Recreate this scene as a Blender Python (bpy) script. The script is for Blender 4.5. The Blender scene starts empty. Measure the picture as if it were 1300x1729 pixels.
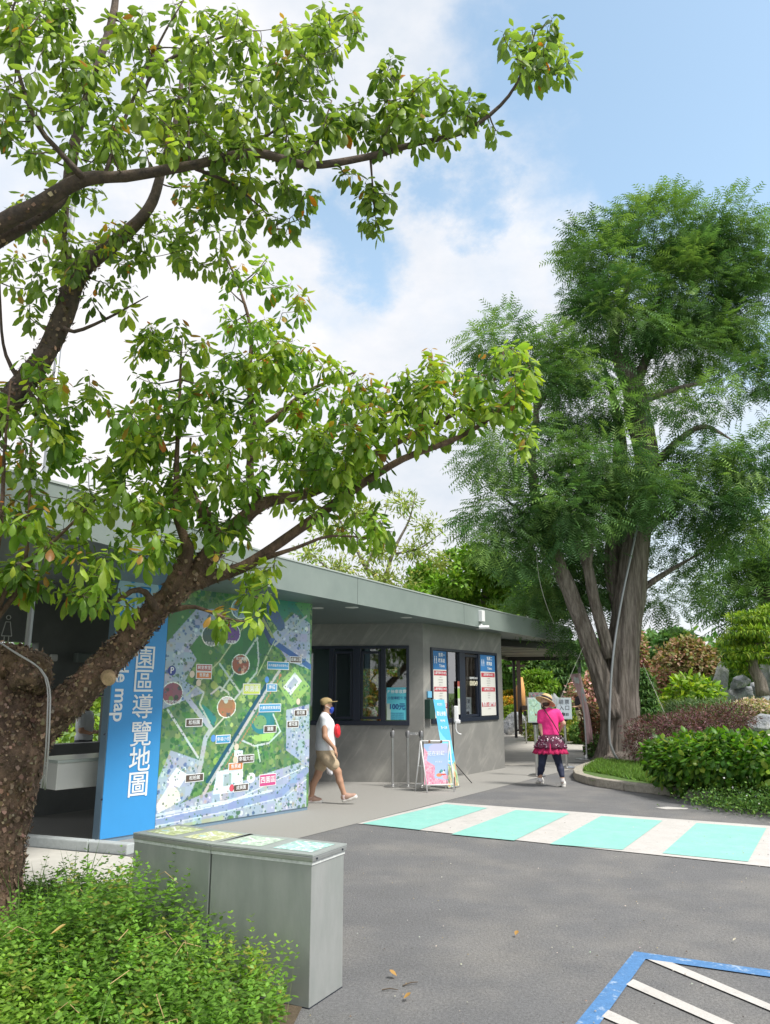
import bpy, math, random
import numpy as np
from mathutils import Vector, Matrix, noise
random.seed(7); rng = np.random.default_rng(7)
R = math.radians
scene = bpy.context.scene
col = scene.collection

# ---------------------------------------------------------------- camera, world, sun, exposure
F = 1300.0; PITCH = math.atan(303.5 / F); CP, SP = math.cos(PITCH), math.sin(PITCH); EYE = 1.65
cam = bpy.data.cameras.new('camera'); cam.sensor_fit = 'VERTICAL'; cam.sensor_height = 24.0
cam.lens = F / 1729 * 24; cam.clip_start = 0.05; cam.clip_end = 2000
cam_o = bpy.data.objects.new('camera', cam); col.objects.link(cam_o)
cam_o.location = (0, 0, EYE); cam_o.rotation_euler = (math.pi / 2 + PITCH, 0, 0)
scene.camera = cam_o
scene.view_settings.view_transform = 'Standard'; scene.view_settings.look = 'None'
scene.view_settings.gamma = 1.0; scene.view_settings.use_curve_mapping = False
scene.view_settings.exposure = 0.86
SUN_EL, SUN_AZ = R(56), R(126)          # azimuth from +Y clockwise: behind the camera, to its right
sun = bpy.data.lights.new('sun', 'SUN'); sun.energy = 2.7; sun.angle = R(13); sun.color = (1.0, 0.955, 0.88)
sun_o = bpy.data.objects.new('sun', sun); col.objects.link(sun_o)
sd = Vector((math.sin(SUN_AZ) * math.cos(SUN_EL), math.cos(SUN_AZ) * math.cos(SUN_EL), math.sin(SUN_EL)))
sun_o.rotation_euler = sd.to_track_quat('Z', 'Y').to_euler(); sun_o.location = (0, 0, 30)


def ray(x, y):
    u = (x - 650) / F; v = (864.5 - y) / F
    return (u, CP - v * SP, SP + v * CP)


def P(x, y, Y):
    """world point seen at photo position x, y and standing Y metres in front of the camera"""
    r = ray(x, y); k = Y / r[1]
    return Vector((r[0] * k, Y, EYE + r[2] * k))


def G(x, y, z=0.0):
    r = ray(x, y); k = (z - EYE) / r[2]
    return Vector((r[0] * k, r[1] * k, z))


def V(x, y, p, ang):
    a = R(ang); dx, dy = math.sin(a), math.cos(a)
    r = ray(x, y); k = (p[0] * dy - p[1] * dx) / (r[0] * dy - r[1] * dx)
    return Vector((r[0] * k, r[1] * k, EYE + r[2] * k))


world = bpy.data.worlds.new('World'); scene.world = world; world.use_nodes = True
wn = world.node_tree.nodes; wl = world.node_tree.links; wn.clear()
out = wn.new('ShaderNodeOutputWorld'); bg = wn.new('ShaderNodeBackground'); wl.new(bg.outputs[0], out.inputs[0])
sky = wn.new('ShaderNodeTexSky'); sky.sky_type = 'NISHITA'; sky.sun_disc = False
sky.sun_elevation = SUN_EL; sky.sun_rotation = SUN_AZ; sky.air_density = 1.0; sky.dust_density = 1.2; sky.ozone_density = 1.4
bg.inputs['Strength'].default_value = 0.14
tc = wn.new('ShaderNodeTexCoord')


def wmath(op, a, b=None, c=None, clamp=False):
    n = wn.new('ShaderNodeMath'); n.operation = op; n.use_clamp = clamp
    for i, v in enumerate((a, b, c)):
        if v is None: continue
        if isinstance(v, (int, float)): n.inputs[i].default_value = v
        else: wl.new(v, n.inputs[i])
    return n.outputs[0]


def wnoise(scale, detail, rough, off=(0, 0, 0), sc=(1, 1, 1)):
    mp = wn.new('ShaderNodeMapping'); mp.inputs['Location'].default_value = off; mp.inputs['Scale'].default_value = sc
    wl.new(tc.outputs['Generated'], mp.inputs['Vector'])
    n = wn.new('ShaderNodeTexNoise'); n.inputs['Scale'].default_value = scale
    n.inputs['Detail'].default_value = detail; n.inputs['Roughness'].default_value = rough
    wl.new(mp.outputs[0], n.inputs['Vector']); return n


nz = wnoise(4.2, 9, 0.62, (3.1, 1.7, 0.4), (1, 1, 1.4))
sub = wn.new('ShaderNodeVectorMath'); sub.operation = 'SUBTRACT'; wl.new(nz.outputs['Color'], sub.inputs[0]); sub.inputs[1].default_value = (.5, .5, .5)
scl = wn.new('ShaderNodeVectorMath'); scl.operation = 'SCALE'; wl.new(sub.outputs[0], scl.inputs[0]); scl.inputs['Scale'].default_value = 0.42
addv = wn.new('ShaderNodeVectorMath'); addv.operation = 'ADD'; wl.new(tc.outputs['Generated'], addv.inputs[0]); wl.new(scl.outputs[0], addv.inputs[1])
# patches of open sky between the clouds: direction, angular radius, softness
gap = None
for px, py, rad, soft, amt in ((1150, 120, .22, .13, 1), (1010, 200, .12, .12, .95), (800, 330, .06, .06, .95), (560, 395, .08, .07, .95), (1290, 590, .10, .10, .75),
                               (860, 150, .06, .08, .7), (520, 520, .06, .08, .35), (60, 250, .08, .1, .4), (1250, 900, .12, .1, .35)):
    d = Vector(ray(px, py)).normalized()
    dist = wn.new('ShaderNodeVectorMath'); dist.operation = 'DISTANCE'; wl.new(addv.outputs[0], dist.inputs[0]); dist.inputs[1].default_value = d
    mr = wn.new('ShaderNodeMapRange'); mr.interpolation_type = 'SMOOTHSTEP'
    mr.inputs['From Min'].default_value = rad + soft * .55; mr.inputs['From Max'].default_value = max(rad - soft * .6, 0.0)
    mr.inputs['To Min'].default_value = 0; mr.inputs['To Max'].default_value = amt
    wl.new(dist.outputs['Value'], mr.inputs['Value'])
    gap = mr.outputs[0] if gap is None else wmath('MAXIMUM', gap, mr.outputs[0])
# elsewhere (never in the photo) ordinary broken cloud
nb = wnoise(2.0, 7, .6, (7, 2, 5))
mrb = wn.new('ShaderNodeMapRange'); mrb.inputs['From Min'].default_value = .55; mrb.inputs['From Max'].default_value = .72; mrb.inputs['To Max'].default_value = .6
wl.new(nb.outputs['Fac'], mrb.inputs['Value'])
gap = wmath('MAXIMUM', gap, wmath('MULTIPLY', mrb.outputs[0], .5))
shade = wnoise(2.6, 7, .62, (1, 5, 2), (1, 1, 1.8))
cr = wn.new('ShaderNodeValToRGB'); wl.new(shade.outputs['Fac'], cr.inputs[0])
cr.color_ramp.elements[0].position = .34; cr.color_ramp.elements[0].color = (3.05, 3.3, 3.65, 1)
cr.color_ramp.elements[1].position = .62; cr.color_ramp.elements[1].color = (4.25, 4.17, 4.2, 1)
hsv = wn.new('ShaderNodeHueSaturation'); hsv.inputs['Hue'].default_value = .48; hsv.inputs['Saturation'].default_value = .82; hsv.inputs['Value'].default_value = 1.2
wl.new(sky.outputs[0], hsv.inputs['Color'])
mx = wn.new('ShaderNodeMix'); mx.data_type = 'RGBA'; wl.new(gap, mx.inputs['Factor'])
wl.new(cr.outputs[0], mx.inputs['A']); wl.new(hsv.outputs[0], mx.inputs['B'])
wl.new(mx.outputs['Result'], bg.inputs['Color'])

# ---------------------------------------------------------------- materials
MATS = {}


def mat(name, color=(.5, .5, .5), rough=.6, metal=0.0, var=0.0, vscale=8.0, bump=0.0, bscale=40.0, attr=False, transl=0.0,
        spec=.5, alpha=1.0, trans=0.0, color2=None, stretch=(1, 1, 1), detail=5, c2lo=.4, c2hi=.65, emis=None, bdist=.02, spk=0.0, spks=45.0, wear=0.0, wcol=(.2, .2, .2)):
    if name in MATS: return MATS[name]
    m = bpy.data.materials.new(name); MATS[name] = m; m.use_nodes = True
    n = m.node_tree.nodes; l = m.node_tree.links; b = n['Principled BSDF']; o = n['Material Output']
    b.inputs['Roughness'].default_value = rough; b.inputs['Metallic'].default_value = metal
    b.inputs['Specular IOR Level'].default_value = spec; b.inputs['Transmission Weight'].default_value = trans
    b.inputs['Alpha'].default_value = alpha
    co = n.new('ShaderNodeTexCoord'); mp = n.new('ShaderNodeMapping'); mp.inputs['Scale'].default_value = stretch
    l.new(co.outputs['Object'], mp.inputs['Vector'])
    if attr:
        a = n.new('ShaderNodeAttribute'); a.attribute_name = 'Col'; c = a.outputs['Color']
    else:
        r = n.new('ShaderNodeRGB'); r.outputs[0].default_value = (*color, 1); c = r.outputs[0]
    if color2 is not None:
        t = n.new('ShaderNodeTexNoise'); t.inputs['Scale'].default_value = vscale; t.inputs['Detail'].default_value = detail; t.inputs['Roughness'].default_value = .6
        l.new(mp.outputs[0], t.inputs['Vector'])
        k = n.new('ShaderNodeMapRange'); k.inputs['From Min'].default_value = c2lo; k.inputs['From Max'].default_value = c2hi; l.new(t.outputs['Fac'], k.inputs['Value'])
        x = n.new('ShaderNodeMix'); x.data_type = 'RGBA'; l.new(k.outputs[0], x.inputs['Factor']); l.new(c, x.inputs['A']); x.inputs['B'].default_value = (*color2, 1)
        c = x.outputs['Result']
    if var:
        t = n.new('ShaderNodeTexNoise'); t.inputs['Scale'].default_value = vscale * 2.3; t.inputs['Detail'].default_value = 6; t.inputs['Roughness'].default_value = .65
        l.new(mp.outputs[0], t.inputs['Vector'])
        k = n.new('ShaderNodeMapRange'); k.inputs['From Min'].default_value = .25; k.inputs['From Max'].default_value = .75
        k.inputs['To Min'].default_value = 1 - var; k.inputs['To Max'].default_value = 1 + var; l.new(t.outputs['Fac'], k.inputs['Value'])
        x = n.new('ShaderNodeMix'); x.data_type = 'RGBA'; x.blend_type = 'MULTIPLY'; x.inputs['Factor'].default_value = 1
        l.new(c, x.inputs['A']); l.new(k.outputs[0], x.inputs['B']); c = x.outputs['Result']
    if spk:      # fine stone grain
        t = n.new('ShaderNodeTexNoise'); t.inputs['Scale'].default_value = spks; t.inputs['Detail'].default_value = 3; t.inputs['Roughness'].default_value = .8
        l.new(mp.outputs[0], t.inputs['Vector']); k = n.new('ShaderNodeMapRange'); k.inputs['From Min'].default_value = .35; k.inputs['From Max'].default_value = .65
        k.inputs['To Min'].default_value = 1 - spk; k.inputs['To Max'].default_value = 1 + spk; l.new(t.outputs['Fac'], k.inputs['Value'])
        x = n.new('ShaderNodeMix'); x.data_type = 'RGBA'; x.blend_type = 'MULTIPLY'; x.inputs['Factor'].default_value = 1; l.new(c, x.inputs['A']); l.new(k.outputs[0], x.inputs['B']); c = x.outputs['Result']
    if wear:     # chips and scuffs showing what lies underneath
        t = n.new('ShaderNodeTexNoise'); t.inputs['Scale'].default_value = 9; t.inputs['Detail'].default_value = 12; t.inputs['Roughness'].default_value = .78
        l.new(mp.outputs[0], t.inputs['Vector']); k = n.new('ShaderNodeMapRange'); k.inputs['From Min'].default_value = .60 - wear * .1; k.inputs['From Max'].default_value = .66; k.inputs['To Max'].default_value = .85; l.new(t.outputs['Fac'], k.inputs['Value'])
        x = n.new('ShaderNodeMix'); x.data_type = 'RGBA'; l.new(k.outputs[0], x.inputs['Factor']); l.new(c, x.inputs['A']); x.inputs['B'].default_value = (*wcol, 1); c = x.outputs['Result']
    l.new(c, b.inputs['Base Color'])
    if bump:
        t = n.new('ShaderNodeTexNoise'); t.inputs['Scale'].default_value = bscale; t.inputs['Detail'].default_value = 6; t.inputs['Roughness'].default_value = .65
        l.new(mp.outputs[0], t.inputs['Vector'])
        bp = n.new('ShaderNodeBump'); bp.inputs['Strength'].default_value = bump; bp.inputs['Distance'].default_value = bdist
        l.new(t.outputs['Fac'], bp.inputs['Height']); l.new(bp.outputs[0], b.inputs['Normal'])
    if transl:
        tr = n.new('ShaderNodeBsdfTranslucent')
        g = n.new('ShaderNodeMix'); g.data_type = 'RGBA'; g.blend_type = 'MULTIPLY'; g.inputs['Factor'].default_value = 1
        l.new(c, g.inputs['A']); g.inputs['B'].default_value = (1.25, 1.3, .55, 1); l.new(g.outputs['Result'], tr.inputs['Color'])
        ms = n.new('ShaderNodeMixShader'); ms.inputs[0].default_value = transl
        l.new(b.outputs[0], ms.inputs[1]); l.new(tr.outputs[0], ms.inputs[2]); l.new(ms.outputs[0], o.inputs['Surface'])
    return m


def glass(name, tint=(.55, .62, .6), refl=.16):
    if name in MATS: return MATS[name]
    m = bpy.data.materials.new(name); MATS[name] = m; m.use_nodes = True
    n = m.node_tree.nodes; l = m.node_tree.links; n.clear()
    o = n.new('ShaderNodeOutputMaterial'); t = n.new('ShaderNodeBsdfTransparent'); t.inputs[0].default_value = (*tint, 1)
    g = n.new('ShaderNodeBsdfGlossy'); g.inputs['Roughness'].default_value = .02
    f = n.new('ShaderNodeFresnel'); f.inputs['IOR'].default_value = 1.5
    a = n.new('ShaderNodeMath'); a.operation = 'ADD'; a.inputs[1].default_value = refl; l.new(f.outputs[0], a.inputs[0])
    x = n.new('ShaderNodeMixShader'); l.new(a.outputs[0], x.inputs[0]); l.new(t.outputs[0], x.inputs[1]); l.new(g.outputs[0], x.inputs[2])
    l.new(x.outputs[0], o.inputs[0]); return m


# ---------------------------------------------------------------- object helpers
def tag(o, label=None, cat=None, group=None, kind=None):
    if label: o['label'] = label
    if cat: o['category'] = cat
    if group: o['group'] = group
    if kind: o['kind'] = kind
    return o


def thing(name, label, cat, loc=(0, 0, 0), group=None):
    o = bpy.data.objects.new(name, None); col.objects.link(o); o.location = loc; o.empty_display_size = .2
    return tag(o, label, cat, group)


def world_loc(o):
    v = Vector(o.location)
    while o.parent is not None:
        o = o.parent; v = v + Vector(o.location)
    return v


def link(name, me, m, parent=None, smooth=False, angle=None):
    """link a mesh whose vertices are in world coordinates; its origin goes to its own base"""
    o = bpy.data.objects.new(name, me); col.objects.link(o)
    if m is not None: me.materials.append(m)
    n = len(me.vertices)
    co = np.empty(n * 3, np.float32); me.vertices.foreach_get('co', co); co = co.reshape(-1, 3)
    c = np.array([(co[:, 0].min() + co[:, 0].max()) / 2, (co[:, 1].min() + co[:, 1].max()) / 2, co[:, 2].min()])
    co -= c; me.vertices.foreach_set('co', co.ravel()); me.update()
    p = world_loc(parent) if parent is not None else Vector((0, 0, 0))
    if parent is not None: o.parent = parent
    o.location = Vector(c) - p
    if smooth: me.polygons.foreach_set('use_smooth', [True] * len(me.polygons))
    if angle:
        try: me.set_sharp_from_angle(angle=R(angle))
        except Exception: pass
    return o


def arr_mesh(name, V_, F_, cols=None, fcols=None):
    """fast mesh from arrays; F_ (m,k) all the same k"""
    V_ = np.asarray(V_, np.float32); F_ = np.asarray(F_, np.int32); m_, k = F_.shape
    me = bpy.data.meshes.new(name); me.vertices.add(len(V_)); me.vertices.foreach_set('co', V_.ravel())
    me.loops.add(m_ * k); me.loops.foreach_set('vertex_index', F_.ravel())
    me.polygons.add(m_); me.polygons.foreach_set('loop_start', np.arange(0, m_ * k, k, dtype=np.int32))
    try: me.polygons.foreach_set('loop_total', np.full(m_, k, np.int32))
    except Exception: pass
    me.update(calc_edges=True)
    if cols is not None:
        c = np.ones((len(V_), 4), np.float32); c[:, :3] = cols
        at = me.attributes.new('Col', 'FLOAT_COLOR', 'POINT'); at.data.foreach_set('color', c.ravel())
    if fcols is not None:
        c = np.ones((m_, 4), np.float32); c[:, :3] = fcols
        at = me.attributes.new('Col', 'FLOAT_COLOR', 'FACE'); at.data.foreach_set('color', c.ravel())
    return me


class MB:
    def __init__(s): s.v = []; s.f = []; s.c = []

    def add(s, vs, fs, c=None):
        n = len(s.v); s.v += [tuple(p) for p in vs]; s.f += [tuple(i + n for i in q) for q in fs]
        s.c += [c or (1, 1, 1)] * len(vs); return s

    def box(s, c, size, rot=0.0, tilt=None, col_=None):
        """c = centre of the box; rot = heading, x axis turned by rot about z"""
        hx, hy, hz = size[0] / 2, size[1] / 2, size[2] / 2
        M = Matrix.Rotation(rot, 3, 'Z')
        if tilt is not None: M = tilt
        vs = [Vector(c) + M @ Vector((x * hx, y * hy, z * hz)) for x in (-1, 1) for y in (-1, 1) for z in (-1, 1)]
        return s.add(vs, [(0, 1, 3, 2), (4, 6, 7, 5), (0, 4, 5, 1), (2, 3, 7, 6), (0, 2, 6, 4), (1, 5, 7, 3)], col_)

    def slab(s, p0, p1, z0, z1, off0=0.0, off1=.1, col_=None):
        """upright wall piece along the ground line p0-p1, from off0 to off1 behind it (left of the direction is +)"""
        p0 = Vector((p0[0], p0[1], 0)); p1 = Vector((p1[0], p1[1], 0)); d = (p1 - p0).normalized(); n = Vector((-d.y, d.x, 0))
        a, b = p0 + n * off0, p1 + n * off0; c, e = p1 + n * off1, p0 + n * off1
        z0 = z0 if hasattr(z0, '__len__') else (z0, z0); z1 = z1 if hasattr(z1, '__len__') else (z1, z1)
        vs = [(a.x, a.y, z0[0]), (b.x, b.y, z0[1]), (c.x, c.y, z0[1]), (e.x, e.y, z0[0]), (a.x, a.y, z1[0]), (b.x, b.y, z1[1]), (c.x, c.y, z1[1]), (e.x, e.y, z1[0])]
        return s.add(vs, [(0, 3, 2, 1), (4, 5, 6, 7), (0, 1, 5, 4), (1, 2, 6, 5), (2, 3, 7, 6), (3, 0, 4, 7)], col_)

    def prism(s, poly, z0, z1, col_=None):
        n = len(poly); vs = [(p[0], p[1], z0) for p in poly] + [(p[0], p[1], z1) for p in poly]
        return s.add(vs, [tuple(range(n - 1, -1, -1)), tuple(range(n, 2 * n))] + [(i, (i + 1) % n, n + (i + 1) % n, n + i) for i in range(n)], col_)

    def tube(s, pts, rad, seg=8, col_=None, cap=True):
        pts = [Vector(p) for p in pts]; rad = rad if hasattr(rad, '__len__') else [rad] * len(pts)
        vs, fs = tube_geo(pts, rad, seg, cap); return s.add(vs, fs, col_)

    def lathe(s, prof, c=(0, 0, 0), seg=20, col_=None):
        vs = []; n = len(prof)
        for r, z in prof:
            for k in range(seg):
                a = 2 * math.pi * k / seg; vs.append((c[0] + r * math.cos(a), c[1] + r * math.sin(a), c[2] + z))
        fs = [(i * seg + k, i * seg + (k + 1) % seg, (i + 1) * seg + (k + 1) % seg, (i + 1) * seg + k) for i in range(n - 1) for k in range(seg)]
        fs += [tuple(range(seg - 1, -1, -1)), tuple((n - 1) * seg + k for k in range(seg))]
        return s.add(vs, fs, col_)

    def quad(s, a, b, c, d, col_=None): return s.add([a, b, c, d], [(0, 1, 2, 3)], col_)

    def build(s, name, m, parent=None, smooth=False, bevel=0, angle=None):
        me = bpy.data.meshes.new(name); me.from_pydata(s.v, [], s.f); me.update()
        at = me.attributes.new('Col', 'FLOAT_COLOR', 'POINT')
        at.data.foreach_set('color', np.c_[np.array(s.c, np.float32), np.ones(len(s.c), np.float32)].ravel())
        o = link(name, me, m, parent, smooth, angle)
        if bevel:
            md = o.modifiers.new('b', 'BEVEL'); md.width = bevel; md.segments = 2; md.limit_method = 'ANGLE'
        return o


def tube_geo(pts, rad, seg=8, cap=True, wob=0.0, wscale=3.0, ridge=0.0):
    vs = []; n = len(pts); up = Vector((0.13, .21, 1)).normalized(); prev = None
    for i, p in enumerate(pts):
        t = (pts[min(i + 1, n - 1)] - pts[max(i - 1, 0)])
        if t.length < 1e-9: t = Vector((0, 0, 1))
        t.normalize()
        x = prev - t * prev.dot(t) if prev is not None else t.cross(Vector((0, 1, .17)))
        if x.length < 1e-4: x = t.cross(up)
        x.normalize(); y = t.cross(x); prev = x
        for k in range(seg):
            a = 2 * math.pi * k / seg; d = x * math.cos(a) + y * math.sin(a); r = rad[i]
            if wob: r *= 1 + wob * (noise.noise((p + d * rad[i]) * wscale) + .5 * noise.noise((p + d * rad[i]) * wscale * 3.1) + .38 * noise.noise((p + d * rad[i]) * wscale * 8.3))
            if ridge:
                q = p + d * rad[i]
                r *= 1 + ridge * noise.noise(Vector((d.x * 5.5, d.y * 5.5, q.z * .55))) + ridge * .6 * noise.noise(Vector((d.x * 13, d.y * 13, q.z * 1.3)))
            vs.append(p + d * r)
    fs = [(i * seg + k, i * seg + (k + 1) % seg, (i + 1) * seg + (k + 1) % seg, (i + 1) * seg + k) for i in range(n - 1) for k in range(seg)]
    if cap: fs += [tuple(range(seg - 1, -1, -1)), tuple((n - 1) * seg + k for k in range(seg))]
    return vs, fs


def smooth_path(pts, rad, step=.12):
    """Catmull-Rom through the points, radii interpolated"""
    pts = [Vector(p) for p in pts]; P_ = [pts[0] * 2 - pts[1]] + pts + [pts[-1] * 2 - pts[-2]]; op, orr = [], []
    for i in range(len(pts) - 1):
        a, b, c, d = P_[i:i + 4]; k = max(2, int((c - b).length / step))
        for j in range(k):
            t = j / k
            op.append(.5 * ((2 * b) + (c - a) * t + (2 * a - 5 * b + 4 * c - d) * t * t + (3 * b - a - 3 * c + d) * t ** 3)); orr.append(rad[i] * (1 - t) + rad[i + 1] * t)
    return op + [pts[-1]], orr + [rad[-1]]


def unit(v): return v / np.maximum(np.linalg.norm(v, axis=-1, keepdims=True), 1e-9)


def stamp(tv, tf, pos, ydir, zdir, size, wid=None):
    """copies of a template (y = along, z = up) at pos with frames; returns V, F"""
    pos = np.asarray(pos); y = unit(np.asarray(ydir)); z = np.asarray(zdir); x = unit(np.cross(y, z)); z = np.cross(x, y)
    n = len(pos); size = np.broadcast_to(size, (n,)); wid = size if wid is None else np.broadcast_to(wid, (n,))
    V_ = pos[:, None] + tv[None, :, 0:1] * x[:, None] * wid[:, None, None] + tv[None, :, 1:2] * y[:, None] * size[:, None, None] + tv[None, :, 2:3] * z[:, None] * size[:, None, None]
    F_ = tf[None] + (np.arange(n) * len(tv))[:, None, None]
    return V_.reshape(-1, 3), F_.reshape(-1, tf.shape[1])


def leaf_tpl(droop=.3, w=.26, side=.08, seg=4, tip=1.25):
    vs = []; L = []
    ts = [i / seg for i in range(seg + 1)]
    for t in ts: vs.append((0, t, -droop * t * t))
    for s_ in (-1, 1):
        for t in ts[1:-1]:
            ww = w * math.sin(math.pi * t ** tip) ** .8; vs.append((s_ * ww, t, -droop * t * t - side * (ww / w)))
    fs = []
    for s_, o in ((0, seg + 1), (1, 2 * seg)):
        q = [0] + [o + i for i in range(seg - 1)] + [seg]
        for i in range(seg):
            a, b, c, d = i, i + 1, q[i + 1], q[i]
            tri = []
            if i == 0: tri = [(a, b, c)]
            elif i == seg - 1: tri = [(a, b, d)]
            else: tri = [(a, b, c), (a, c, d)]
            fs += tri if s_ == 0 else [t[::-1] for t in tri]
    return np.array(vs), np.array(fs)


def flat_leaf(w=.3, fold=.08, droop=.1):
    return np.array([(0, 0, 0), (w, .45, fold), (0, 1, -droop), (-w, .45, fold), (0, .5, 0)]), np.array([(0, 1, 4), (1, 2, 4), (2, 3, 4), (3, 0, 4)])


def rand_dirs(n):
    v = rng.normal(size=(n, 3)); return unit(v)


def foliage(name, tpl, pos, ydir, zdir, size, colors, m, parent=None, group_by=None):
    tv, tf = tpl; V_, F_ = stamp(tv, tf, pos, ydir, zdir, size)
    me = arr_mesh(name, V_, F_, cols=np.repeat(np.asarray(colors, np.float32), len(tv), axis=0))
    return link(name, me, m, parent, smooth=True)


def palette(n, cols, jitter=.18):
    c = np.array(cols)[rng.integers(0, len(cols), n)]
    return np.clip(c * (1 + rng.normal(0, jitter, (n, 1))) * (1 + rng.normal(0, jitter * .35, (n, 3))), .002, 1)


def grid_poly(name, poly, z, m, parent=None):
    me = bpy.data.meshes.new(name); me.from_pydata([(p[0], p[1], z) for p in poly], [], [tuple(range(len(poly)))]); me.update()
    if me.polygons[0].normal.z < 0: me.flip_normals()
    return link(name, me, m, parent)


def text_mesh(name, s, o, xd, yd, size, m, parent=None, align='CENTER', bold=0.0, wsx=1.0, thick=.0):
    """flat lettering on the plane spanned by xd (reading direction) and yd (up), centred on o"""
    cu = bpy.data.curves.new(name, 'FONT'); cu.body = s; cu.size = size; cu.align_x = align; cu.align_y = 'CENTER'; cu.offset = bold * size
    cu.resolution_u = 3; cu.space_line = 1.0; cu.extrude = thick
    t = bpy.data.objects.new(name, cu); col.objects.link(t)
    bpy.context.view_layer.update(); dg = bpy.context.evaluated_depsgraph_get()
    me = bpy.data.meshes.new_from_object(t.evaluated_get(dg)); bpy.data.objects.remove(t); bpy.data.curves.remove(cu)
    xd = Vector(xd).normalized(); yd = Vector(yd).normalized(); zd = xd.cross(yd)
    n = len(me.vertices)
    if n == 0: return None
    me.materials.clear()
    co = np.empty(n * 3, np.float32); me.vertices.foreach_get('co', co); co = co.reshape(-1, 3)
    w = np.array(o)[None] + co[:, 0:1] * wsx * np.array(xd)[None] + co[:, 1:2] * np.array(yd)[None] + co[:, 2:3] * np.array(zd)[None]
    me.vertices.foreach_set('co', w.astype(np.float32).ravel()); me.update()
    return link(name, me, m, parent)


# ---------------------------------------------------------------- printed pictures (maps, posters) as fine coloured meshes
class Print:
    def __init__(s, w, h, base=(1, 1, 1)):
        s.w, s.h = w, h; s.a = np.ones((h, w, 3)) * np.array(base); s.X, s.Y = np.meshgrid((np.arange(w) + .5) / w, (np.arange(h) + .5) / h)

    def mask(s, poly):
        X, Y = s.X, s.Y; ins = np.zeros(X.shape, bool); n = len(poly)
        for i in range(n):
            x0, y0 = poly[i]; x1, y1 = poly[(i + 1) % n]
            if y0 == y1: continue
            c = ((y0 > Y) != (y1 > Y)) & (X < (x1 - x0) * (Y - y0) / (y1 - y0) + x0); ins ^= c
        return ins

    def paint(s, mk, c, a=1.0): s.a[mk] = s.a[mk] * (1 - a) + np.array(c) * a

    def poly(s, poly, c, a=1.0): s.paint(s.mask(poly), c, a)

    def line(s, pts, w, c, asp=1.0):
        for (x0, y0), (x1, y1) in zip(pts[:-1], pts[1:]):
            dx, dy = (x1 - x0) * asp, y1 - y0; L2 = dx * dx + dy * dy + 1e-12
            t = np.clip(((s.X - x0) * asp * dx + (s.Y - y0) * dy) / L2, 0, 1)
            s.paint(np.hypot((s.X - x0) * asp - t * dx, s.Y - y0 - t * dy) < w, c)

    def disc(s, x, y, rx, ry, c, a=1.0): s.paint(((s.X - x) / rx) ** 2 + ((s.Y - y) / ry) ** 2 < 1, c, a)

    def grain(s, n, cols, lo, hi, mk=None, asp=1.0):
        for _ in range(n):
            x, y = rng.random(), rng.random()
            if mk is not None and not mk[min(int(y * s.h), s.h - 1), min(int(x * s.w), s.w - 1)]: continue
            r = rng.uniform(lo, hi); m_ = ((s.X - x) * asp / r) ** 2 + ((s.Y - y) / r) ** 2 < 1
            if mk is not None: m_ &= mk
            s.paint(m_, np.array(cols[rng.integers(len(cols))]) * rng.uniform(.8, 1.2), .85)

    def build(s, name, o, xv, yv, m, parent=None):
        """o = top-left corner, xv / yv = full width and full height vectors (yv points down)"""
        o, xv, yv = np.array(o), np.array(xv), np.array(yv); gx, gy = np.meshgrid(np.linspace(0, 1, s.w), np.linspace(0, 1, s.h))
        V_ = o + gx[..., None] * xv + gy[..., None] * yv; V_ = V_.reshape(-1, 3)
        i = np.arange(s.w * s.h).reshape(s.h, s.w)
        F_ = np.stack([i[:-1, :-1], i[1:, :-1], i[1:, 1:], i[:-1, 1:]], -1).reshape(-1, 4)
        me = arr_mesh(name, V_, F_, cols=np.clip(s.a, 0, 1).reshape(-1, 3)); return link(name, me, m, parent)

# ================================================================ THE SETTING
M_asph = mat('asphalt', (.152, .154, .160), .92, var=.10, vscale=.9, color2=(.225, .218, .208), c2lo=.45, c2hi=.72, bump=.8, bscale=60, bdist=.02, detail=10, spk=.22, spks=48)
M_conc = mat('washed_aggregate', (.33, .325, .305), .9, var=.22, vscale=55, color2=(.25, .245, .235), c2lo=.3, c2hi=.75, bump=.35, bscale=120, detail=3)
M_path = mat('garden_path_concrete', (.50, .48, .44), .9, var=.08, vscale=2.0, color2=(.40, .385, .36), c2lo=.35, c2hi=.7, bump=.15, bscale=60)
M_grass = mat('lawn_green', (.075, .15, .03), .9, var=.3, vscale=6, color2=(.12, .20, .04), bump=.5, bscale=60)
M_soil = mat('soil', (.10, .075, .05), .95, var=.3, vscale=10, bump=.8, bscale=30)
grid_poly('ground', [(-700, -60), (700, -60), (700, 900), (-700, 900)], -.03, M_grass)['kind'] = 'structure'
grid_poly('asphalt_road', [(-14, -8), (26, -8), (26, 6.5), (9.5, 9.0), (6.2, 12.4), (6.2, 22), (4.2, 22), (-1.2, 15), (-6, 10.5), (-14, 10.5)], 0, M_asph)['kind'] = 'structure'
CONC = [(-14, 9.7), (-3.96, 9.17), (-2.62, 8.66), (-1.85, 8.15), (-.80, 9.83), (.93, 12.62), (3.72, 17.1), (5.05, 19.23), (5.6, 20.6), (5.6, 24), (-14, 24)]
grid_poly('paving', CONC, .004, M_conc)['kind'] = 'structure'
grid_poly('garden_path', [(2.9, 18.4), (5.2, 19.6), (5.9, 21.0), (7.2, 25.6), (8.6, 27.2), (11, 28), (9.5, 33.6), (3.5, 34.4), (-1.5, 33), (-1.5, 24)], .010, M_path)['kind'] = 'structure'
grid_poly('concrete_strip', [(-9, 8.9), (-3.96, 9.02), (-2.66, 8.5), (-1.9, 8.0), (-1.75, 7.4), (-2.6, 7.3), (-9, 7.3)], .006, mat('pale_concrete', (.55, .54, .50), .9, var=.1, vscale=3))['kind'] = 'structure'
mb = MB()
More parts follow.
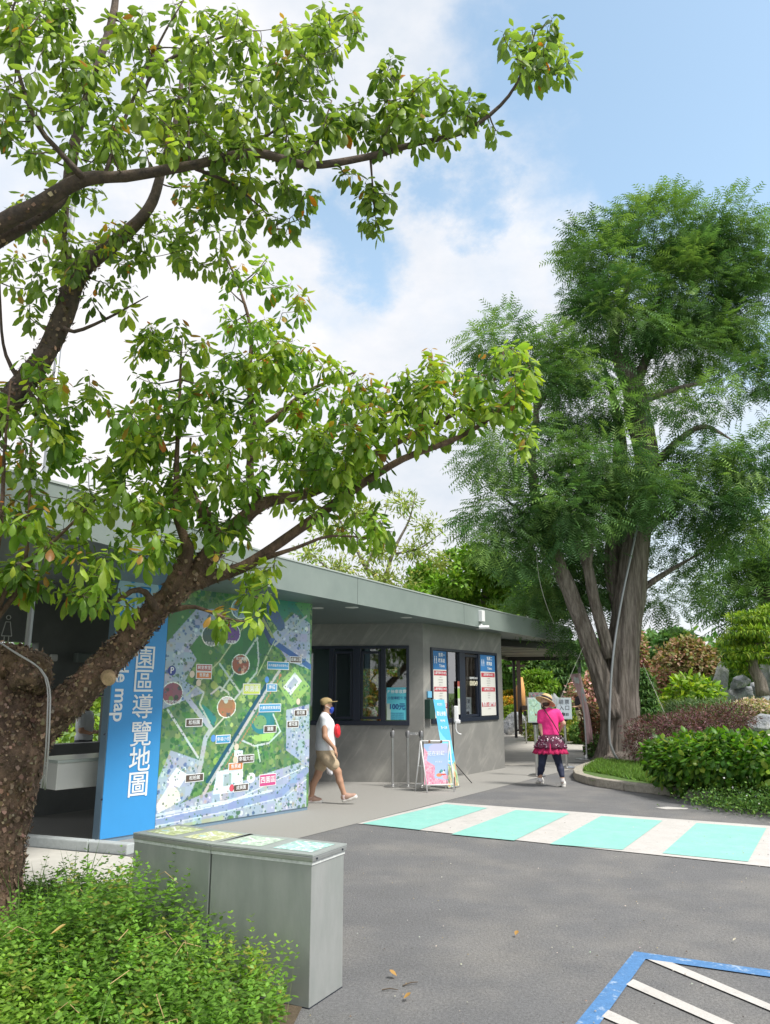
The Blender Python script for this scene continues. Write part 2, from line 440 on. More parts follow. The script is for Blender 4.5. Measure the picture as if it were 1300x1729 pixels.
for a, b in (((-9, 9.3), (-3.96, 9.17)), ((-3.945, 9.165), (-3.1, 8.845)), ((-3.085, 8.84), (-2.62, 8.66))):
    mb.slab(b, a, 0, .11, -.13, -.003) if False else mb.slab(a, b, 0, .11, -.13, -.003)
tag(mb.build('kerb', mat('kerb_bluish', (.42, .46, .47), .8, var=.15, vscale=5, bump=.2), bevel=.012), kind='structure')

# planting bed on the left (soil) and the raised garden bed on the right behind granite kerb stones
bedL = [(-9, 7.25), (-2.6, 7.25), (-1.80, 7.2), (-1.55, 5.95), (-1.68, 5.24), (-1.03, 4.84), (-.44, 4.58), (-.50, 3.9), (-.62, 1.2), (-9, 1.2)]
grid_poly('planting_bed', bedL, .02, M_soil)['kind'] = 'structure'
KP = [G(1009, 1293), G(990, 1299), G(973, 1305.5), G(968, 1312), G(972, 1318.5), G(1000, 1327.5), G(1060, 1336.5), G(1128, 1343.5), G(1200, 1354), G(1218, 1357.5), Vector((6.5, 11.1, 0)), Vector((9.5, 8.6, 0)), Vector((14, 6.5, 0))]
bedR = [(p.x, p.y) for p in KP] + [(40, 2), (60, 40), (60, 120), (-40, 120), (-40, 34.5), (3.5, 34.5), (9.6, 33.7), (11.1, 28.1), (8.6, 27.3), (7.3, 25.7), (6.0, 21.1), (5.4, 19.7)]
grid_poly('garden_bed', bedR, .10, mat('bed_grass', (.085, .16, .035), .95, var=.35, vscale=9, bump=.6, bscale=40, color2=(.10, .085, .05), c2lo=.5, c2hi=.75))['kind'] = 'structure'
kerb_m = mat('granite_kerb', (.40, .37, .31), .85, var=.22, vscale=14, bump=.5, bscale=60, color2=(.30, .28, .24))
cum = [0]
for a, b in zip(KP[:-1], KP[1:]): cum.append(cum[-1] + (b - a).length)


def along(s):
    for i in range(len(cum) - 1):
        if s <= cum[i + 1] or i == len(cum) - 2:
            t = (s - cum[i]) / (cum[i + 1] - cum[i]); return KP[i].lerp(KP[i + 1], t)


def offs(s, d):
    a, b = along(max(s - .02, 0)), along(s + .02); t = (b - a).normalized(); return along(s) + Vector((-t.y, t.x, 0)) * d


s0 = 0.0; mb = MB()
while s0 < cum[-1] - .3:
    L_ = .5 if s0 < 2.6 else .98
    s1 = min(s0 + L_, cum[-1]); q = [s0 + .008 + (s1 - s0 - .016) * k / 3 for k in range(4)]
    poly = [offs(s, 0) for s in q] + [offs(s, .17) for s in reversed(q)]
    mb.prism([(p.x, p.y) for p in poly], 0, .145 + random.uniform(-.004, .004)); s0 = s1
tag(mb.build('kerb_stones', kerb_m, bevel=.012), kind='structure')

# painted markings
M_teal = mat('teal_paint', (.235, .53, .475), .75, var=.06, vscale=3, spk=.05, wear=.35, wcol=(.32, .50, .46), color2=(.29, .58, .525), c2lo=.4, c2hi=.8, bump=.25, bscale=90)
M_wht = mat('white_road_paint', (.52, .505, .49), .8, var=.07, vscale=4, spk=.06, wear=.5, wcol=(.34, .335, .33), color2=(.47, .455, .435), c2lo=.4, c2hi=.7, bump=.25, bscale=90)
M_blu = mat('blue_road_paint', (.075, .20, .42), .8, var=.15, vscale=9, spk=.12, wear=.6, wcol=(.42, .52, .62), color2=(.35, .45, .58), c2lo=.58, c2hi=.72, bump=.25, bscale=90)


def marking(name, quads, z, m):
    mb = MB()
    for q in quads:
        ps = [G(x, y, z) for x, y in q]; mb.add(ps, [tuple(range(len(ps)))])
    o = mb.build(name, m); tag(o, kind='structure')
    if o.data.polygons[0].normal.z < 0: o.data.flip_normals()
    return o


far0, far1, near0, near1 = G(749, 1355.5), G(1300, 1395.5), G(603, 1391.5), G(1300, 1465)
df, dn = (far1 - far0), (near1 - near0)
base = [far0, far0 + df * 1.5, near0 + dn * 1.5, near0]
mb = MB(); mb.add([(p.x, p.y, .008) for p in reversed(base)], [(0, 1, 2, 3)]); tag(mb.build('crosswalk_markings', M_wht), kind='structure')
teal = [[(612, 1390.5), (753, 1357.5), (823, 1364), (708, 1401)], [(762, 1408.5), (871, 1367.5), (962, 1373.5), (868, 1419)],
        [(928.5, 1425), (1015, 1377.5), (1118.6, 1385.5), (1051, 1434.5)], [(1118.6, 1440.5), (1176, 1389.5), (1294, 1398), (1263, 1454.5)], [(1345, 1462), (1375, 1405), (1500, 1413), (1500, 1476)]]
marking('teal_crosswalk_panels', teal, .012, M_teal)
bo, bi = G(1071, 1606), G(1090, 1618)
marking('parking_bay_border', [[(1071, 1606), (1090, 1619), (1012, 1729), (960, 1802), (915, 1802), (971, 1729)], [(1071, 1606), (1300, 1638), (1500, 1666), (1500, 1678), (1300, 1649), (1090, 1619)]], .008, M_blu)
marking('parking_bay_hatching', [[(1093, 1619.5), (1135, 1625), (1300, 1695), (1460, 1764), (1400, 1764), (1300, 1706)], [(1057, 1662), (1069, 1653), (1240, 1729), (1400, 1802), (1350, 1802), (1208, 1729)],
                                 [(1016, 1716), (1027, 1705), (1080, 1729), (1190, 1785), (1130, 1785), (1050, 1731)]], .0085, M_wht)
tag(marking('worn_road_patch', [[(1106, 1363.5), (1128, 1362), (1162, 1364.5), (1160, 1366.5), (1125, 1366.5)]], .006, M_wht))

# ================================================================ THE BUILDING
BANG = 34.0
C0 = Vector((.73, 15.07, 0)); CR = Vector((2.67, 17.95, 0)); CL = Vector((-2.9, 15.45, 0))
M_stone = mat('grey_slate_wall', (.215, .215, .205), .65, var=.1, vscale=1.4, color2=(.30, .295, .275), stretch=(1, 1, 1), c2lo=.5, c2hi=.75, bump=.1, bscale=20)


def veins(m):
    """diagonal pale veining as in the sawn slate cladding"""
    n = m.node_tree.nodes; l = m.node_tree.links; b = n['Principled BSDF']; src = b.inputs['Base Color'].links[0].from_socket
    co = n.new('ShaderNodeTexCoord'); mp = n.new('ShaderNodeMapping'); mp.inputs['Scale'].default_value = (.55, .55, 4.5); m0 = n.new('ShaderNodeMapping'); m0.inputs['Rotation'].default_value = (0, R(54), 0)
    l.new(co.outputs['Object'], m0.inputs[0]); l.new(m0.outputs[0], mp.inputs[0]); t = n.new('ShaderNodeTexNoise'); t.inputs['Scale'].default_value = 1.5; t.inputs['Detail'].default_value = 7; t.inputs['Roughness'].default_value = .62; t.inputs['Distortion'].default_value = .35
    l.new(mp.outputs[0], t.inputs['Vector']); k = n.new('ShaderNodeMapRange'); k.inputs['From Min'].default_value = .52; k.inputs['From Max'].default_value = .72; k.inputs['To Max'].default_value = .5
    l.new(t.outputs['Fac'], k.inputs['Value']); x = n.new('ShaderNodeMix'); x.data_type = 'RGBA'; l.new(k.outputs[0], x.inputs['Factor']); l.new(src, x.inputs['A']); x.inputs['B'].default_value = (.46, .45, .41, 1)
    l.new(x.outputs['Result'], b.inputs['Base Color'])


veins(M_stone)
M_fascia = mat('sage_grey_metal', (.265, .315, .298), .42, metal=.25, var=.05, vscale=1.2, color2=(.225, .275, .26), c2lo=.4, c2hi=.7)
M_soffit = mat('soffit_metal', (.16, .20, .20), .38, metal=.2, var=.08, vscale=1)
M_dark = mat('dark_frame', (.012, .018, .035), .35, var=.1)
M_inner = mat('room_wall', (.33, .40, .36), .8, var=.05)
M_glass = glass('window_glass', (.62, .70, .68), .10)
M_glass2 = glass('ticket_glass', (.45, .52, .50), .34)
bld = thing('ticket_building', 'low grey slate ticket office with flat sage metal roof and dark framed windows', 'building', (0, 15, 0))


def wall_holes(mb, p0, p1, z0, z1, holes, th=.2):
    """holes: (t0, t1, zb, zt) in metres along p0-p1"""
    d = (Vector(p1) - Vector(p0)); L_ = d.length; d.normalize(); at = lambda t: Vector(p0) + d * t; x = 0
    for a, b, zb, zt in sorted(holes):
        if a > x: mb.slab(at(x), at(a), z0, z1, 0, th)
        if zb > z0: mb.slab(at(a), at(b), z0, zb, 0, th)
        if zt < z1: mb.slab(at(a), at(b), zt, z1, 0, th)
        x = b
    mb.slab(at(x), at(L_), z0, z1, 0, th)


dR = (CR - C0).normalized(); dL = (C0 - CL).normalized(); LL = (C0 - CL).length; LR = (CR - C0).length
tR = lambda px, py=1160: (V(px, py, C0, math.degrees(math.atan2(dR.x, dR.y))).xy - C0.xy).dot(dR.xy)
tL = lambda px, py=1160: (V(px, py, C0, math.degrees(math.atan2(dL.x, dL.y))).xy - CL.xy).dot(dL.xy)
WR = (tR(727), tR(839), 1.05, 2.50); WL = (.35, tL(691), 1.03, 2.52)
mb = MB(); wall_holes(mb, CL, C0, 0, 3.2, [WL]); mb.build('wall', M_stone, bld)
mb = MB(); wall_holes(mb, C0 + dR * .003, CR, 0, 3.2, [WR]); mb.build('wall', M_stone, bld)
CB = Vector((.9, 21.6, 0)); CBL = Vector((-2.9, 20.2, 0))
mb = MB(); wall_holes(mb, CR + Vector((-.003, .1, 0)), CB, 0, 2.94, []); mb.build('wall', M_stone, bld)
bw = (CBL - CB).length
mb = MB(); wall_holes(mb, CB, CBL, 0, 2.94, [(bw - 3.3, bw - 2.2, .9, 2.25), (.6, 1.5, .9, 2.3)]); mb.build('wall', M_inner, bld)
mb = MB(); mb.slab(CBL, CL + Vector((0, .003, 0)), 0, 2.94, 0, .2); mb.slab((-1.2, 16.6), (-2.6, 16.5), 0, 2.9, 0, .06); mb.build('partition', M_inner, bld)
mb = MB(); mb.prism([(-2.68, 15.67), (.6, 15.32), (2.4, 18.0), (.8, 21.3), (-2.68, 20)], .006, .05); mb.build('room_floor', mat('room_floor', (.12, .12, .12), .6), bld)
# desk and cupboards seen through the panes
mb = MB(); mb.box((-.6, 16.3, .52), (1.9, .5, .95), 0); mb.build('counter', mat('room_counter', (.05, .09, .16), .5), bld)
mb = MB(); mb.box((.35, 17.4, 1.0), (.5, .4, 1.95), .6); mb.build('cupboard', mat('room_cupboard', (.06, .13, .19), .5), bld)


def framed(name, p0, d, t0, t1, z0, z1, muls, parent, gm, panes, fw=.055, casing=()):
    w = thing(name, None, None, (0, 0, 0)); w.parent = parent; w.location = Vector(p0) + d * ((t0 + t1) / 2) + Vector((0, 0, z0)) - world_loc(parent)
    at = lambda t: Vector(p0) + d * t
    mb = MB(); mb.slab(at(t0), at(t1), z0, z0 + fw * 1.5, -.03, .1); mb.slab(at(t0), at(t1), z1 - fw, z1, -.03, .1)
    mb.slab(at(t0), at(t0 + fw), z0 + fw * 1.5, z1 - fw, -.028, .1); mb.slab(at(t1 - fw), at(t1), z0 + fw * 1.5, z1 - fw, -.028, .1)
    for mu, ww in muls: mb.slab(at(mu - ww / 2), at(mu + ww / 2), z0 + fw * 1.5, z1 - fw, -.022, .09)
    for a, b, zb, zt in casing:      # inner sash of an opening leaf
        mb.slab(at(a), at(b), zb, zb + .05, .0, .05); mb.slab(at(a), at(b), zt - .05, zt, .0, .05); mb.slab(at(a), at(a + .045), zb + .05, zt - .05, .001, .05); mb.slab(at(b - .045), at(b), zb + .05, zt - .05, .001, .05)
    mb.build('frame', M_dark, w, bevel=.004)
    for a, b in panes:
        mb = MB(); mb.slab(at(a), at(b), z0 + .03, z1 - .03, .03, .036); mb.build('pane', gm, w)
    return w


mL = [tL(559), tL(602), tL(647)]
framed('window', CL, dL, *WL, [(.95, .07), (mL[0], .09), (mL[1], .15), (mL[2], .09)], bld, M_glass, [(WL[0] + .03, .95), (.95, mL[0]), (mL[0], mL[1]), (mL[1], mL[2]), (mL[2], WL[1] - .03)],
       casing=[(mL[0] + .05, mL[1] - .08, 1.14, 2.42), (mL[1] + .08, mL[2] - .05, 1.14, 2.42)])
mR = [tR(754.5), tR(780), tR(809)]
framed('window', C0, dR, *WR, [(mR[0], .06), (mR[1], .24), (mR[2], .08)], bld, M_glass2, [(WR[0] + .03, mR[0]), (mR[0], mR[1] - .03), (mR[1] + .03, mR[2]), (mR[2], WR[1] - .03)],
       casing=[(mR[1] + .1, mR[2] - .03, 1.14, 2.42), (mR[2] + .03, WR[1] - .04, 1.14, 2.42)])

# roof: fascia, soffit, top
RF = [(-4.1, 4.1), (-2.73, 6.35), (-1.42, 9.9), (.53, 13.55), (2.55, 17.10), (5.0, 21.2), (2.0, 23.4), (-3.4, 21.0), (-3.5, 15.6), (-4.4, 13.3), (-8.8, 8.6), (-8.8, 4.1)]
mb = MB(); mb.prism(RF, 2.953, 3.33); o = mb.build('roof', mat('roof_top', (.25, .28, .27), .6), bld)
mb = MB()
for a, b in zip(RF, RF[1:] + RF[:1]): mb.slab(a, b, 2.945, 3.35, -.028, -.003)
mb.build('fascia', M_fascia, bld)
fj = mat('joint_dark', (.10, .12, .115), .6)
for a, b in zip(RF[:5], RF[1:6]):
    a, b = Vector((*a, 0)), Vector((*b, 0)); k_ = max(1, int((b - a).length / 2.4)); d_ = (b - a).normalized()
    for i in range(k_): c_ = a + d_ * ((b - a).length * (i + .5) / k_); MB().slab(c_, c_ + d_ * .008, 2.95, 3.348, -.030, -.027).build('fascia_joint', fj, bld)
mb = MB()
for a, b in zip(RF[:5], RF[1:6]): mb.slab(a, b, 3.352, 3.372, -.04, .06)
mb.build('roof_edge_cap', mat('cap_light', (.45, .50, .48), .4, metal=.3), bld)
mb = MB()
inn = [(-3.2, 6.5), (-2.98, 6.62), (-1.62, 10.5), (.25, 13.8), (2.27, 17.3), (4.55, 21.1), (2.0, 23.0), (-3.2, 20.8), (-3.3, 15.5), (-4.3, 13.2), (-8.4, 8.6), (-8.4, 6.8)]
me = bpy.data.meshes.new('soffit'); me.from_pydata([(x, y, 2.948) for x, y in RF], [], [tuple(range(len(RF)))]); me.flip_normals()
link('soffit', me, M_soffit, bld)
mb = MB(); mb.slab((-.62, 12.2), (1.25, 15.6), 3.34, 3.47, .45, .6); mb.build('roof_upstand', mat('upstand', (.22, .24, .25), .6), bld)
for px, py in ((535, 1027), (594, 1026), (686, 1043), (812, 1062)):
    p = G(px, py, 2.94); mb = MB(); mb.lathe([(.0, 0), (.10, 0), (.11, .006)], (p.x, p.y, 2.938), 16); mb.build('downlight', mat('downlight_lens', (.55, .57, .55), .4), bld)

# restroom wing with its wash counter, left of the map board
rst = thing('restroom_wing', 'dark slate restroom wing with an open wash counter window, left of the tall blue board', 'building', (-4.6, 11.4, 0))
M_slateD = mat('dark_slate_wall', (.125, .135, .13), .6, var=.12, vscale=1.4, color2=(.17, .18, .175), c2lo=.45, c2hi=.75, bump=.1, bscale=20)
W0 = Vector((-7.6, 7.55, 0)); wd = Vector((.63, .78, 0)).normalized(); W1 = W0 + wd * 7.6
wa = math.degrees(math.atan2(wd.x, wd.y)); tW = lambda px: (V(px, 1160, W0, wa).xy - W0.xy).dot(wd.xy)
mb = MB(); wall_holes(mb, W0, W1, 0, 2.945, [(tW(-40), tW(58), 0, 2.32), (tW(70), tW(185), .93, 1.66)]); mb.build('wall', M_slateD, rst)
mb = MB(); a = W0 + wd * (tW(58) + .02); mb.slab(W0 + wd * tW(-40), W0 + wd * tW(56), .01, 2.2, 1.3, 1.35); mb.build('recess_shade', mat('recess_black', (.02, .022, .024), .5), rst)  # black sheet set back in the opening, standing in for the recess darkness
mb = MB(); a = W0 + wd * tW(118); b = W0 + wd * tW(148); mb.slab(a, b, 2.06, 2.2, -.13, -.003); mb.build('towel_dispenser', mat('dispenser_grey', (.16, .19, .18), .4), rst, bevel=.02)
mb = MB(); a = W0 + wd * tW(77); b = W0 + wd * tW(90); mb.slab(a, b, 2.07, 2.17, -.06, -.003); mb.build('sensor', mat('sensor_white', (.7, .7, .68), .4), rst, bevel=.02)
# female symbol on the wall
q = V(13, 1050, W0, wa) - Vector((wd.y, -wd.x, 0)) * -.012
mb = MB(); up = Vector((0, 0, 1))
th = .007
for seg_ in (((-.03, .0), (-.07, -.19)), ((-.07, -.19), (.07, -.19)), ((.07, -.19), (.03, .0)), ((.03, 0), (-.03, 0)), ((-.03, -.19), (-.03, -.33)), ((.03, -.19), (.03, -.33))):
    mb.tube([q + wd * seg_[0][0] + up * seg_[0][1], q + wd * seg_[1][0] + up * seg_[1][1]], th, 6)
mb.tube([q + wd * (.03 * math.cos(k * .7854)) + up * (.06 + .03 * math.sin(k * .7854)) for k in range(9)], th, 6)
mb.build('woman_symbol', mat('symbol_white', (.6, .62, .6), .5), rst)
sk = thing('wash_counter', 'white boxy wash counter with a steel rail, between the tree trunk and the blue board', 'counter', (-4.2, 10.4, 0))
a, b = G(94, 1330, .6), G(94, 1330, .6) + wd * 2.3
cnt_m = mat('counter_white', (.62, .64, .61), .45, var=.03)
mb = MB(); mb.slab(a, b, .57, .86, 0, .62); mb.build('basin_front', cnt_m, sk, bevel=.01)
mb = MB(); mb.slab(a - wd * .02, b, .862, .895, -.03, .64); mb.build('top', mat('counter_top', (.42, .48, .45), .3), sk, bevel=.006)
n_ = Vector((-wd.y, wd.x, 0)); mb = MB()
mb.tube([a + n_ * .6 + up * .9, a + n_ * .6 + up * 1.0, b + n_ * .6 + up * 1.0], .014, 8); mb.tube([a + wd * .9 + n_ * .5 + up * .9, a + wd * .9 + n_ * .5 + up * 1.06, a + wd * .9 + n_ * .35 + up * 1.08], .014, 8)
mb.build('rail', mat('steel', (.62, .63, .62), .25, metal=1), sk, smooth=True)

# pergola beyond the office
M_perg = mat('pergola_dark', (.035, .032, .035), .5); M_slat = mat('pergola_slat', (.55, .50, .48), .5)
pg = thing('pergola', 'dark flat slatted pergola past the right end of the ticket office roof', 'pergola', (4.6, 23, 0))
mb = MB()
A_, B_, C_, D_ = Vector((1.9, 18.9, 0)), Vector((4.75, 21.45, 0)), Vector((7.2, 28.6, 0)), Vector((4.6, 29.4, 0))
for a, b in ((A_, B_), (B_, C_), (D_, C_), (A_, D_)): mb.slab(a, b, 2.78, 2.94, -.04, .04)
mb.build('frame', M_perg, pg)
mb = MB()
for k in range(1, 9):
    t = k / 9; mb.slab(A_.lerp(D_, t), B_.lerp(C_, t), 2.885, 2.905, -.05, .05)
mb.build('slats', M_slat, pg); MB().prism([(p.x, p.y) for p in (A_, B_, C_, D_)], 2.945, 2.965).build('canopy_sheet', M_perg, pg)
mb = MB()
for p in (C_ - Vector((.15, .1, 0)), D_ + Vector((.2, -.1, 0))): mb = MB(); mb.box((p.x, p.y, 1.4), (.09, .09, 2.76)); mb.build('post', M_perg, pg)

# ================================================================ THE MAP BOARD
BR = G(520, 1368); BANGLE = 39.2; bd = Vector((math.sin(R(BANGLE)), math.cos(R(BANGLE)), 0)); bn = Vector((bd.y, -bd.x, 0))    # bn faces the visitor
tB = lambda px, py=1200: (V(px, py, BR, BANGLE).xy - BR.xy).dot(bd.xy)
L0 = tB(167, 1432); LM = tB(262, 1390); ZB, ZT = .05, 2.95
brd = thing('map_board', 'tall board with an aerial park map and a blue title panel under the roof edge', 'information board', BR + bd * L0 * .5)
mb = MB(); mb.slab(BR + bd * (L0 - .004), BR + bd * .0, .0, ZT + .02, .012, .15); mb.build('frame', mat('board_frame', (.22, .33, .44), .4, metal=.3, var=.05), brd, bevel=.004)
blue = mat('title_blue', (.045, .31, .70), .42, var=.04, vscale=1.5)
mb = MB(); mb.slab(BR + bd * L0, BR + bd * (LM - .004), ZB, ZT, 0, .010); mb.build('title_panel', blue, brd)
whitep = mat('white_vinyl', (.82, .86, .88), .5)


def BP(px, py, off=.006):
    return V(px, py, BR, BANGLE) + bn * off


tp = thing('title_lettering', None, None); tp.parent = brd
cx = 242
for ch, px, py in (('園', 245, 1113), ('區', 241.5, 1153), ('導', 240, 1196), ('覽', 237.5, 1242), ('地', 235.5, 1285), ('圖', 232.5, 1327)):
    text_mesh('character', ch, BP(px, py), bd, (0, 0, 1), .305, whitep, tp, bold=.008, wsx=.98)
gm = BP(207, 1114)
text_mesh('guide_map_text', 'Guide map', gm + Vector((0, 0, -.21)), (0, 0, -1), bd, .225, whitep, tp, bold=.02)
# toilet symbol: pale disc with a woman and a man
q = BP(234, 1000, .004); mb = MB(); ring = [q + bd * (.29 * math.cos(a)) + up * (.29 * math.sin(a)) for a in np.linspace(0, 2 * math.pi, 40, endpoint=False)]
mb.add(ring, [tuple(range(40))]); mb.build('symbol_disc', mat('pale_blue', (.42, .66, .78), .5), tp)
mb = MB(); q = BP(234, 1000, .007)
for s_, w0, w1 in ((-.09, .03, .085), (.09, .07, .05)):
    for a, b in (((s_ - w0, .06), (s_ - w1, -.09)), ((s_ - w1, -.09), (s_ + w1, -.09)), ((s_ + w1, -.09), (s_ + w0, .06)), ((s_ + w0, .06), (s_ - w0, .06)), ((s_ - .03, -.09), (s_ - .03, -.22)), ((s_ + .03, -.09), (s_ + .03, -.22))):
        mb.tube([q + bd * a[0] + up * a[1], q + bd * b[0] + up * b[1]], .011, 4)
    mb.add([q + bd * (s_ + .04 * math.cos(a)) + up * (.14 + .04 * math.sin(a)) for a in np.linspace(0, 2 * math.pi, 14, endpoint=False)], [tuple(range(14))])
mb.build('people_symbol', blue, tp)
for px, py in ((166.5, 1350), (171, 1240), (180, 1120), (173, 1428), (260, 1405)):
    mb = MB(); p = BP(px + 5, py, .002); mb.tube([p, p + bn * .006], .012, 8); mb.build('screw', M_dark, brd)

# the printed aerial map: every feature measured on the photograph, turned into board coordinates
mw = -LM; mh = ZT - ZB


def uv(px, py):
    p = V(px, py, BR, BANGLE); return (((p.xy - BR.xy).dot(bd.xy) - LM) / mw, (ZT - p.z) / mh)


def z2(x, y): return uv(240 + x * .2429, 980 + y * .2429)


def zp(*pts): return [z2(*p) for p in pts]


pr_ = Print(300, 400, (.16, .26, .12)); asp = mw / mh
GR = [(.05, .16, .05), (.09, .22, .06), (.16, .30, .08), (.22, .34, .12), (.07, .18, .12), (.30, .38, .16)]
BU = [(.62, .66, .74), (.45, .50, .62), (.60, .61, .66), (.30, .36, .50), (.10, .16, .34), (.45, .40, .36), (.12, .2, .12)]
full = np.ones_like(pr_.X, bool)
pr_.grain(2600, GR, .004, .015, full, asp)
# built-up and paved ground
city = [zp((130, 200), (560, 200), (300, 700), (430, 780), (130, 900), (120, 600)), zp((900, 380), (1165, 130), (1165, 620), (1010, 560)),
        zp((60, 1500), (200, 1180), (430, 1260), (330, 1500), (60, 1700)), zp((430, 1480), (1140, 1250), (1140, 1640), (60, 1760), (60, 1640)), zp((1000, 900), (1160, 860), (1160, 1300), (1000, 1180))]
for c in city:
    k = pr_.mask(c); pr_.paint(k, (.42, .46, .58)); pr_.grain(1900, BU, .003, .009, k, asp)
for poly in (zp((330, 470), (400, 380), (560, 520), (510, 680), (470, 690)), zp((130, 480), (380, 200), (140, 200))): k = pr_.mask(poly); pr_.paint(k, (.10, .24, .08)); pr_.grain(160, GR, .006, .02, k, asp)
k = pr_.mask(zp((560, 540), (740, 300), (860, 200), (880, 470), (800, 640), (680, 760))); pr_.paint(k, (.07, .21, .08)); pr_.grain(200, [(.06, .2, .07), (.09, .25, .09), (.05, .17, .06)], .01, .03, k, asp)
k = pr_.mask(zp((430, 1420), (850, 740), (560, 540), (440, 720), (620, 930), (480, 1200))); pr_.grain(500, [(.32, .45, .10), (.20, .36, .10), (.42, .52, .18), (.12, .26, .08)], .006, .02, k, asp)
k = pr_.mask(zp((940, 720), (1060, 600), (1165, 740), (1040, 880))); pr_.paint(k, (.34, .50, .18))
pr_.poly(zp((980, 740), (1060, 640), (1110, 700), (1030, 800)), (.74, .76, .80)); pr_.poly(zp((1005, 735), (1055, 672), (1085, 705), (1030, 765)), (.45, .48, .6))
pr_.poly(zp((880, 130), (1165, 130), (1165, 300), (1040, 220), (960, 300)), (.07, .26, .20)); pr_.poly(zp((1060, 160), (1165, 130), (1165, 300)), (.15, .33, .15))
pr_.line(zp((860, 140), (960, 310)), .03, (.10, .16, .30), asp)
pr_.line(zp((790, 180), (900, 420)), .022, (.05, .08, .2), asp); pr_.line(zp((800, 200), (910, 400)), .008, (.35, .38, .2), asp)
k = pr_.mask(zp((1060, 260), (1165, 200), (1165, 460), (1020, 420))); pr_.grain(160, [(.62, .22, .12), (.70, .66, .62), (.35, .42, .55), (.1, .2, .12)], .005, .013, k, asp)
pr_.line(zp((900, 420), (1165, 600)), .014, (.08, .16, .38), asp)
# pond and lawn
pr_.disc(*z2(840, 980), .085, .058, (.05, .24, .28)); pr_.disc(*z2(820, 985), .045, .032, (.22, .36, .18)); pr_.disc(*z2(890, 920), .03, .05, (.06, .26, .28))
pr_.poly(zp((740, 1080), (880, 1060), (950, 1000), (900, 1110), (800, 1120)), (.42, .60, .20))
pr_.poly(zp((420, 860), (470, 900), (520, 960), (500, 1010), (440, 960), (405, 900)), (.06, .26, .26))
# paths, canal and the avenue of orange trees
for pts, w, c in ((((130, 640), (300, 800), (480, 1030), (440, 1100), (400, 1320)), .016, (.55, .56, .64)), (((180, 900), (390, 1230)), .007, (.66, .68, .72)),
                  (((540, 580), (680, 780)), .007, (.62, .68, .64)), (((550, 770), (800, 400), (810, 560), (795, 640), (640, 830)), .007, (.62, .70, .64)),
                  (((480, 790), (540, 740), (600, 780), (620, 900), (480, 1050)), .006, (.66, .68, .62)), (((380, 740), (430, 780), (400, 860), (470, 990)), .006, (.62, .66, .62)),
                  (((430, 1480), (880, 740), (1000, 560)), .011, (.62, .60, .62)), (((455, 1395), (860, 730)), .013, (.03, .13, .20)),
                  (((690, 1110), (780, 1150), (880, 1130), (960, 1050), (910, 930)), .006, (.68, .72, .72)), (((800, 1150), (820, 1260)), .006, (.68, .72, .72)),
                  (((60, 1690), (600, 1570), (960, 1480), (1140, 1320)), .024, (.36, .42, .66)), (((60, 1640), (600, 1530), (900, 1460)), .008, (.72, .76, .86)),
                  (((60, 1715), (600, 1600), (1000, 1500), (1140, 1380)), .004, (.7, .72, .82)), (((60, 1665), (600, 1545), (1140, 1290)), .003, (.85, .86, .92)),
                  (((310, 800), (540, 560), (700, 330)), .004, (.6, .66, .4)), (((800, 660), (920, 420)), .003, (.7, .8, .5)), (((1140, 250), (920, 450)), .008, (.55, .58, .62))):
    pr_.line(zp(*pts), w * .72, tuple(v * .88 for v in c), asp)
for k in range(34):
    t = k / 33; x, y = 520 + (930 - 520) * t, 1310 + (640 - 1310) * t
    pr_.disc(*z2(x + 30, y + 20), .010, .007, (.55, .26, .12)); pr_.disc(*z2(x + 10, y + 40), .011, .008, (.14, .28, .16))
pr_.poly(zp((640, 1180), (700, 1180), (700, 1420), (640, 1440)), (.80, .82, .90)); pr_.poly(zp((520, 1330), (640, 1300), (640, 1470), (490, 1490)), (.72, .76, .86)); pr_.poly(zp((565, 1350), (620, 1340), (620, 1420), (565, 1430)), (.4, .45, .5))
pr_.disc(*z2(757, 1370), .028, .022, (.85, .86, .9)); pr_.disc(*z2(757, 1370), .010, .009, (.3, .4, .3))
pr_.poly(zp((100, 1560), (200, 1400), (260, 1470), (270, 1530), (110, 1620)), (.78, .76, .72)); pr_.poly(zp((170, 1400), (240, 1300), (320, 1350), (260, 1440)), (.74, .76, .82))
pr_.poly(zp((60, 1740), (560, 1630), (560, 1729), (60, 1790)), (.45, .50, .38)); k = pr_.mask(zp((60, 1730), (1140, 1500), (1140, 1660), (60, 1790))); pr_.grain(240, BU + GR, .005, .016, k, asp)
for cx_, cy_, c1, c2 in ((212, 785, (.34, .14, .18), (.24, .42, .14)), (483, 385, (.10, .16, .13), (.62, .68, .60)), (620, 372, (.20, .10, .30), (.13, .09, .2)), (685, 585, (.38, .14, .09), (.72, .5, .38)), (588, 880, (.45, .22, .12), (.62, .60, .62)), (682, 200, (.30, .42, .55), (.08, .18, .22))):
    u_, v_ = z2(cx_, cy_); pr_.disc(u_, v_, .062, .048, (.85, .88, .84)); k = ((pr_.X - u_) / .057) ** 2 + ((pr_.Y - v_) / .044) ** 2 < 1; pr_.paint(k, c1); pr_.grain(900, [c1, c2, (.1, .12, .1)], .005, .014, k, asp)
lo = np.clip((noise_arr := rng.random((25, 19, 3))), 0, 1); lo = np.repeat(np.repeat(lo, 16, 0), 16, 1)[:400, :300]; pr_.a *= .92 + .16 * lo * rng.uniform(.9, 1.1, pr_.a.shape)
pr_.grain(1100, [(.06, .14, .07), (.10, .16, .22), (.12, .22, .08)], .002, .005, full, asp); pr_.a = np.clip(np.clip(pr_.a, 0, 2) ** 1.15 * np.array([1.02, 1.12, 1.05]) + np.array([.0, .008, .022]), 0, 1)
vin = mat('printed_vinyl', rough=.38, attr=True)
top_l = BR + bd * LM + up * ZT; pr_.build('map_panel', top_l, bd * mw, up * -mh, vin, brd)
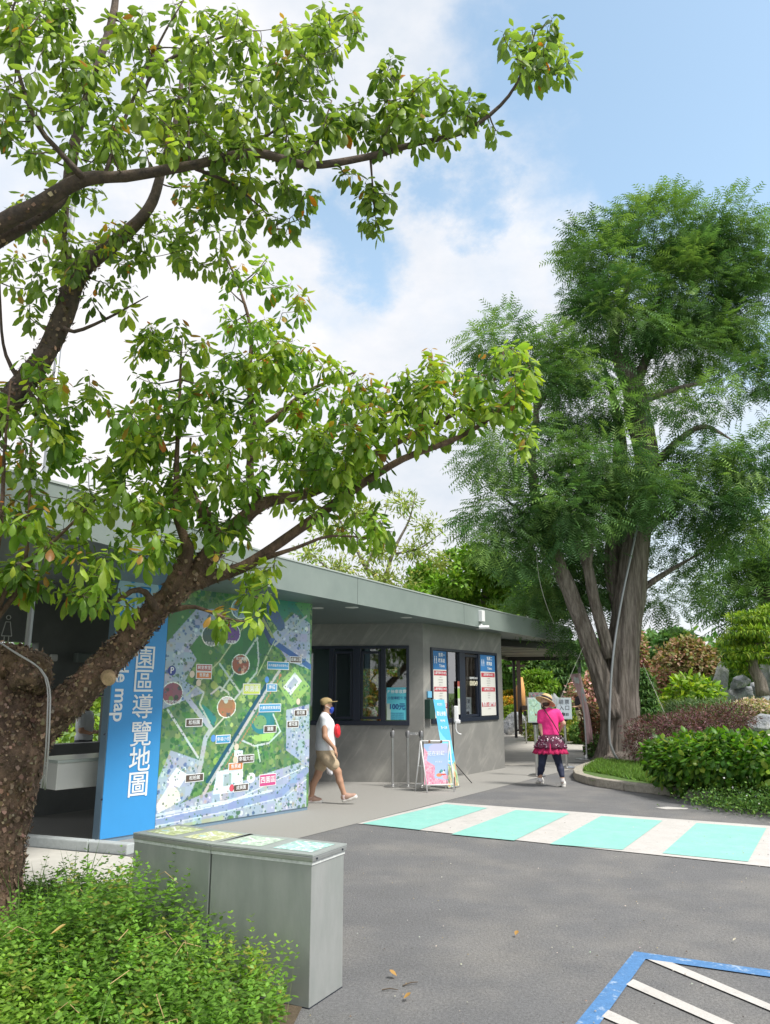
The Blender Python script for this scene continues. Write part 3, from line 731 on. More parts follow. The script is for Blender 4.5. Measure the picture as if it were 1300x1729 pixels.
mlab = thing('map_labels', None, None); mlab.parent = brd; mlab.location = BR - world_loc(brd)
cols_ = dict(b=(.10, .075, .06), r=(.42, .09, .06), o=(.66, .24, .08), c=(.07, .34, .62), y=(.56, .68, .12), m=(.60, .08, .26), n=(.05, .08, .30))
for s, x, y, w, h, c in (('網室教室', 430, 608, 100, 38, 'r'), ('售票處', 428, 660, 100, 36, 'o'), ('成美公堂', 1068, 552, 76, 34, 'b'), ('花卉園藝展示研習中心', 945, 593, 144, 42, 'c'), ('南橋', 900, 745, 66, 42, 'c'),
                         ('大鵬灣國家風景區', 888, 886, 146, 44, 'c'), ('東園區', 760, 755, 112, 60, 'y'), ('松柏園', 360, 988, 108, 42, 'b'), ('桂花園', 1100, 921, 82, 34, 'b'), ('櫻花園', 1047, 1000, 76, 36, 'b'), ('蓮園', 888, 1033, 80, 38, 'b'),
                         ('幸福小徑', 562, 1103, 92, 44, 'c'), ('幸福大道', 720, 1240, 106, 42, 'b'), ('售票處', 650, 1293, 92, 38, 'o'), ('成美園', 686, 1440, 96, 38, 'b'), ('西園區', 872, 1387, 108, 66, 'm'), ('松柏館', 363, 1372, 118, 40, 'b')):
    p = BP(240 + x * .2429, 980 + y * .2429, .003); a = BP(240 + (x - w / 2) * .2429, 980 + y * .2429, 0); b = BP(240 + (x + w / 2) * .2429, 980 + y * .2429, 0)
    W_ = (b - a).length; H_ = h * .2429 * (p.y / 1260)
    mb = MB(); mb.quad(p - bd * (W_ / 2 + .012) - up * (H_ / 2 + .01), p + bd * (W_ / 2 + .012) - up * (H_ / 2 + .01), p + bd * (W_ / 2 + .012) + up * (H_ / 2 + .01), p - bd * (W_ / 2 + .012) + up * (H_ / 2 + .01))
    lb = mb.build('label_plate', whitep, mlab)
    mb = MB(); q = p + bn * .002; mb.quad(q - bd * W_ / 2 - up * H_ / 2, q + bd * W_ / 2 - up * H_ / 2, q + bd * W_ / 2 + up * H_ / 2, q - bd * W_ / 2 + up * H_ / 2); mb.build('label_face', mat('label_' + c, cols_[c], .5), mlab)
    sz = min(H_ * .72, W_ * .92 / len(s) / .95); text_mesh('label_text', s, q + bn * .002, bd, up, sz, whitep, mlab, bold=.01)
for s, x, y in (('P', 206, 627),):
    q = BP(240 + x * .2429, 980 + y * .2429, .003); mb = MB(); mb.add([q + bd * (.06 * math.cos(a)) + up * (.06 * math.sin(a)) for a in np.linspace(0, 2 * math.pi, 24, endpoint=False)], [tuple(range(24))]); mb.build('parking_disc', mat('label_n', cols_['n'], .5), mlab)
    text_mesh('label_text', s, q + bn * .003, bd, up, .11, whitep, mlab, bold=.015)
for s, x, y in (('落羽松大道', 212, 846), ('多肉玉露花', 483, 440), ('紫紅樹廊', 616, 428), ('花海廣場', 686, 545), ('藝術裝置', 590, 822)):
    text_mesh('label_text', s, BP(240 + x * .2429, 980 + y * .2429, .004), bd, up, .045, whitep, mlab, bold=.01)
for x, y, c in ((346, 652, (.7, .62, .5)), (392, 712, (.75, .12, .15)), (646, 1246, (.75, .12, .15)), (655, 1158, (.7, .62, .5)), (1084, 842, (.7, .62, .5)), (622, 1442, (.7, .1, .15)), (866, 690, (.1, .3, .7)), (494, 1098, (.1, .3, .7))):
    q = BP(240 + x * .2429, 980 + y * .2429, .003); mb = MB(); mb.add([q + bd * (.04 * math.cos(a)) + up * (.045 * math.sin(a)) for a in np.linspace(0, 2 * math.pi, 16, endpoint=False)], [tuple(range(16))]); mb.build('map_pin', mat('pin_%d' % int(c[0] * 100 + c[1] * 10), c, .5), mlab)

# ================================================================ display pedestals
M_galv = mat('galvanised_steel', (.33, .355, .345), .45, metal=.25, var=.06, vscale=2.2, color2=(.40, .415, .41), stretch=(3, 3, 1), c2lo=.4, c2hi=.7, bump=.06, bscale=8)


def pedestal(label, p, ang, L_, W_, H_, plates):
    e = Vector((math.sin(R(ang)), math.cos(R(ang)), 0)); f = Vector((-e.y, e.x, 0)) if Vector((-e.y, e.x, 0)).y > 0 else Vector((e.y, -e.x, 0))
    q = Vector((p[0], p[1], 0)); t = thing('display_pedestal', label, 'display pedestal', q + e * L_ / 2 + f * W_ / 2, 'steel display pedestals beside the shrubs')
    pl = [q, q + e * L_, q + e * L_ + f * W_, q + f * W_]
    mb = MB(); mb.prism([(a.x, a.y) for a in reversed(pl)], .004, H_ - .035); mb.build('cabinet', M_galv, t, bevel=.004)
    ex = [q - e * .012 - f * .012, q + e * (L_ + .0) - f * .012, q + e * (L_ + .0) + f * (W_ + .012), q - e * .012 + f * (W_ + .012)]
    mb = MB(); mb.prism([(a.x, a.y) for a in reversed(ex)], H_ - .033, H_ - .008); mb.build('lid', mat('lid_steel', (.40, .42, .42), .3, metal=.6, var=.1), t, bevel=.003)
    mb = MB(); mb.prism([(a.x, a.y) for a in reversed(ex)], H_ - .006, H_ + .004); mb.build('glass_cover', mat('lid_cover', (.40, .44, .43), .35, metal=.2, var=.1), t)
    mb = MB(); se = [q - e * .004 - f * .004, q + e * (L_ + .002) - f * .004, q + e * (L_ + .002) + f * (W_ + .004), q - e * .004 + f * (W_ + .004)]; mb.prism([(a.x, a.y) for a in reversed(se)], H_ - .052, H_ - .034); mb.build('sealant', mat('sealant_white', (.62, .65, .64), .6, var=.25, vscale=12), t)
    mb = MB(); mb.prism([(a.x, a.y) for a in reversed(pl)], .001, .004); mb.build('base_seal', M_dark, t)
    for fx in (.03, .315): c_ = q - e * .0135 + f * fx + up * (H_ - .02); mb = MB(); mb.tube([c_, c_ - e * .003], .006, 8); mb.build('screw', M_dark, t)
    k = len(plates); 
    for i, c in enumerate(plates):
        s0 = (i + .1) / k * L_; s1 = (i + .86) / k * L_; W0_ = W_ * .1
        m_ = Print(40, 40, c); m_.grain(260, [c, tuple(min(1, v * 1.25 + .05) for v in c), tuple(v * .75 for v in c), (.75, .8, .75)], .01, .05)
        m_.line([(.1, .2), (.5, .5), (.85, .35)], .02, (.85, .88, .85)); m_.line([(.5, .5), (.45, .95)], .02, (.85, .88, .85)); m_.disc(.3, .65, .1, .08, (.4, .6, .65))
        a = q + e * s1 + f * (W_ * .88) + up * (H_ + .0055); m_.build('map_plate', a, e * (s0 - s1), -f * (W_ * .74), vin, t)
    return t


pedestal('larger grey steel display pedestal standing nearest the asphalt with pale cyan map plates', (-.405, 4.60), -63, .70, .355, .765, [(.38, .62, .58), (.46, .58, .48)])
pedestal('steel display pedestal half hidden by shrubs, with yellow green map plates', (-1.04, 4.925), -57, .68, .36, .765, [(.52, .56, .30), (.48, .56, .28)])

# ================================================================ TREES AND PLANTS
M_barkA = mat('flaky_bark', (.27, .175, .12), .9, var=.35, vscale=7, color2=(.12, .08, .06), c2lo=.38, c2hi=.6, bump=1.0, bscale=22, stretch=(1, 1, .6), detail=8, bdist=.05)
M_barkB = mat('branch_bark', (.13, .095, .075), .85, var=.3, vscale=14, color2=(.07, .055, .05), c2lo=.4, c2hi=.65, bump=.7, bscale=30, bdist=.02)
M_cyp = mat('cypress_bark', (.31, .27, .24), .9, var=.25, vscale=5, color2=(.15, .125, .105), c2lo=.40, c2hi=.60, bump=1.0, bscale=16, stretch=(2.4, 2.4, .22), detail=9, bdist=.06)
M_leaf = mat('leaf', rough=.42, attr=True, transl=.5, var=.12, vscale=9, spec=.45)
M_leafm = mat('leaf_matt', rough=.6, attr=True, transl=.28, spec=.3)
M_twig = mat('twig', (.11, .085, .06), .85, var=.2)


def grow(name_, label, cat, base, limbs, tips, leaf_len, cols, young, trunk_m, near=True, ring_seg=56, droop=.55, n_leaf=(9, 14), group=None, chips=0, wid=.27):
    """limbs: list of lists of (px, py, Y, r); tips: (Vector, radius of shoot) list, connected to the closest wood"""
    t = thing(name_, label, cat, base, group)
    nodes = []; nr = []; V_, F_ = [], []; first = True
    wood = []
    for li, lb in enumerate(limbs):
        pts = [P(a, b, c) if not isinstance(a, Vector) else a for a, b, c, r in lb]; rad = [r for *_, r in lb]
        p_, r_ = smooth_path(pts, rad, .03 if max(rad) > .09 else .08); seg = ring_seg if max(rad) > .09 else (14 if max(rad) > .03 else 8)
        vs, fs = tube_geo(p_, r_, seg, True, wob=.11 if max(rad) > .09 else .10, wscale=7 if max(rad) < .09 else 4.5)
        n0 = len(V_); V_ += vs; F_ += [tuple(i + n0 for i in f) for f in fs]
        wood.append((p_, r_)); nodes += p_; nr += r_
    me = bpy.data.meshes.new('trunk'); me.from_pydata(V_, [], F_); me.update(); link('trunk', me, trunk_m, t, smooth=True)
    if chips:   # loose flakes of bark standing off the trunk and the big limb
        cp, cy, cz, cs = [], [], [], []
        for p_, r_ in wood:
            for i in range(1, len(p_) - 1):
                if r_[i] < .045: continue
                ax = (p_[i + 1] - p_[i - 1]).normalized(); k = int(r_[i] * chips)
                for _ in range(k):
                    d = Vector(rng.normal(size=3)); d = (d - ax * d.dot(ax)).normalized(); q = p_[i] + ax * rng.uniform(-.03, .03) + d * r_[i] * rng.uniform(.96, 1.08)
                    cp.append(q); s_ = ax * (1 if rng.random() < .5 else -1) + Vector(rng.normal(size=3)) * .35 + d * .28; cy.append(s_); cz.append(d); cs.append(rng.uniform(.008, .038))
        tv = np.array([(-.3, 0, 0), (.4, .1, .0), (.3, .6, .12), (.1, 1, .30), (-.45, .7, .1)]); tf = np.array([(0, 1, 2), (0, 2, 4), (4, 2, 3)])
        foliage('bark_flakes', (tv, tf), np.array(cp), np.array(cy), np.array(cz), np.array(cs), palette(len(cp), [(.20, .135, .09), (.26, .18, .12), (.12, .08, .055), (.16, .11, .075), (.33, .24, .17)], .2), mat('bark_flake', rough=.9, attr=True), t)
    # twigs
    N = np.array([tuple(p) for p in nodes]); NR = list(nr); tv_, tf_ = [], []; shoots = []
    T = [Vector(q) for q in tips]; d0 = [np.min(np.linalg.norm(N - np.array(q), axis=1)) for q in T]
    for i in np.argsort(d0):
        q = T[i]; dd = np.linalg.norm(N - np.array(q), axis=1) + np.maximum(0, N[:, 2] - q.z) * .5; j = int(np.argmin(dd)); a = Vector(N[j]); L_ = (q - a).length
        ctrl = a.lerp(q, .5) + Vector((0, 0, -.12 * L_)) + Vector(rng.normal(size=3)) * .08 * L_
        k = max(3, int(L_ / .09)); pts = [a * (1 - s) ** 2 + ctrl * 2 * s * (1 - s) + q * s * s for s in np.linspace(0, 1, k + 1)]
        r0 = min(NR[j] * .8, .005 + .010 * L_); rr = [r0 * (1 - s) + .0028 * s for s in np.linspace(0, 1, k + 1)]
        vs, fs = tube_geo(pts, rr, 5, False); n0 = len(tv_); tv_ += vs; tf_ += [tuple(x + n0 for x in f) for f in fs]
        N = np.vstack([N, np.array([tuple(p) for p in pts[1:]])]); NR += rr[1:]; shoots.append((q, (pts[-1] - pts[-2]).normalized()))
    me = bpy.data.meshes.new('twigs'); me.from_pydata(tv_, [], tf_); me.update(); link('twig_growth', me, M_twig, t, smooth=True)['kind'] = 'stuff'
    # whorls of drooping leaves along the last part of every shoot
    pos, yd, zd, sz, cc, pe = [], [], [], [], [], []
    for q, d in shoots:
        d = (d + Vector((0, 0, .55))).normalized(); n = rng.integers(*n_leaf); a0 = rng.uniform(0, 6.28); fresh = rng.random(); base_c = np.array(cols[rng.integers(len(cols))]) * rng.uniform(.8, 1.2)
        x = d.cross(Vector((.3, .9, .1))).normalized(); y = d.cross(x); sc = rng.uniform(.82, 1.15)
        for k in range(n):
            f = k / n; s_ = a0 + k * 2.4; o = x * math.cos(s_) + y * math.sin(s_)
            el = -.45 + 1.15 * f; dirv = (o * math.cos(el) + Vector((0, 0, 1)) * math.sin(el) + d * .15).normalized()
            st = q + d * (.13 * (f - .75)) * (leaf_len / .12); b = st + dirv * leaf_len * .30
            pe.append((st, b)); dv = (dirv + Vector((0, 0, -.48)) + Vector(rng.normal(size=3)) * .24).normalized()
            pos.append(b); yd.append(dv); zd.append(Vector((0, 0, 1)) + Vector(rng.normal(size=3)) * .25); sz.append(leaf_len * sc * (1 - .42 * f * f) * rng.uniform(.62, 1.2))
            c = base_c * rng.uniform(.82, 1.18)
            if fresh < young[0] and f > .45: c = np.array((.38, .48, .05)) * rng.uniform(.8, 1.15)
            if fresh < young[1] and f > .7: c = np.array((.42, .24, .05))
            if rng.random() < .013: c = np.array([(.55, .20, .03), (.42, .27, .05), (.30, .15, .05)][rng.integers(3)])
            cc.append(c)
    foliage('leaves', leaf_tpl(droop, wid, .15), np.array(pos), np.array(yd), np.array(zd), np.array(sz), np.array(cc), M_leaf, t)
    A = np.array([tuple(a) for a, b in pe]); B = np.array([tuple(b) for a, b in pe]); S = np.cross(B - A, (0.2, .3, 1)); S = unit(S) * .0016
    W = np.stack([A - S, A + S, B], 1).reshape(-1, 3); me = arr_mesh('petioles', W, np.arange(len(W)).reshape(-1, 3)); link('petioles', me, mat('petiole', (.22, .24, .06), .6), t)
    return t


def tips_in(ells, dens=1.08):
    out_ = []
    for cx, cy, rx, ry, Y, dy, n in ells:
        for _ in range(max(2, int(n * dens))):
            while True:
                a, b = rng.uniform(-1, 1, 2)
                if a * a + b * b <= 1: break
            out_.append(P(cx + a * rx, cy + b * ry, Y + rng.uniform(-dy, dy)))
    return out_


GREENS = [(.23, .38, .055), (.18, .33, .05), (.28, .42, .065), (.12, .23, .045), (.33, .46, .07)]
limbsA = [
    [(-55, 1660, 5.72, .24), (-32, 1540, 5.68, .215), (-20, 1430, 5.64, .235), (-8, 1340, 5.62, .25), (6, 1270, 5.6, .275), (10, 1200, 5.6, .285), (9, 1150, 5.6, .28), (8, 1112, 5.6, .235), (8, 1096, 5.6, .10)],
    [(8, 1300, 5.62, .17), (64, 1226, 5.6, .15), (124, 1178, 5.56, .118), (168, 1132, 5.52, .104), (215, 1085, 5.48, .096), (265, 1030, 5.45, .088), (308, 990, 5.42, .080), (345, 960, 5.4, .070)],
    [(320, 985, 5.42, 0.0684), (365, 972, 5.4, 0.05016), (410, 958, 5.38, 0.0418), (460, 925, 5.34, 0.03724), (530, 875, 5.28, 0.0342), (600, 825, 5.2, 0.02964), (680, 775, 5.1, 0.02432), (760, 745, 5.02, 0.019), (820, 712, 4.96, 0.01292), (850, 685, 4.92, 0.0076)],
    [(335, 965, 5.4, 0.0836), (372, 915, 5.4, 0.06688), (408, 878, 5.42, 0.05472), (450, 848, 5.46, 0.0456), (520, 833, 5.5, 0.038), (575, 806, 5.5, 0.0342), (640, 762, 5.44, 0.02736), (710, 728, 5.38, 0.02128), (780, 690, 5.32, 0.0152), (835, 640, 5.28, 0.00988), (852, 585, 5.26, 0.00532)],
    [(378, 918, 5.4, 0.057), (352, 888, 5.36, 0.05168), (344, 862, 5.34, 0.0456), (330, 845, 5.4, 0.0228), (318, 800, 5.5, 0.0152), (322, 740, 5.6, 0.00912)],
    [(285, 1010, 5.42, 0.076), (303, 965, 5.34, 0.0646), (318, 925, 5.28, 0.0418), (300, 880, 5.2, 0.0266), (298, 790, 5.15, 0.01824), (303, 680, 5.1, 0.0114), (306, 585, 5.1, 0.00608)],
    [(440, 852, 5.46, 0.0342), (422, 800, 5.55, 0.02888), (428, 720, 5.66, 0.02584), (420, 640, 5.72, 0.02128), (424, 560, 5.75, 0.0152), (398, 470, 5.75, 0.00988), (372, 420, 5.7, 0.00532)],
    [(428, 730, 5.64, 0.0228), (470, 700, 5.6, 0.02128), (520, 660, 5.55, 0.0152), (600, 628, 5.5, 0.0076)],
    [(262, 1028, 5.30, 0.0304), (245, 1000, 5.15, 0.02128), (222, 998, 5.1, 0.01824), (190, 1018, 5.05, 0.01368), (140, 1010, 5.0, 0.0076)],
    [(290, 1030, 5.30, 0.0228), (330, 1025, 5.1, 0.01368), (385, 1045, 5.0, 0.00912), (420, 1050, 4.95, 0.00456)],
    [(430, 948, 5.35, 0.0228), (500, 925, 5.2, 0.01216), (560, 905, 5.1, 0.00912), (650, 912, 5.0, 0.00456)],
    [(8, 1140, 5.35, 0.038), (-18, 1070, 5.1, 0.0228), (35, 985, 4.95, 0.01368), (48, 880, 4.85, 0.00912), (52, 760, 4.8, 0.0076), (70, 640, 4.8, 0.00456)],
    [(-18, 1070, 5.1, 0.019), (20, 980, 4.9, 0.0152), (100, 905, 4.85, 0.0114), (165, 840, 4.9, 0.00608)],
    [(-60, 1100, 5.0, 0.0228), (-5, 930, 4.7, 0.0152), (8, 760, 4.6, 0.01064), (18, 640, 4.6, 0.00532)],
]
tipsA = tips_in([(48, 700, 75, 95, 4.8, .4, 42), (30, 850, 55, 70, 4.8, .3, 14), (180, 770, 110, 90, 5.1, .5, 52), (290, 620, 80, 78, 5.2, .4, 32), (310, 740, 110, 90, 5.2, .5, 50), (190, 890, 130, 70, 5.1, .5, 44),
                 (110, 965, 90, 50, 4.9, .4, 20), (180, 1015, 55, 26, 4.95, .25, 7), (330, 865, 100, 80, 5.3, .5, 36), (435, 540, 85, 105, 5.6, .45, 40), (500, 640, 95, 70, 5.5, .4, 42), (450, 760, 105, 80, 5.4, .5, 42),
                 (565, 745, 85, 75, 5.3, .4, 40), (650, 690, 90, 62, 5.2, .4, 40), (745, 680, 70, 62, 5.1, .35, 34), (845, 645, 58, 72, 4.95, .3, 34), (868, 742, 36, 36, 4.9, .2, 6), (560, 865, 75, 45, 5.2, .3, 17), (640, 900, 60, 36, 5.1, .25, 8),
                 (440, 985, 36, 38, 5.15, .2, 9), (400, 1040, 50, 22, 4.95, .2, 4), (720, 620, 55, 28, 5.2, .25, 9), (600, 790, 60, 40, 5.2, .3, 12), (385, 650, 60, 60, 5.5, .3, 16), (140, 660, 45, 30, 5.1, .3, 8), (30, 980, 45, 50, 4.9, .2, 8)])
GREENB = [(.20, .31, .065), (.16, .26, .055), (.24, .35, .075), (.11, .19, .05), (.28, .38, .09)]
treeA = grow('courtyard_tree', 'flaky barked tree, sawn trunk top, one long limb leaning right over the board', 'tree', P(-20, 1600, 5.7) * 1.0, limbsA, tipsA, .098, GREENS, (.34, .10), M_barkA, chips=420)
# the sawn stub facing the viewer on the big limb, and wires
mb = MB(); c = P(184, 1147, 5.36); mb.tube([c + Vector((-.03, .06, .02)), c, c + Vector((0, -.006, -.002))], [.05, .046, .03], 14)
mb.build('cut_stub', mat('cut_wood', (.42, .30, .18), .8, var=.2, vscale=20), treeA, smooth=False)
wire = [P(-40, 1060, 5.25), P(20, 1098, 5.22), P(66, 1128, 5.25), P(80, 1160, 5.24), P(80, 1210, 5.22), P(77, 1270, 5.24), P(72, 1330, 5.3)]
o_ = MB(); p_, r_ = smooth_path(wire, [.006] * len(wire), .05); o_.tube(p_, r_, 6); o_.tube([p + Vector((.018, -.004, -.012)) for p in p_], r_, 6)
tag(o_.build('tree_wire', mat('wire_grey', (.42, .42, .42), .5, metal=.4), smooth=True), 'thin grey wires looped over the sawn trunk top and hanging down its side', 'wire')

limbsB = [
    [(Vector((-3.5, 4.9, 0)), 0, 0, 0.16), (Vector((-3.45, 4.9, 0.72)), 0, 0, 0.136), (-130, 980, 5.0, 0.12), (-60, 790, 5.05, 0.1), (30, 660, 5.1, 0.08), (75, 600, 5.1, 0.0704), (108, 530, 5.05, 0.0736), (130, 465, 5.0, 0.076), (165, 432, 4.95, 0.056), (215, 392, 4.9, 0.0464), (255, 345, 4.9, 0.04), (275, 280, 4.9, 0.0288), (300, 190, 4.9, 0.0208), (310, 90, 4.9, 0.0112)],
    [(135, 462, 5.0, 0.031), (108, 425, 4.95, 0.0217), (113, 350, 4.9, 0.01612), (110, 290, 4.85, 0.01116), (150, 190, 4.8, 0.00744)],
    [(100, 548, 5.05, 0.0186), (125, 560, 5.0, 0.01364), (180, 538, 4.95, 0.00992), (250, 500, 4.9, 0.0031)],
    [(-130, 980, 4.95, 0.0744), (-150, 640, 4.5, 0.0713), (-90, 440, 4.25, 0.0651), (0, 378, 4.15, 0.05456), (70, 342, 4.1, 0.04712), (140, 303, 4.08, 0.04092), (210, 298, 4.06, 0.03286), (330, 278, 4.05, 0.02914), (430, 258, 4.05, 0.0279), (520, 279, 4.08, 0.02356), (620, 265, 4.1, 0.0217), (700, 243, 4.1, 0.01736), (780, 224, 4.1, 0.01426), (845, 178, 4.08, 0.01116), (880, 125, 4.05, 0.00744), (905, 50, 4.0, 0.00372)],
    [(-90, 460, 4.3, 0.0558), (0, 402, 4.28, 0.0496), (70, 362, 4.3, 0.0434), (112, 318, 4.35, 0.03596), (130, 225, 4.4, 0.031), (158, 130, 4.45, 0.0279), (190, 30, 4.5, 0.0248), (200, -60, 4.5, 0.0186)],
    [(140, 300, 4.05, 0.0217), (95, 250, 3.95, 0.0155), (60, 205, 3.9, 0.01364), (25, 100, 3.85, 0.01054), (18, 30, 3.85, 0.00744), (40, -30, 3.85, 0.00496)],
    [(175, 300, 4.1, 0.01364), (215, 190, 4.2, 0.01116), (270, 70, 4.3, 0.00744), (310, 0, 4.3, 0.00434)],
    [(350, 275, 4.05, 0.0124), (400, 250, 4.2, 0.01116), (470, 215, 4.3, 0.00744), (520, 130, 4.35, 0.00434)],
    [(320, 280, 4.05, 0.0093), (318, 210, 4.0, 0.00744), (320, 140, 4.0, 0.00434)],
    [(500, 278, 4.08, 0.00992), (535, 240, 4.1, 0.00744), (560, 170, 4.1, 0.00434)],
    [(625, 262, 4.1, 0.00868), (628, 300, 4.15, 0.0062), (632, 350, 4.2, 0.00372)],
    [(330, 285, 4.1, 0.0124), (390, 310, 4.3, 0.0093), (440, 350, 4.4, 0.00496)],
    [(230, 200, 4.7, 0.0124), (260, 120, 4.6, 0.0124), (330, 80, 4.6, 0.00992), (400, 55, 4.6, 0.0062), (440, 52, 4.6, 0.0031)],
    [(60, 680, 5.1, 0.0248), (10, 600, 5.0, 0.0124), (0, 500, 4.9, 0.00744), (0, 440, 4.9, 0.00496)],
]
tipsB = tips_in([(70, 140, 95, 130, 3.95, .35, 46), (70, 20, 90, 40, 3.9, .3, 14), (240, 140, 120, 120, 4.2, .5, 62), (330, 60, 110, 60, 4.3, .4, 22), (370, 190, 110, 85, 4.25, .4, 48), (500, 150, 80, 120, 4.3, .4, 48), (560, 50, 55, 45, 4.3, .3, 16), (575, 200, 45, 50, 4.15, .25, 14),
                 (690, 165, 68, 48, 4.1, .2, 22), (650, 110, 22, 22, 4.1, .1, 4), (640, 215, 30, 30, 4.1, .15, 6), (780, 178, 45, 26, 4.1, .15, 9), (905, 85, 62, 58, 4.0, .25, 24), (835, 225, 16, 14, 4.05, .1, 2), (640, 350, 42, 36, 4.2, .15, 9), (600, 300, 26, 14, 4.2, .1, 3),
                 (190, 410, 130, 70, 4.9, .4, 34), (60, 430, 75, 80, 4.9, .3, 20), (90, 330, 80, 40, 4.6, .3, 10), (390, 330, 110, 55, 4.6, .4, 32), (500, 330, 45, 45, 4.5, .3, 9), (360, 420, 70, 40, 4.9, .3, 12), (190, 500, 50, 30, 5.0, .2, 5), (30, 520, 26, 60, 4.9, .2, 4), (480, 380, 28, 24, 4.6, .2, 4), (230, 250, 100, 40, 4.4, .3, 14), (450, 240, 60, 22, 4.2, .25, 8), (720, 230, 60, 14, 4.1, .1, 4)])
grow('courtyard_tree', 'tree at the left edge, its dark limb reaching high across the sky', 'tree', (-3.5, 4.9, 0), limbsB, tipsB, .092, GREENB, (.10, .03), M_barkB, chips=160)

# the slim steel pole behind the trunk
sp = P(66, 900, 7.0); mb = MB(); mb.tube([(sp.x, 7.0, 0), (sp.x, 7.0, 3.2), (sp.x, 7.0, 6.6)], .028, 12); pl_ = thing('steel_pole', 'slim grey upright steel pole rising behind the sawn trunk through the leaves', 'pole', (sp.x, 7.0, 0))
mb.build('shaft', mat('pole_steel', (.36, .38, .40), .4, metal=.5), pl_, smooth=True)
mb = MB(); mb.lathe([(.06, 0), (.06, .02), (.032, .05)], (sp.x, 7.0, .0), 12); mb.build('base_plate', mat('pole_steel'), pl_)


# ---------------------------------------------------------------- feathery tree on the right
def spray_tpl():
    vs, fs = [], []
    for k in range(9):
        t = .12 + .1 * k; s_ = -1 if k % 2 else 1; L_ = .42 * (1 - .35 * t); n = len(vs)
        vs += [(0, t - .015, -.10 * t * t), (s_ * .035, t + .10, -.10 * t * t), (s_ * L_ * .85, t + L_ * .55, -.16 * t - .12 * L_)]; fs.append((n, n + 1, n + 2) if s_ > 0 else (n, n + 2, n + 1))
    n = len(vs); vs += [(-.012, 0, 0), (.012, 0, 0), (0, 1.05, -.14)]; fs.append((n, n + 1, n + 2)); return np.array(vs), np.array(fs)


def feather_crown(name, ells, cols, parent, size=.42, sub=26, per=22, subr=.42, m=None, tpl=None, squash=.8, sub_den=1.0):
    pos, yd, zd, cc = [], [], [], []
    for e in ells:
        cx, cy, rx, ry, Y, dY = e[:6]; den = e[6] if len(e) > 6 else 1.0; c0 = P(cx, cy, Y); s_ = Y / F * 1.02
        n = int(sub * den * sub_den * (rx * ry / 8000.0)) + 2
        u = rand_dirs(n) * (rng.random((n, 1)) ** .45); C_ = np.array(c0) + u * np.array((rx * s_, dY, ry * s_))
        for c in C_:
            k = rng.integers(int(per * .6), int(per * 1.4)); base_c = np.array(cols[rng.integers(len(cols))]) * rng.uniform(.75, 1.25)
            r_ = subr * rng.uniform(.7, 1.35); v = rand_dirs(k) * (rng.random((k, 1)) ** .5) * r_ * np.array((1.25, 1.25, squash))
            pos.append(c + v); d = unit(v + (c - np.array(c0)) * .4 + rng.normal(size=(k, 3)) * .15) + np.array((0, 0, -.35)); yd.append(d); zd.append(np.tile((0, 0, 1.), (k, 1)) + rng.normal(size=(k, 3)) * .4)
            cc.append(np.clip(base_c * rng.uniform(.8, 1.2, (k, 1)), .004, 1))
    pos, yd, zd, cc = map(np.concatenate, (pos, yd, zd, cc))
    return foliage(name, tpl or spray_tpl(), pos, yd, zd, size * rng.uniform(.7, 1.3, len(pos)), cc, m or M_leafm, parent)


def wood_mesh(limbs, m, parent, seg=14, ridge=.0, name='trunk', wob=.08):
    V_, F_ = [], []
    for lb in limbs:
        pts = [P(a, b, c) if not isinstance(a, Vector) else a for a, b, c, r in lb]; rad = [r for *_, r in lb]; p_, r_ = smooth_path(pts, rad, .18)
        vs, fs = tube_geo(p_, r_, seg if max(rad) > .12 else 8, True, wob=wob, wscale=2, ridge=ridge if max(rad) > .12 else 0); n0 = len(V_); V_ += vs; F_ += [tuple(i + n0 for i in f) for f in fs]
    me = bpy.data.meshes.new(name); me.from_pydata(V_, [], F_); me.update(); return link(name, me, m, parent, smooth=True)


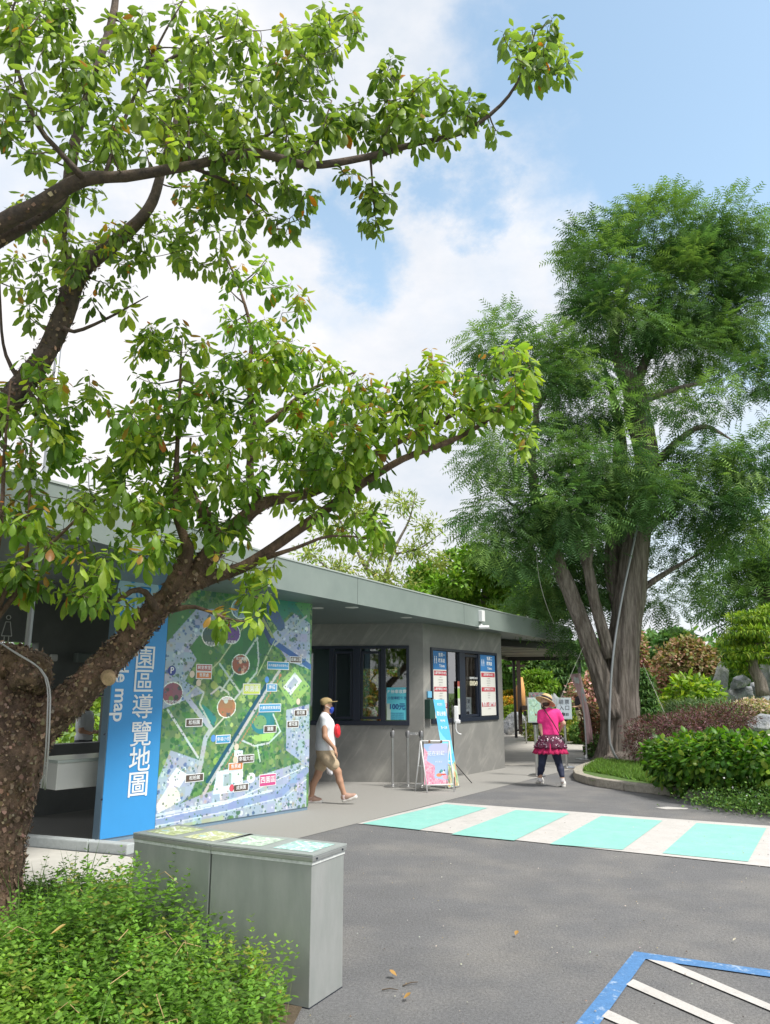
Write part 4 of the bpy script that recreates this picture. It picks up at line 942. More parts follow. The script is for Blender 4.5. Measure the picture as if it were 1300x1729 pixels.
cyl = [
    [(1047, 1296, 18.9, .72), (1047, 1280, 18.9, .56), (1047, 1240, 18.9, .46), (1048, 1180, 18.9, .42), (1050, 1110, 18.9, .40), (1058, 1040, 18.9, .36), (1066, 980, 18.9, .34), (1076, 900, 18.9, .32), (1090, 820, 18.9, .30), (1090, 760, 18.9, .27), (1076, 700, 18.9, .30), (1072, 660, 18.9, .28), (1045, 610, 18.8, .16), (1037, 570, 18.7, .13), (1060, 480, 18.6, .07), (1080, 380, 18.6, .012)],
    [(1056, 1060, 19.1, .24), (1036, 960, 19.2, .22), (1040, 880, 19.3, .20), (1046, 800, 19.3, .20), (1045, 720, 19.4, .12), (1030, 650, 19.4, .06), (1010, 590, 19.4, .015)],
    [(1036, 1210, 18.7, .28), (1010, 1130, 18.6, .22), (988, 1066, 18.5, .20), (962, 1000, 18.4, .18), (942, 950, 18.3, .165), (928, 900, 18.2, .15), (905, 840, 18.1, .12), (898, 770, 18.0, .09), (905, 700, 18, .07), (900, 640, 17.9, .015)],
    [(1030, 1110, 18.5, .15), (1016, 1060, 18.4, .135), (1002, 1010, 18.3, .125), (990, 950, 18.2, .11), (972, 910, 18.1, .08), (955, 870, 18, .02)],
    [(992, 960, 18.2, .10), (998, 900, 18.1, .08), (1000, 840, 18, .015)],
    [(1072, 680, 18.9, .13), (1110, 668, 18.6, .08), (1150, 655, 18.3, .06), (1210, 640, 18, .012)],
    [(1092, 790, 18.9, .15), (1120, 770, 18.6, .11), (1150, 740, 18.3, .08), (1190, 720, 18, .06), (1240, 745, 17.8, .012)],
    [(1070, 660, 18.9, .14), (1100, 590, 19, .10), (1160, 500, 19.2, .05), (1220, 420, 19.3, .012)],
    [(945, 955, 18.3, .10), (905, 890, 18.1, .08), (850, 840, 17.9, .012)], [(908, 690, 18, .06), (930, 650, 18, .05), (960, 640, 18, .01)],
    [(1070, 930, 19, .12), (1110, 880, 19.3, .08), (1180, 830, 19.5, .012)], [(1062, 1010, 19, .10), (1120, 970, 19.3, .07), (1190, 930, 19.5, .012)],
    [(1045, 1285, 18.6, .30), (1020, 1296, 18.2, .12)], [(1060, 1285, 18.7, .28), (1092, 1298, 18.4, .10)], [(1040, 1290, 18.5, .2), (1046, 1300, 18.0, .08)],
]
cyt = thing('feathery_tree', 'huge fluted brown trunk and tall feathery green crown standing in the kerbed bed', 'tree', G(1047, 1292, .1))
wood_mesh(cyl, M_cyp, cyt, seg=72, ridge=.16)
CG = [(.145, .265, .095), (.105, .215, .075), (.19, .33, .10), (.065, .15, .055), (.24, .38, .11)]
cells = [(1285, 460, 40, 55, 18.6, 1, .9), (1215, 570, 70, 42, 18.8, 1.2, .8), (1285, 590, 35, 50, 18.4, 1, .7), (1175, 420, 60, 50, 18.8, 1, 1.0), (1110, 395, 105, 62, 18.8, 1.2, 1.1), (1010, 450, 70, 75, 18.4, 1.2, 1.1), (1225, 400, 75, 60, 18.8, 1.2, .8), (1160, 490, 115, 80, 18.8, 1.5, 1.2), (1040, 545, 105, 70, 18.4, 1.4, 1.25), (960, 610, 80, 55, 18.2, 1.1, 1.1), (845, 590, 62, 62, 18.0, .9, .75), (910, 650, 55, 38, 18, .9, .8),
         (1250, 520, 60, 60, 18.6, 1, .8), (1130, 600, 80, 50, 18.6, 1.2, .8), (1000, 690, 90, 55, 18.2, 1.2, 1.0), (1250, 650, 60, 45, 18.2, 1, .7), (1180, 700, 50, 40, 18.2, 1, .45), (1270, 790, 60, 70, 18.0, 1, 1.0), (1190, 780, 65, 50, 18.0, 1, .9), (1110, 690, 50, 40, 17.6, .6, .2),
         (850, 760, 75, 60, 17.8, 1, .8), (930, 760, 60, 40, 17.9, .9, .5), (1020, 790, 85, 60, 17.5, .9, 1.15), (870, 870, 85, 60, 17.8, 1, 1.1), (960, 860, 85, 60, 17.5, .9, 1.15), (1090, 850, 70, 50, 17.5, .7, 1.0), (1180, 860, 90, 50, 18.4, 1.2, 1.0), (1240, 895, 60, 34, 18.6, 1, .7),
         (850, 940, 60, 40, 18, .9, .7), (930, 975, 80, 60, 19.6, .8, .9), (980, 930, 60, 60, 19.4, .7, .8), (900, 1030, 50, 35, 19.4, .7, .7), (1010, 1000, 50, 70, 20.2, .6, .8), (1150, 930, 75, 36, 19.6, 1, .6), (1120, 1005, 45, 45, 19.8, .9, .5), (1165, 985, 45, 28, 19.8, .9, .3), (960, 1060, 40, 50, 20, .6, .6)]
feather_crown('crown', cells, CG, cyt, size=.34, sub=44, per=44, subr=.40)
mb = MB(); cd = [P(1047, 1288, 18.2), P(1030, 1255, 18.25), P(1030, 1180, 18.3), P(1036, 1100, 18.3), P(1050, 1010, 18.4), P(1074, 900, 18.5), P(1082, 870, 18.6)]
p_, r_ = smooth_path(cd, [.028] * 7, .2); mb.tube(p_, r_, 8); tag(mb.build('conduit', mat('pole_steel'), smooth=True), 'thin grey cable pipe running up the front of the huge fluted trunk', 'cable pipe')
for a, b, l_ in ((P(923, 1232, 17.5), P(985, 1092, 18.2), 'thin taut rope from the huge trunk down to the sign posts'), (P(1130, 1222, 17.2), P(1085, 1120, 18.4), 'thin taut guy rope from the huge trunk down into the purple hedge')):
    mb = MB(); mb.tube([a, b], .005, 5); tag(mb.build('guy_rope', mat('rope_white', (.38, .38, .34), .7)), l_, 'rope', 'guy ropes of the feathery tree')
mb = MB(); p_, r_ = smooth_path([P(905, 925, 17.4), P(910, 975, 17.3), P(922, 1020, 17.4), P(935, 1052, 17.8)], [.006] * 4, .2); mb.tube(p_, r_, 5); tag(mb.build('hanging_rope', mat('rope_white'), smooth=True), 'slack pale rope dangling from the feathery crown beside the roof end', 'rope')


# ---------------------------------------------------------------- bushes, hedges and background trees
LEAF = flat_leaf(.30, .06, .10); LONG = flat_leaf(.13, .03, .22); ROUND = flat_leaf(.42, .05, .06)


def bush(name, label, cat, ells, cols, leaf, n, tpl=LEAF, wood=None, group=None, up_=.5, shell=.35, m=None, child='foliage', jitter=.2, lumps=True, base=None, kind=None):
    """ells: world ellipsoids (centre, radii); leaves spread in a shell with lumps, tops sticking out"""
    vol = np.array([e[1][0] * e[1][2] + e[1][0] * e[1][1] for e in ells]); k = np.maximum(1, (n * vol / vol.sum()).astype(int)); pos, yd, zd, cc = [], [], [], []
    for (c, r), q in zip(ells, k):
        c, r = np.array(c), np.array(r); d = rand_dirs(q); rad = 1 - shell * rng.random(q) ** 1.4
        if lumps:
            lum = np.array([noise.noise(Vector(x) * 2.6 + Vector(c) * 1.7) + .5 * noise.noise(Vector(x) * 6.1 + Vector(c)) for x in d]); rad = rad * (1 + .27 * lum)
        else: lum = np.zeros(q)
        p = c + d * r * rad[:, None]; nrm = unit(d / r); pos.append(p); yd.append(unit(nrm * .9 + rng.normal(size=(q, 3)) * .55 + np.array((0, 0, -.15)))); zd.append(nrm + np.array((0, 0, up_)) + rng.normal(size=(q, 3)) * .35)
        cc.append(palette(q, cols, jitter))
    pos, yd, zd, cc = map(np.concatenate, (pos, yd, zd, cc)); keep = pos[:, 2] > .03; pos, yd, zd, cc = pos[keep], yd[keep], zd[keep], cc[keep]
    if base is None: base = (ells[0][0][0], ells[0][0][1], .1)
    if wood is None and child is None:
        o = foliage(name, tpl, pos, yd, zd, leaf * rng.uniform(.7, 1.3, len(pos)), cc, m or M_leafm); return tag(o, label, cat, group, kind)
    t = thing(name, label, cat, base, group); foliage(child, tpl, pos, yd, zd, leaf * rng.uniform(.7, 1.3, len(pos)), cc, m or M_leafm, t)
    if wood: wood_mesh(wood, M_twig if wood[0][0][3] < .06 else M_cyp, t, 10, name='trunk' if wood[0][0][3] >= .06 else 'stems')
    return t


def E_(px, py, Y, rx, ry, ryd=None):
    """ellipsoid centred where the photo shows it, radii given in photo pixels, depth radius in metres"""
    s_ = Y / F * 1.02; return (tuple(P(px, py, Y)), (rx * s_, ryd if ryd else rx * s_ * .8, ry * s_))


def stems_to(base, ells, n=5, r=.02):
    return [[(Vector(base), 0, 0, r), (Vector(base).lerp(Vector(e[0]), .5) + Vector(rng.normal(size=3)) * .05, 0, 0, r * .8), (Vector(e[0]) + Vector(rng.normal(size=3)) * .1, 0, 0, r * .5)] for e in ells for _ in range(n)]


# right bed, near
e = [E_(1155, 1296, 13.2, 50, 36, .6), E_(1230, 1280, 12.6, 86, 42, .8), E_(1195, 1272, 13.2, 66, 32, .7), E_(1300, 1292, 12.0, 60, 42, .7), E_(1115, 1275, 13.6, 30, 26, .4)]
bush('broadleaf_shrub', 'big rounded glossy green broadleaf shrub spilling over the granite kerb', 'shrub', e, [(.085, .21, .02), (.12, .27, .03), (.06, .16, .02), (.20, .32, .03)], .115, 6500, tpl=leaf_tpl(.35, .3, .10, seg=3), wood=stems_to(G(1190, 1330, .1), e, 3), m=M_leaf, shell=.35, up_=.9)
e = [E_(1200, 1215, 18, 60, 22, .8), E_(1240, 1208, 17.5, 34, 22, .6), E_(1120, 1236, 17.5, 60, 26, .9), E_(1085, 1255, 17.5, 30, 28, .6), E_(1160, 1228, 17.2, 60, 24, .8)]
bush('purple_hedge', 'long low burgundy purple hedge behind the big green shrub', 'hedge', e, [(.16, .07, .085), (.11, .05, .06), (.22, .11, .12), (.10, .09, .05)], .085, 9000, tpl=LONG, wood=stems_to(G(1150, 1270, .1), e, 3), shell=.45)
e = [E_(1165, 1205, 20, 45, 20, .7), E_(1205, 1200, 20, 36, 16, .6)]
bush('rosemary_bush', 'grey green needle leaved bush mounding over the purple hedge', 'shrub', e, [(.16, .25, .11), (.12, .20, .09), (.22, .30, .14)], .12, 5000, tpl=LONG, wood=stems_to(G(1180, 1230, .1), e, 3), up_=0)
e = [E_(1170, 1170, 22, 40, 26, .6), E_(1155, 1180, 22, 28, 22, .5), E_(1190, 1178, 22, 30, 22, .5)]
bush('lime_shrub', 'bright lime green leafy shrub in front of the brownish blossom tree', 'shrub', e, [(.24, .38, .03), (.32, .45, .05), (.15, .28, .03)], .20, 1300, tpl=leaf_tpl(.25, .2, .05, seg=3), wood=stems_to(G(1170, 1225, .1), e, 4, .03), m=M_leaf)
# creeping plants over the kerb at the right edge
n = 7000; t_ = rng.random(n); base_p = np.array([tuple(G(1215, 1350, .1).lerp(Vector((5.9, 10.6, 0)), a)) for a in t_]); pos = base_p + rng.normal(size=(n, 3)) * np.array((.30, .30, .02)); pos[:, 2] = np.abs(rng.normal(size=n)) * .12 + .04 + np.clip((pos[:, 0] - 5.0) * .08, 0, .3)
t = thing('creeping_plant', 'fine leaved trailing plant with tiny white flowers creeping over the kerb at the right edge', 'plant', (5.6, 11.5, 0))
foliage('foliage', LEAF, pos, rand_dirs(n) + np.array((0, -.3, .3)), np.tile((0, 0, 1.), (n, 1)) + rng.normal(size=(n, 3)) * .5, rng.uniform(.025, .06, n), palette(n, [(.09, .19, .04), (.14, .26, .05), (.07, .15, .04)]), M_leafm, t)
k = rng.integers(0, n, 26); foliage('flowers', ROUND, pos[k] + np.array((0, -.05, .10)), rand_dirs(26), np.tile((0, -.3, 1.), (26, 1)), .035, palette(26, [(.75, .74, .78)]), M_leafm, t)['kind'] = 'stuff'
# tufted grass on the bed in front of the trunk
n = 26000; u_ = rng.random((n, 2)); q = [G(985, 1301, .1), G(1150, 1332, .1), G(1150, 1295, .1), G(1010, 1285, .1)]
pos = np.array(q[0])[None] * ((1 - u_[:, :1]) * (1 - u_[:, 1:])) + np.array(q[1])[None] * (u_[:, :1] * (1 - u_[:, 1:])) + np.array(q[2])[None] * (u_[:, :1] * u_[:, 1:]) + np.array(q[3])[None] * ((1 - u_[:, :1]) * u_[:, 1:])
tag(foliage('grass', (np.array([(-.1, 0, 0), (.1, 0, 0), (0, 1, -.2)]), np.array([(0, 1, 2)])), pos, np.tile((0, 0, 1.), (n, 1)) + rng.normal(size=(n, 3)) * .45, rand_dirs(n), rng.uniform(.04, .12, n), palette(n, [(.13, .26, .04), (.20, .34, .06), (.10, .19, .04)]), M_leafm), 'bright short grass around the foot of the huge trunk', 'grass', kind='stuff')

# ---------------------------------------------------------------- shrubs in the foreground bed
def bedh(x, y):
    """height of the plant mass over the bed"""
    h = .27 + .10 * noise.noise(Vector((x * 1.7, y * 1.7, 0))) + .07 * noise.noise(Vector((x * 5, y * 5, 3)))
    d = math.hypot(x + 1.52, y - 4.82); h += .38 * math.exp(-(d / .42) ** 2)
    d = math.hypot(x + 1.0, y - 4.2); h += .13 * math.exp(-(d / .5) ** 2)
    h -= .10 * max(0, min(1, (y - 5.4) / 1.2)); h -= .16 * max(0, 1 - math.hypot(x + 2.75, y - 5.7) / .9)
    return h


def in_poly(x, y, poly):
    ins = False; n = len(poly)
    for i in range(n):
        x0, y0 = poly[i]; x1, y1 = poly[(i + 1) % n]
        if (y0 > y) != (y1 > y) and x < (x1 - x0) * (y - y0) / (y1 - y0) + x0: ins = not ins
    return ins


covp = [(-4.6, 6.9), (-1.95, 7.0), (-1.72, 6.0), (-1.80, 5.34), (-1.08, 4.74), (-.50, 4.44), (-.47, 4.15), (-.56, 3.2), (-.72, 2.2), (-2.6, 2.2), (-4.6, 4.6)]
pos, yd, zd, sz, cc = [], [], [], [], []; sv, sf = [], []
ns = 0
while ns < 5200:
    x, y = rng.uniform(-4.6, -.5), rng.uniform(2.2, 7.0)
    if not in_poly(x, y, covp) or math.hypot(x + 2.68, y - 5.7) < .26 or abs(x) > .52 * y + .45: continue
    if y > 5.8 and rng.random() < .35: continue
    ns += 1; h = bedh(x, y) * rng.uniform(.62, 1.12) + (rng.uniform(.04, .16) if rng.random() < .10 else 0); lean = np.clip(rng.normal(size=2) * .13 * h / .3, -.17, .17); lean[0] = min(lean[0], .05) if x > -1.1 else lean[0]; L_ = h + .05
    hue = noise.noise(Vector((x * .9, y * .9, 9))); base_c = np.array((.165, .32, .05)) * (1 + .25 * rng.normal()) if hue < .12 else np.array((.22, .37, .055)) * (1 + .2 * rng.normal())
    if rng.random() < .06: base_c = np.array((.34, .34, .08))
    top = np.array((x + lean[0], y + lean[1], h + .02)); bot = np.array((x, y, .02)); k = 5 + int(rng.random() * 4)
    a0 = rng.uniform(0, 6.28)
    for j in range(k):
        f = 1 - j * .034 / L_ * rng.uniform(.85, 1.2) * (1.0 if j < 4 else 1.3)
        if f < .12: break
        p = bot * (1 - f) + top * f; p[:2] += lean * .2 * math.sin(f * 3)
        for s_ in (0, math.pi):
            a = a0 + j * 1.57 + s_; el = .75 - .14 * j; d = (math.cos(a) * math.cos(el), math.sin(a) * math.cos(el), math.sin(el))
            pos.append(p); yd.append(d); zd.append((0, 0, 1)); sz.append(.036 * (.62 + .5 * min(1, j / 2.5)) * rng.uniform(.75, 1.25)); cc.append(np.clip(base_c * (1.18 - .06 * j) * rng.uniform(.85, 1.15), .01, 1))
    if ns % 2 == 0:
        s3 = np.array((.0012, 0, 0)); n0 = len(sv); sv += [bot - s3, bot + s3, top]; sf.append((n0, n0 + 1, n0 + 2))
tv, tf = leaf_tpl(.22, .34, .03, seg=3)
zd = np.array(zd) + rng.normal(size=(len(pos), 3)) * .25
cover = thing('ground_cover', None, None, (-1.8, 4.5, 0)); bpy.data.objects.remove(cover)
cover = foliage('low_shrubs', (tv, tf), np.array(pos), np.array(yd), zd, np.array(sz), np.array(cc), M_leaf)
tag(cover, 'dense bright green small leaved shrubs filling the bed in front of the steel pedestals', 'shrubs', kind='stuff')
me = arr_mesh('stems', np.array(sv), np.array(sf)); so = link('shrub_stems', me, mat('stem_green', (.16, .20, .06), .7)); tag(so, 'thin stems of the low shrubs in the bed', 'stems', kind='stuff')
# tall grass blades, dead stalks, pale flowers and two fallen leaves on the shrubs
gb = MB()
for k in range(46):
    x, y = rng.uniform(-2.5, -2.0), rng.uniform(5.4, 6.0)
    if k > 24: x, y = rng.uniform(-3.0, -.9), rng.uniform(3.4, 6)
    h = rng.uniform(.3, .55) + .1; l_ = rng.normal(size=2) * .12; w = .005
    q = [Vector((x, y, .05)), Vector((x + l_[0] * .4, y + l_[1] * .4, h * .65)), Vector((x + l_[0], y + l_[1], h))]
    gb.add([q[0] - Vector((w, 0, 0)), q[0] + Vector((w, 0, 0)), q[1] + Vector((w * .7, 0, 0)), q[1] - Vector((w * .7, 0, 0)), q[2]], [(0, 1, 2, 3), (3, 2, 4)])
tag(gb.build('tall_grass', mat('blade_green', (.14, .26, .06), .6)), 'a few taller grass blades standing out of the low shrubs', 'grass', kind='stuff')
gb = MB()
for k in range(30):
    x, y = rng.uniform(-2.6, -.7), rng.uniform(3.2, 4.9); z = bedh(x, y) + .02; a = rng.uniform(0, 6.28); L_ = rng.uniform(.08, .3)
    gb.tube([(x, y, z), (x + L_ * .5 * math.cos(a), y + L_ * .5 * math.sin(a), z + .03), (x + L_ * math.cos(a + .4), y + L_ * math.sin(a + .4), z - .03)], [.0022, .002, .0012], 4)
tag(gb.build('dry_stalks', mat('dry_stalk', (.42, .30, .14), .8)), 'dry tan stalks tangled in the low shrubs', 'stalks', kind='stuff')


def dead_leaf(label, p, ang, s_, c, tilt=.1, group='fallen leaves'):
    tv, tf = leaf_tpl(-.25, .34, -.12, seg=4); d = (math.cos(ang), math.sin(ang), tilt)
    o = foliage('fallen_leaf', (tv, tf), np.array([tuple(p)]), np.array([d]), np.array([(0, 0, 1.)]), s_, np.array([c]), M_leafm); return tag(o, label, 'leaf', group)


dead_leaf('pale yellow fallen leaf lying on the green shrubs near the trunk', P(84, 1578, 4.35) + Vector((0, 0, .0)), .3, .085, (.70, .50, .20), .3)
for (px, py), s_, a, l_ in (((870, 1579), .045, 1.0, 'small tan fallen leaf alone in the middle of the asphalt'), ((670, 1648), .055, 2.6, 'curled tan leaf on the asphalt above the short dry twigs'), ((681, 1686), .05, .4, 'small curled brown leaf on the asphalt close to the pedestal, nearest the camera'),
                            ((1237, 1588), .03, .2, 'tiny pale leaf scrap on the asphalt above the blue bay line')):
    dead_leaf(l_, G(px, py, .018), a, s_, (.48, .28, .09) if s_ > .04 else (.7, .65, .55), .25)
for (a, b, l_) in (((645, 1671), (672, 1671), 'short dark twig lying level on the asphalt left of the other twig'), ((680, 1664), (706, 1658), 'short dark twig lying slanted on the asphalt right of the other twig')):
    mb = MB(); p, q = G(*a, .008), G(*b, .012); mb.tube([p, p.lerp(q, .5) + Vector((0, .008, .004)), q], [.004, .0035, .002], 5); tag(mb.build('dry_twig', M_twig), l_, 'twig', 'dry twigs on the asphalt')

# ---------------------------------------------------------------- rocks
def rock(label, c, r, seed, group='garden rocks', rot=0):
    import bmesh
    bm = bmesh.new(); bmesh.ops.create_icosphere(bm, subdivisions=4, radius=1); o = Vector((seed * 3.1, seed * 1.7, seed))
    for v in bm.verts:
        d = v.co.normalized(); q = d.copy()
        # facet the blob with random planes, then roughen it
        k = 1.0
        for j in range(11):
            nrm = Vector((math.sin(seed * 5 + j * 2.4), math.cos(seed * 3 + j * 1.9), math.sin(j * 3.7 + seed))).normalized(); h = .68 + .18 * math.sin(j * 7 + seed * 2); dp = d.dot(nrm)
            if dp > 0: k = min(k, h / dp)
        v.co = d * (k * (1 + .10 * noise.noise(q * 2.2 + o) + .05 * noise.noise(q * 6 + o) + .025 * noise.noise(q * 15 + o)))
        v.co = Vector((v.co.x * r[0], v.co.y * r[1], v.co.z * r[2]))
    bmesh.ops.rotate(bm, verts=bm.verts, cent=(0, 0, 0), matrix=Matrix.Rotation(rot, 3, 'Y')); bmesh.ops.translate(bm, verts=bm.verts, vec=Vector(c))
    me = bpy.data.meshes.new('rock'); bm.to_mesh(me); bm.free()
    return tag(link('garden_rock', me, M_rock, smooth=True, angle=38), label, 'rock', group)


M_rock = mat('grey_rock', (.30, .32, .35), .85, var=.3, vscale=1.6, color2=(.58, .58, .57), c2lo=.46, c2hi=.66, bump=1.0, bscale=5, bdist=.12, detail=9)
RY = 30.0
k = RY / F * 1.02
for i, (px, py, rx, ry, rot, l_) in enumerate(((1219, 1160, 13, 34, .1, 'tall slender grey rock at the left of the rockery'), (1249, 1154, 16, 11, -.4, 'small flat grey rock wedged halfway up the rockery'), (1252, 1178, 24, 18, -.25, 'large rounded blue grey rock in the centre of the rockery'),
                                               (1225, 1183, 15, 17, .2, 'dark upright grey rock low in the rockery beside the tall slender one'), (1247, 1199, 17, 12, 0, 'pale low rock at the foot of the rockery'), (1282, 1171, 16, 16, .3, 'grey rock under the pine trunk at the right of the rockery'),
                                               (1299, 1120, 16, 46, .05, 'tallest grey rock standing at the right edge of the photo behind the pine trunk'), (1201, 1196, 15, 9, 0, 'low pale rock lying at the left foot of the rockery'), (1232, 1215, 22, 9, 0, 'flat grey rock in the grass under the rockery'),
                                               (1270, 1215, 20, 10, .1, 'low broad grey rock under the pale flowering bush'))):
    rock(l_, P(px, py, RY + (i % 3) * .5 - .5), (rx * k * 1.3, rx * k * 1.2, ry * k * 1.22), i + 1, rot=rot)
rock('weathered grey boulder on the lawn edge behind the ticket office corner', P(867, 1222, 31.5), (.55, .5, .50), 21, rot=.2)
rock('rounded brownish boulder between the two entrance sign boards', P(931, 1185, 34), (.55, .5, .6), 33)
rock('low grey rock at the right edge above the pale stone ledge', P(1287, 1222, 22), (.5, .4, .26), 41)
mb = MB(); a, b = P(1268, 1236, 20), P(1330, 1236, 18.5); mb.slab((a.x, a.y), (b.x, b.y), .35, .62, 0, .5); tag(mb.build('stone_ledge', mat('ledge', (.46, .43, .37), .8, var=.15), bevel=.02), 'pale stone ledge at the right edge beyond the purple hedge', 'ledge')

# ---------------------------------------------------------------- plants and trees beyond
DK = [(.12, .24, .075), (.085, .18, .06), (.16, .29, .08)]; MID = [(.12, .24, .05), (.09, .19, .045), (.16, .29, .06)]; LIME = [(.25, .38, .04), (.33, .46, .06), (.17, .30, .04)]


def tree(name, label, base, trunk, ells, cols, leaf, n, tpl=LEAF, group=None, **kw):
    return bush(name, label, 'tree', ells, cols, leaf, n, tpl, wood=trunk, group=group, base=base, child='crown', **kw)


def tr(px, pyb, pyt, Y, r, lean=0):
    b = P(px, pyb, Y); b.z = 0; t_ = P(px + lean, pyt, Y); return [[(b, 0, 0, r * 1.2), (b.lerp(t_, .4) + Vector((r * .3, 0, 0)), 0, 0, r), (b.lerp(t_, .8), 0, 0, r * .7), (t_, 0, 0, r * .35)]]


# camphor behind the roof: many small rounded lumps
ells = []
for _ in range(46):
    a = rng.uniform(0, math.pi); rr = rng.random() ** .5; px = 815 + 128 * rr * math.cos(a) ; py = 1040 - 105 * rr * math.sin(a); ells.append(E_(px, py, 30 + rng.uniform(-2.5, 2.5), rng.uniform(20, 34), rng.uniform(14, 22)))
tree('round_crowned_tree', 'dense bright green round lobed tree right behind the ticket office roof', (4, 30, 0), tr(820, 1200, 990, 30, .35), ells, [(.17, .32, .03), (.12, .25, .025), (.23, .38, .05)], .22, 26000, tpl=LEAF, shell=.3, up_=.8)
# thin pale tree behind the roof
lim = [[(P(652, 1180, 24).xy.to_3d(), 0, 0, .12), (640, 1000, 24, .10), (618, 960, 24, .06), (590, 905, 24, .04), (560, 860, 24, .02)], [(640, 1010, 24, .07), (665, 930, 24, .05), (690, 880, 24, .03), (700, 840, 24, .015)], [(640, 1020, 24, .06), (600, 990, 23.5, .05), (560, 965, 23.5, .03), (520, 930, 23.5, .012)],
       [(668, 935, 24, .04), (710, 925, 24, .025), (745, 900, 24, .01)], [(618, 960, 24, .04), (640, 900, 24.3, .025), (655, 850, 24.3, .01)]]
ells = [E_(*q) for q in ((560, 900, 24, 40, 26), (610, 860, 24, 36, 24), (680, 850, 24, 34, 22), (720, 890, 24, 30, 24), (700, 930, 24, 38, 22), (640, 930, 23.6, 40, 24), (570, 960, 23.6, 50, 22), (650, 980, 23.6, 60, 24), (520, 935, 23.6, 30, 18), (740, 950, 24.2, 24, 18))]
tree('sparse_pale_tree', 'thin pale yellow green tree with bare twigs showing behind the roof', (0, 24, 0), lim, ells, [(.34, .42, .10), (.26, .36, .08), (.42, .48, .14)], .17, 4200, tpl=flat_leaf(.16, .02, .12), shell=.95, up_=.2, lumps=False)
# conifers and broad trees of the background
far = thing
for i, (px, py, Y, rx, ry, c, l_) in enumerate(((1150, 1100, 60, 38, 36, 0, 'dark green tree just right of the huge trunk, its top against the sky'), (1118, 1110, 64, 36, 45, 0, 'dark tree half hidden by the right side of the huge trunk'), (1240, 1118, 58, 34, 32, 0, 'dark green tree between the brownish blossom tree and the cloud pruned pine'),
                                                (1080, 1105, 70, 30, 50, 0, 'dark tree showing only beside the left of the blossom bush'), (905, 1120, 52, 60, 60, 0, 'dark green tree under the pergola, behind the shaped shrubs'), (960, 1130, 48, 40, 50, 0, 'darkest layered tree between the pergola and the pink banner'), (1010, 1120, 60, 60, 60, 0, 'deep green tree directly behind the huge trunk'),
                                                (860, 1140, 44, 36, 50, 1, 'mid green tree against the right edge of the ticket office'))):
    ee = [E_(px + rng.uniform(-.5, .5) * rx, py + rng.uniform(-.5, .6) * ry, Y + rng.uniform(-2, 2), rx * rng.uniform(.4, .65), ry * rng.uniform(.35, .55)) for _ in range(9)]
    tree('background_tree', l_, (P(px, 1168, Y).x, Y, 0), tr(px, 1168, py, Y, .3), ee, DK if c == 0 else MID, .55, 5200, shell=.5, group='trees beyond the garden')
ee = [E_(*q) for q in ((1250, 960, 34, 45, 50), (1290, 930, 34, 50, 60), (1235, 1020, 34, 36, 36), (1285, 1020, 34, 50, 50), (1310, 980, 34, 50, 70), (1262, 1060, 34, 26, 24))]
t = thing('hanging_conifer', 'tall dark feathery tree at the right edge above the cloud pruned pine', 'tree', (P(1290, 1168, 34).x, 34, 0)); wood_mesh(tr(1292, 1168, 940, 34, .4), M_cyp, t)
feather_crown('crown', [(1250, 960, 38, 45, 34, 1.2), (1290, 930, 50, 55, 34, 1.2), (1232, 1015, 32, 32, 34, 1), (1285, 1020, 50, 50, 34, 1.2), (1315, 980, 50, 70, 34, 1.2), (1262, 1058, 22, 20, 34, .7)], DK + MID, t, size=.75, sub=34, per=34, subr=.8)
t = thing('hanging_conifer', 'pale feathery tree reaching in at the right edge under the big crown', 'tree', (P(1330, 1168, 26).x, 26, 0)); wood_mesh([[(P(1360, 1168, 26).xy.to_3d(), 0, 0, .2), (1350, 900, 26, .12), (1290, 880, 26, .05), (1250, 885, 26, .02)]], M_cyp, t)
feather_crown('crown', [(1270, 885, 35, 14, 26, .8), (1300, 900, 30, 18, 26, .8), (1230, 905, 20, 10, 26, .5)], LIME, t, size=.4, sub=30, per=26, subr=.4)
# crape myrtles: brownish dome and pink flowered bush
ee = [E_(1160, 1125, 40, 48, 42), E_(1135, 1140, 40, 35, 36), E_(1190, 1140, 40, 32, 36), E_(1165, 1105, 40, 30, 24)]
tree('brown_blossom_tree', 'dome shaped tree of faded pinkish brown blossom behind the lime shrub', (P(1160, 1168, 40).x, 40, 0), tr(1160, 1200, 1110, 40, .12), ee, [(.36, .24, .14), (.28, .24, .10), (.42, .27, .18), (.20, .24, .07)], .22, 15000, shell=.7, up_=.2)
ee = [E_(1110, 1155, 36, 34, 26), E_(1135, 1165, 36, 28, 24), E_(1095, 1165, 36, 24, 24)]
tree('pink_blossom_bush', 'greenish bush tipped with pink blossom right of the huge trunk', (P(1110, 1180, 36).x, 36, 0), tr(1112, 1200, 1150, 36, .08), ee, [(.30, .28, .12), (.42, .25, .18), (.22, .28, .08), (.60, .28, .26)], .18, 9000, shell=.7, up_=.2)
ee = [E_(985, 1175, 34, 26, 26), E_(1010, 1160, 34, 24, 30), E_(1000, 1190, 34, 30, 20)]
tree('pink_blossom_bush', 'pink blossoming bush behind the pink banner, left of the huge trunk', (P(1000, 1180, 34).x, 34, 0), tr(1000, 1205, 1170, 34, .08), ee, [(.66, .34, .34), (.50, .30, .24), (.22, .30, .10), (.72, .46, .44)], .16, 6000, shell=.8, up_=.2)
ee = [E_(1078, 1100, 40, 14, 40), E_(1085, 1130, 40, 16, 20)]
tree('pink_blossom_bush', 'tall pink flowered spray touching the right side of the huge trunk', (P(1080, 1180, 40).x, 40, 0), tr(1082, 1200, 1100, 40, .06), ee, [(.62, .30, .30), (.35, .32, .14), (.22, .28, .10)], .2, 2200, shell=.9, up_=.2)
# cloud pruned pine above the rockery, and the shaped trees on the left side of the garden


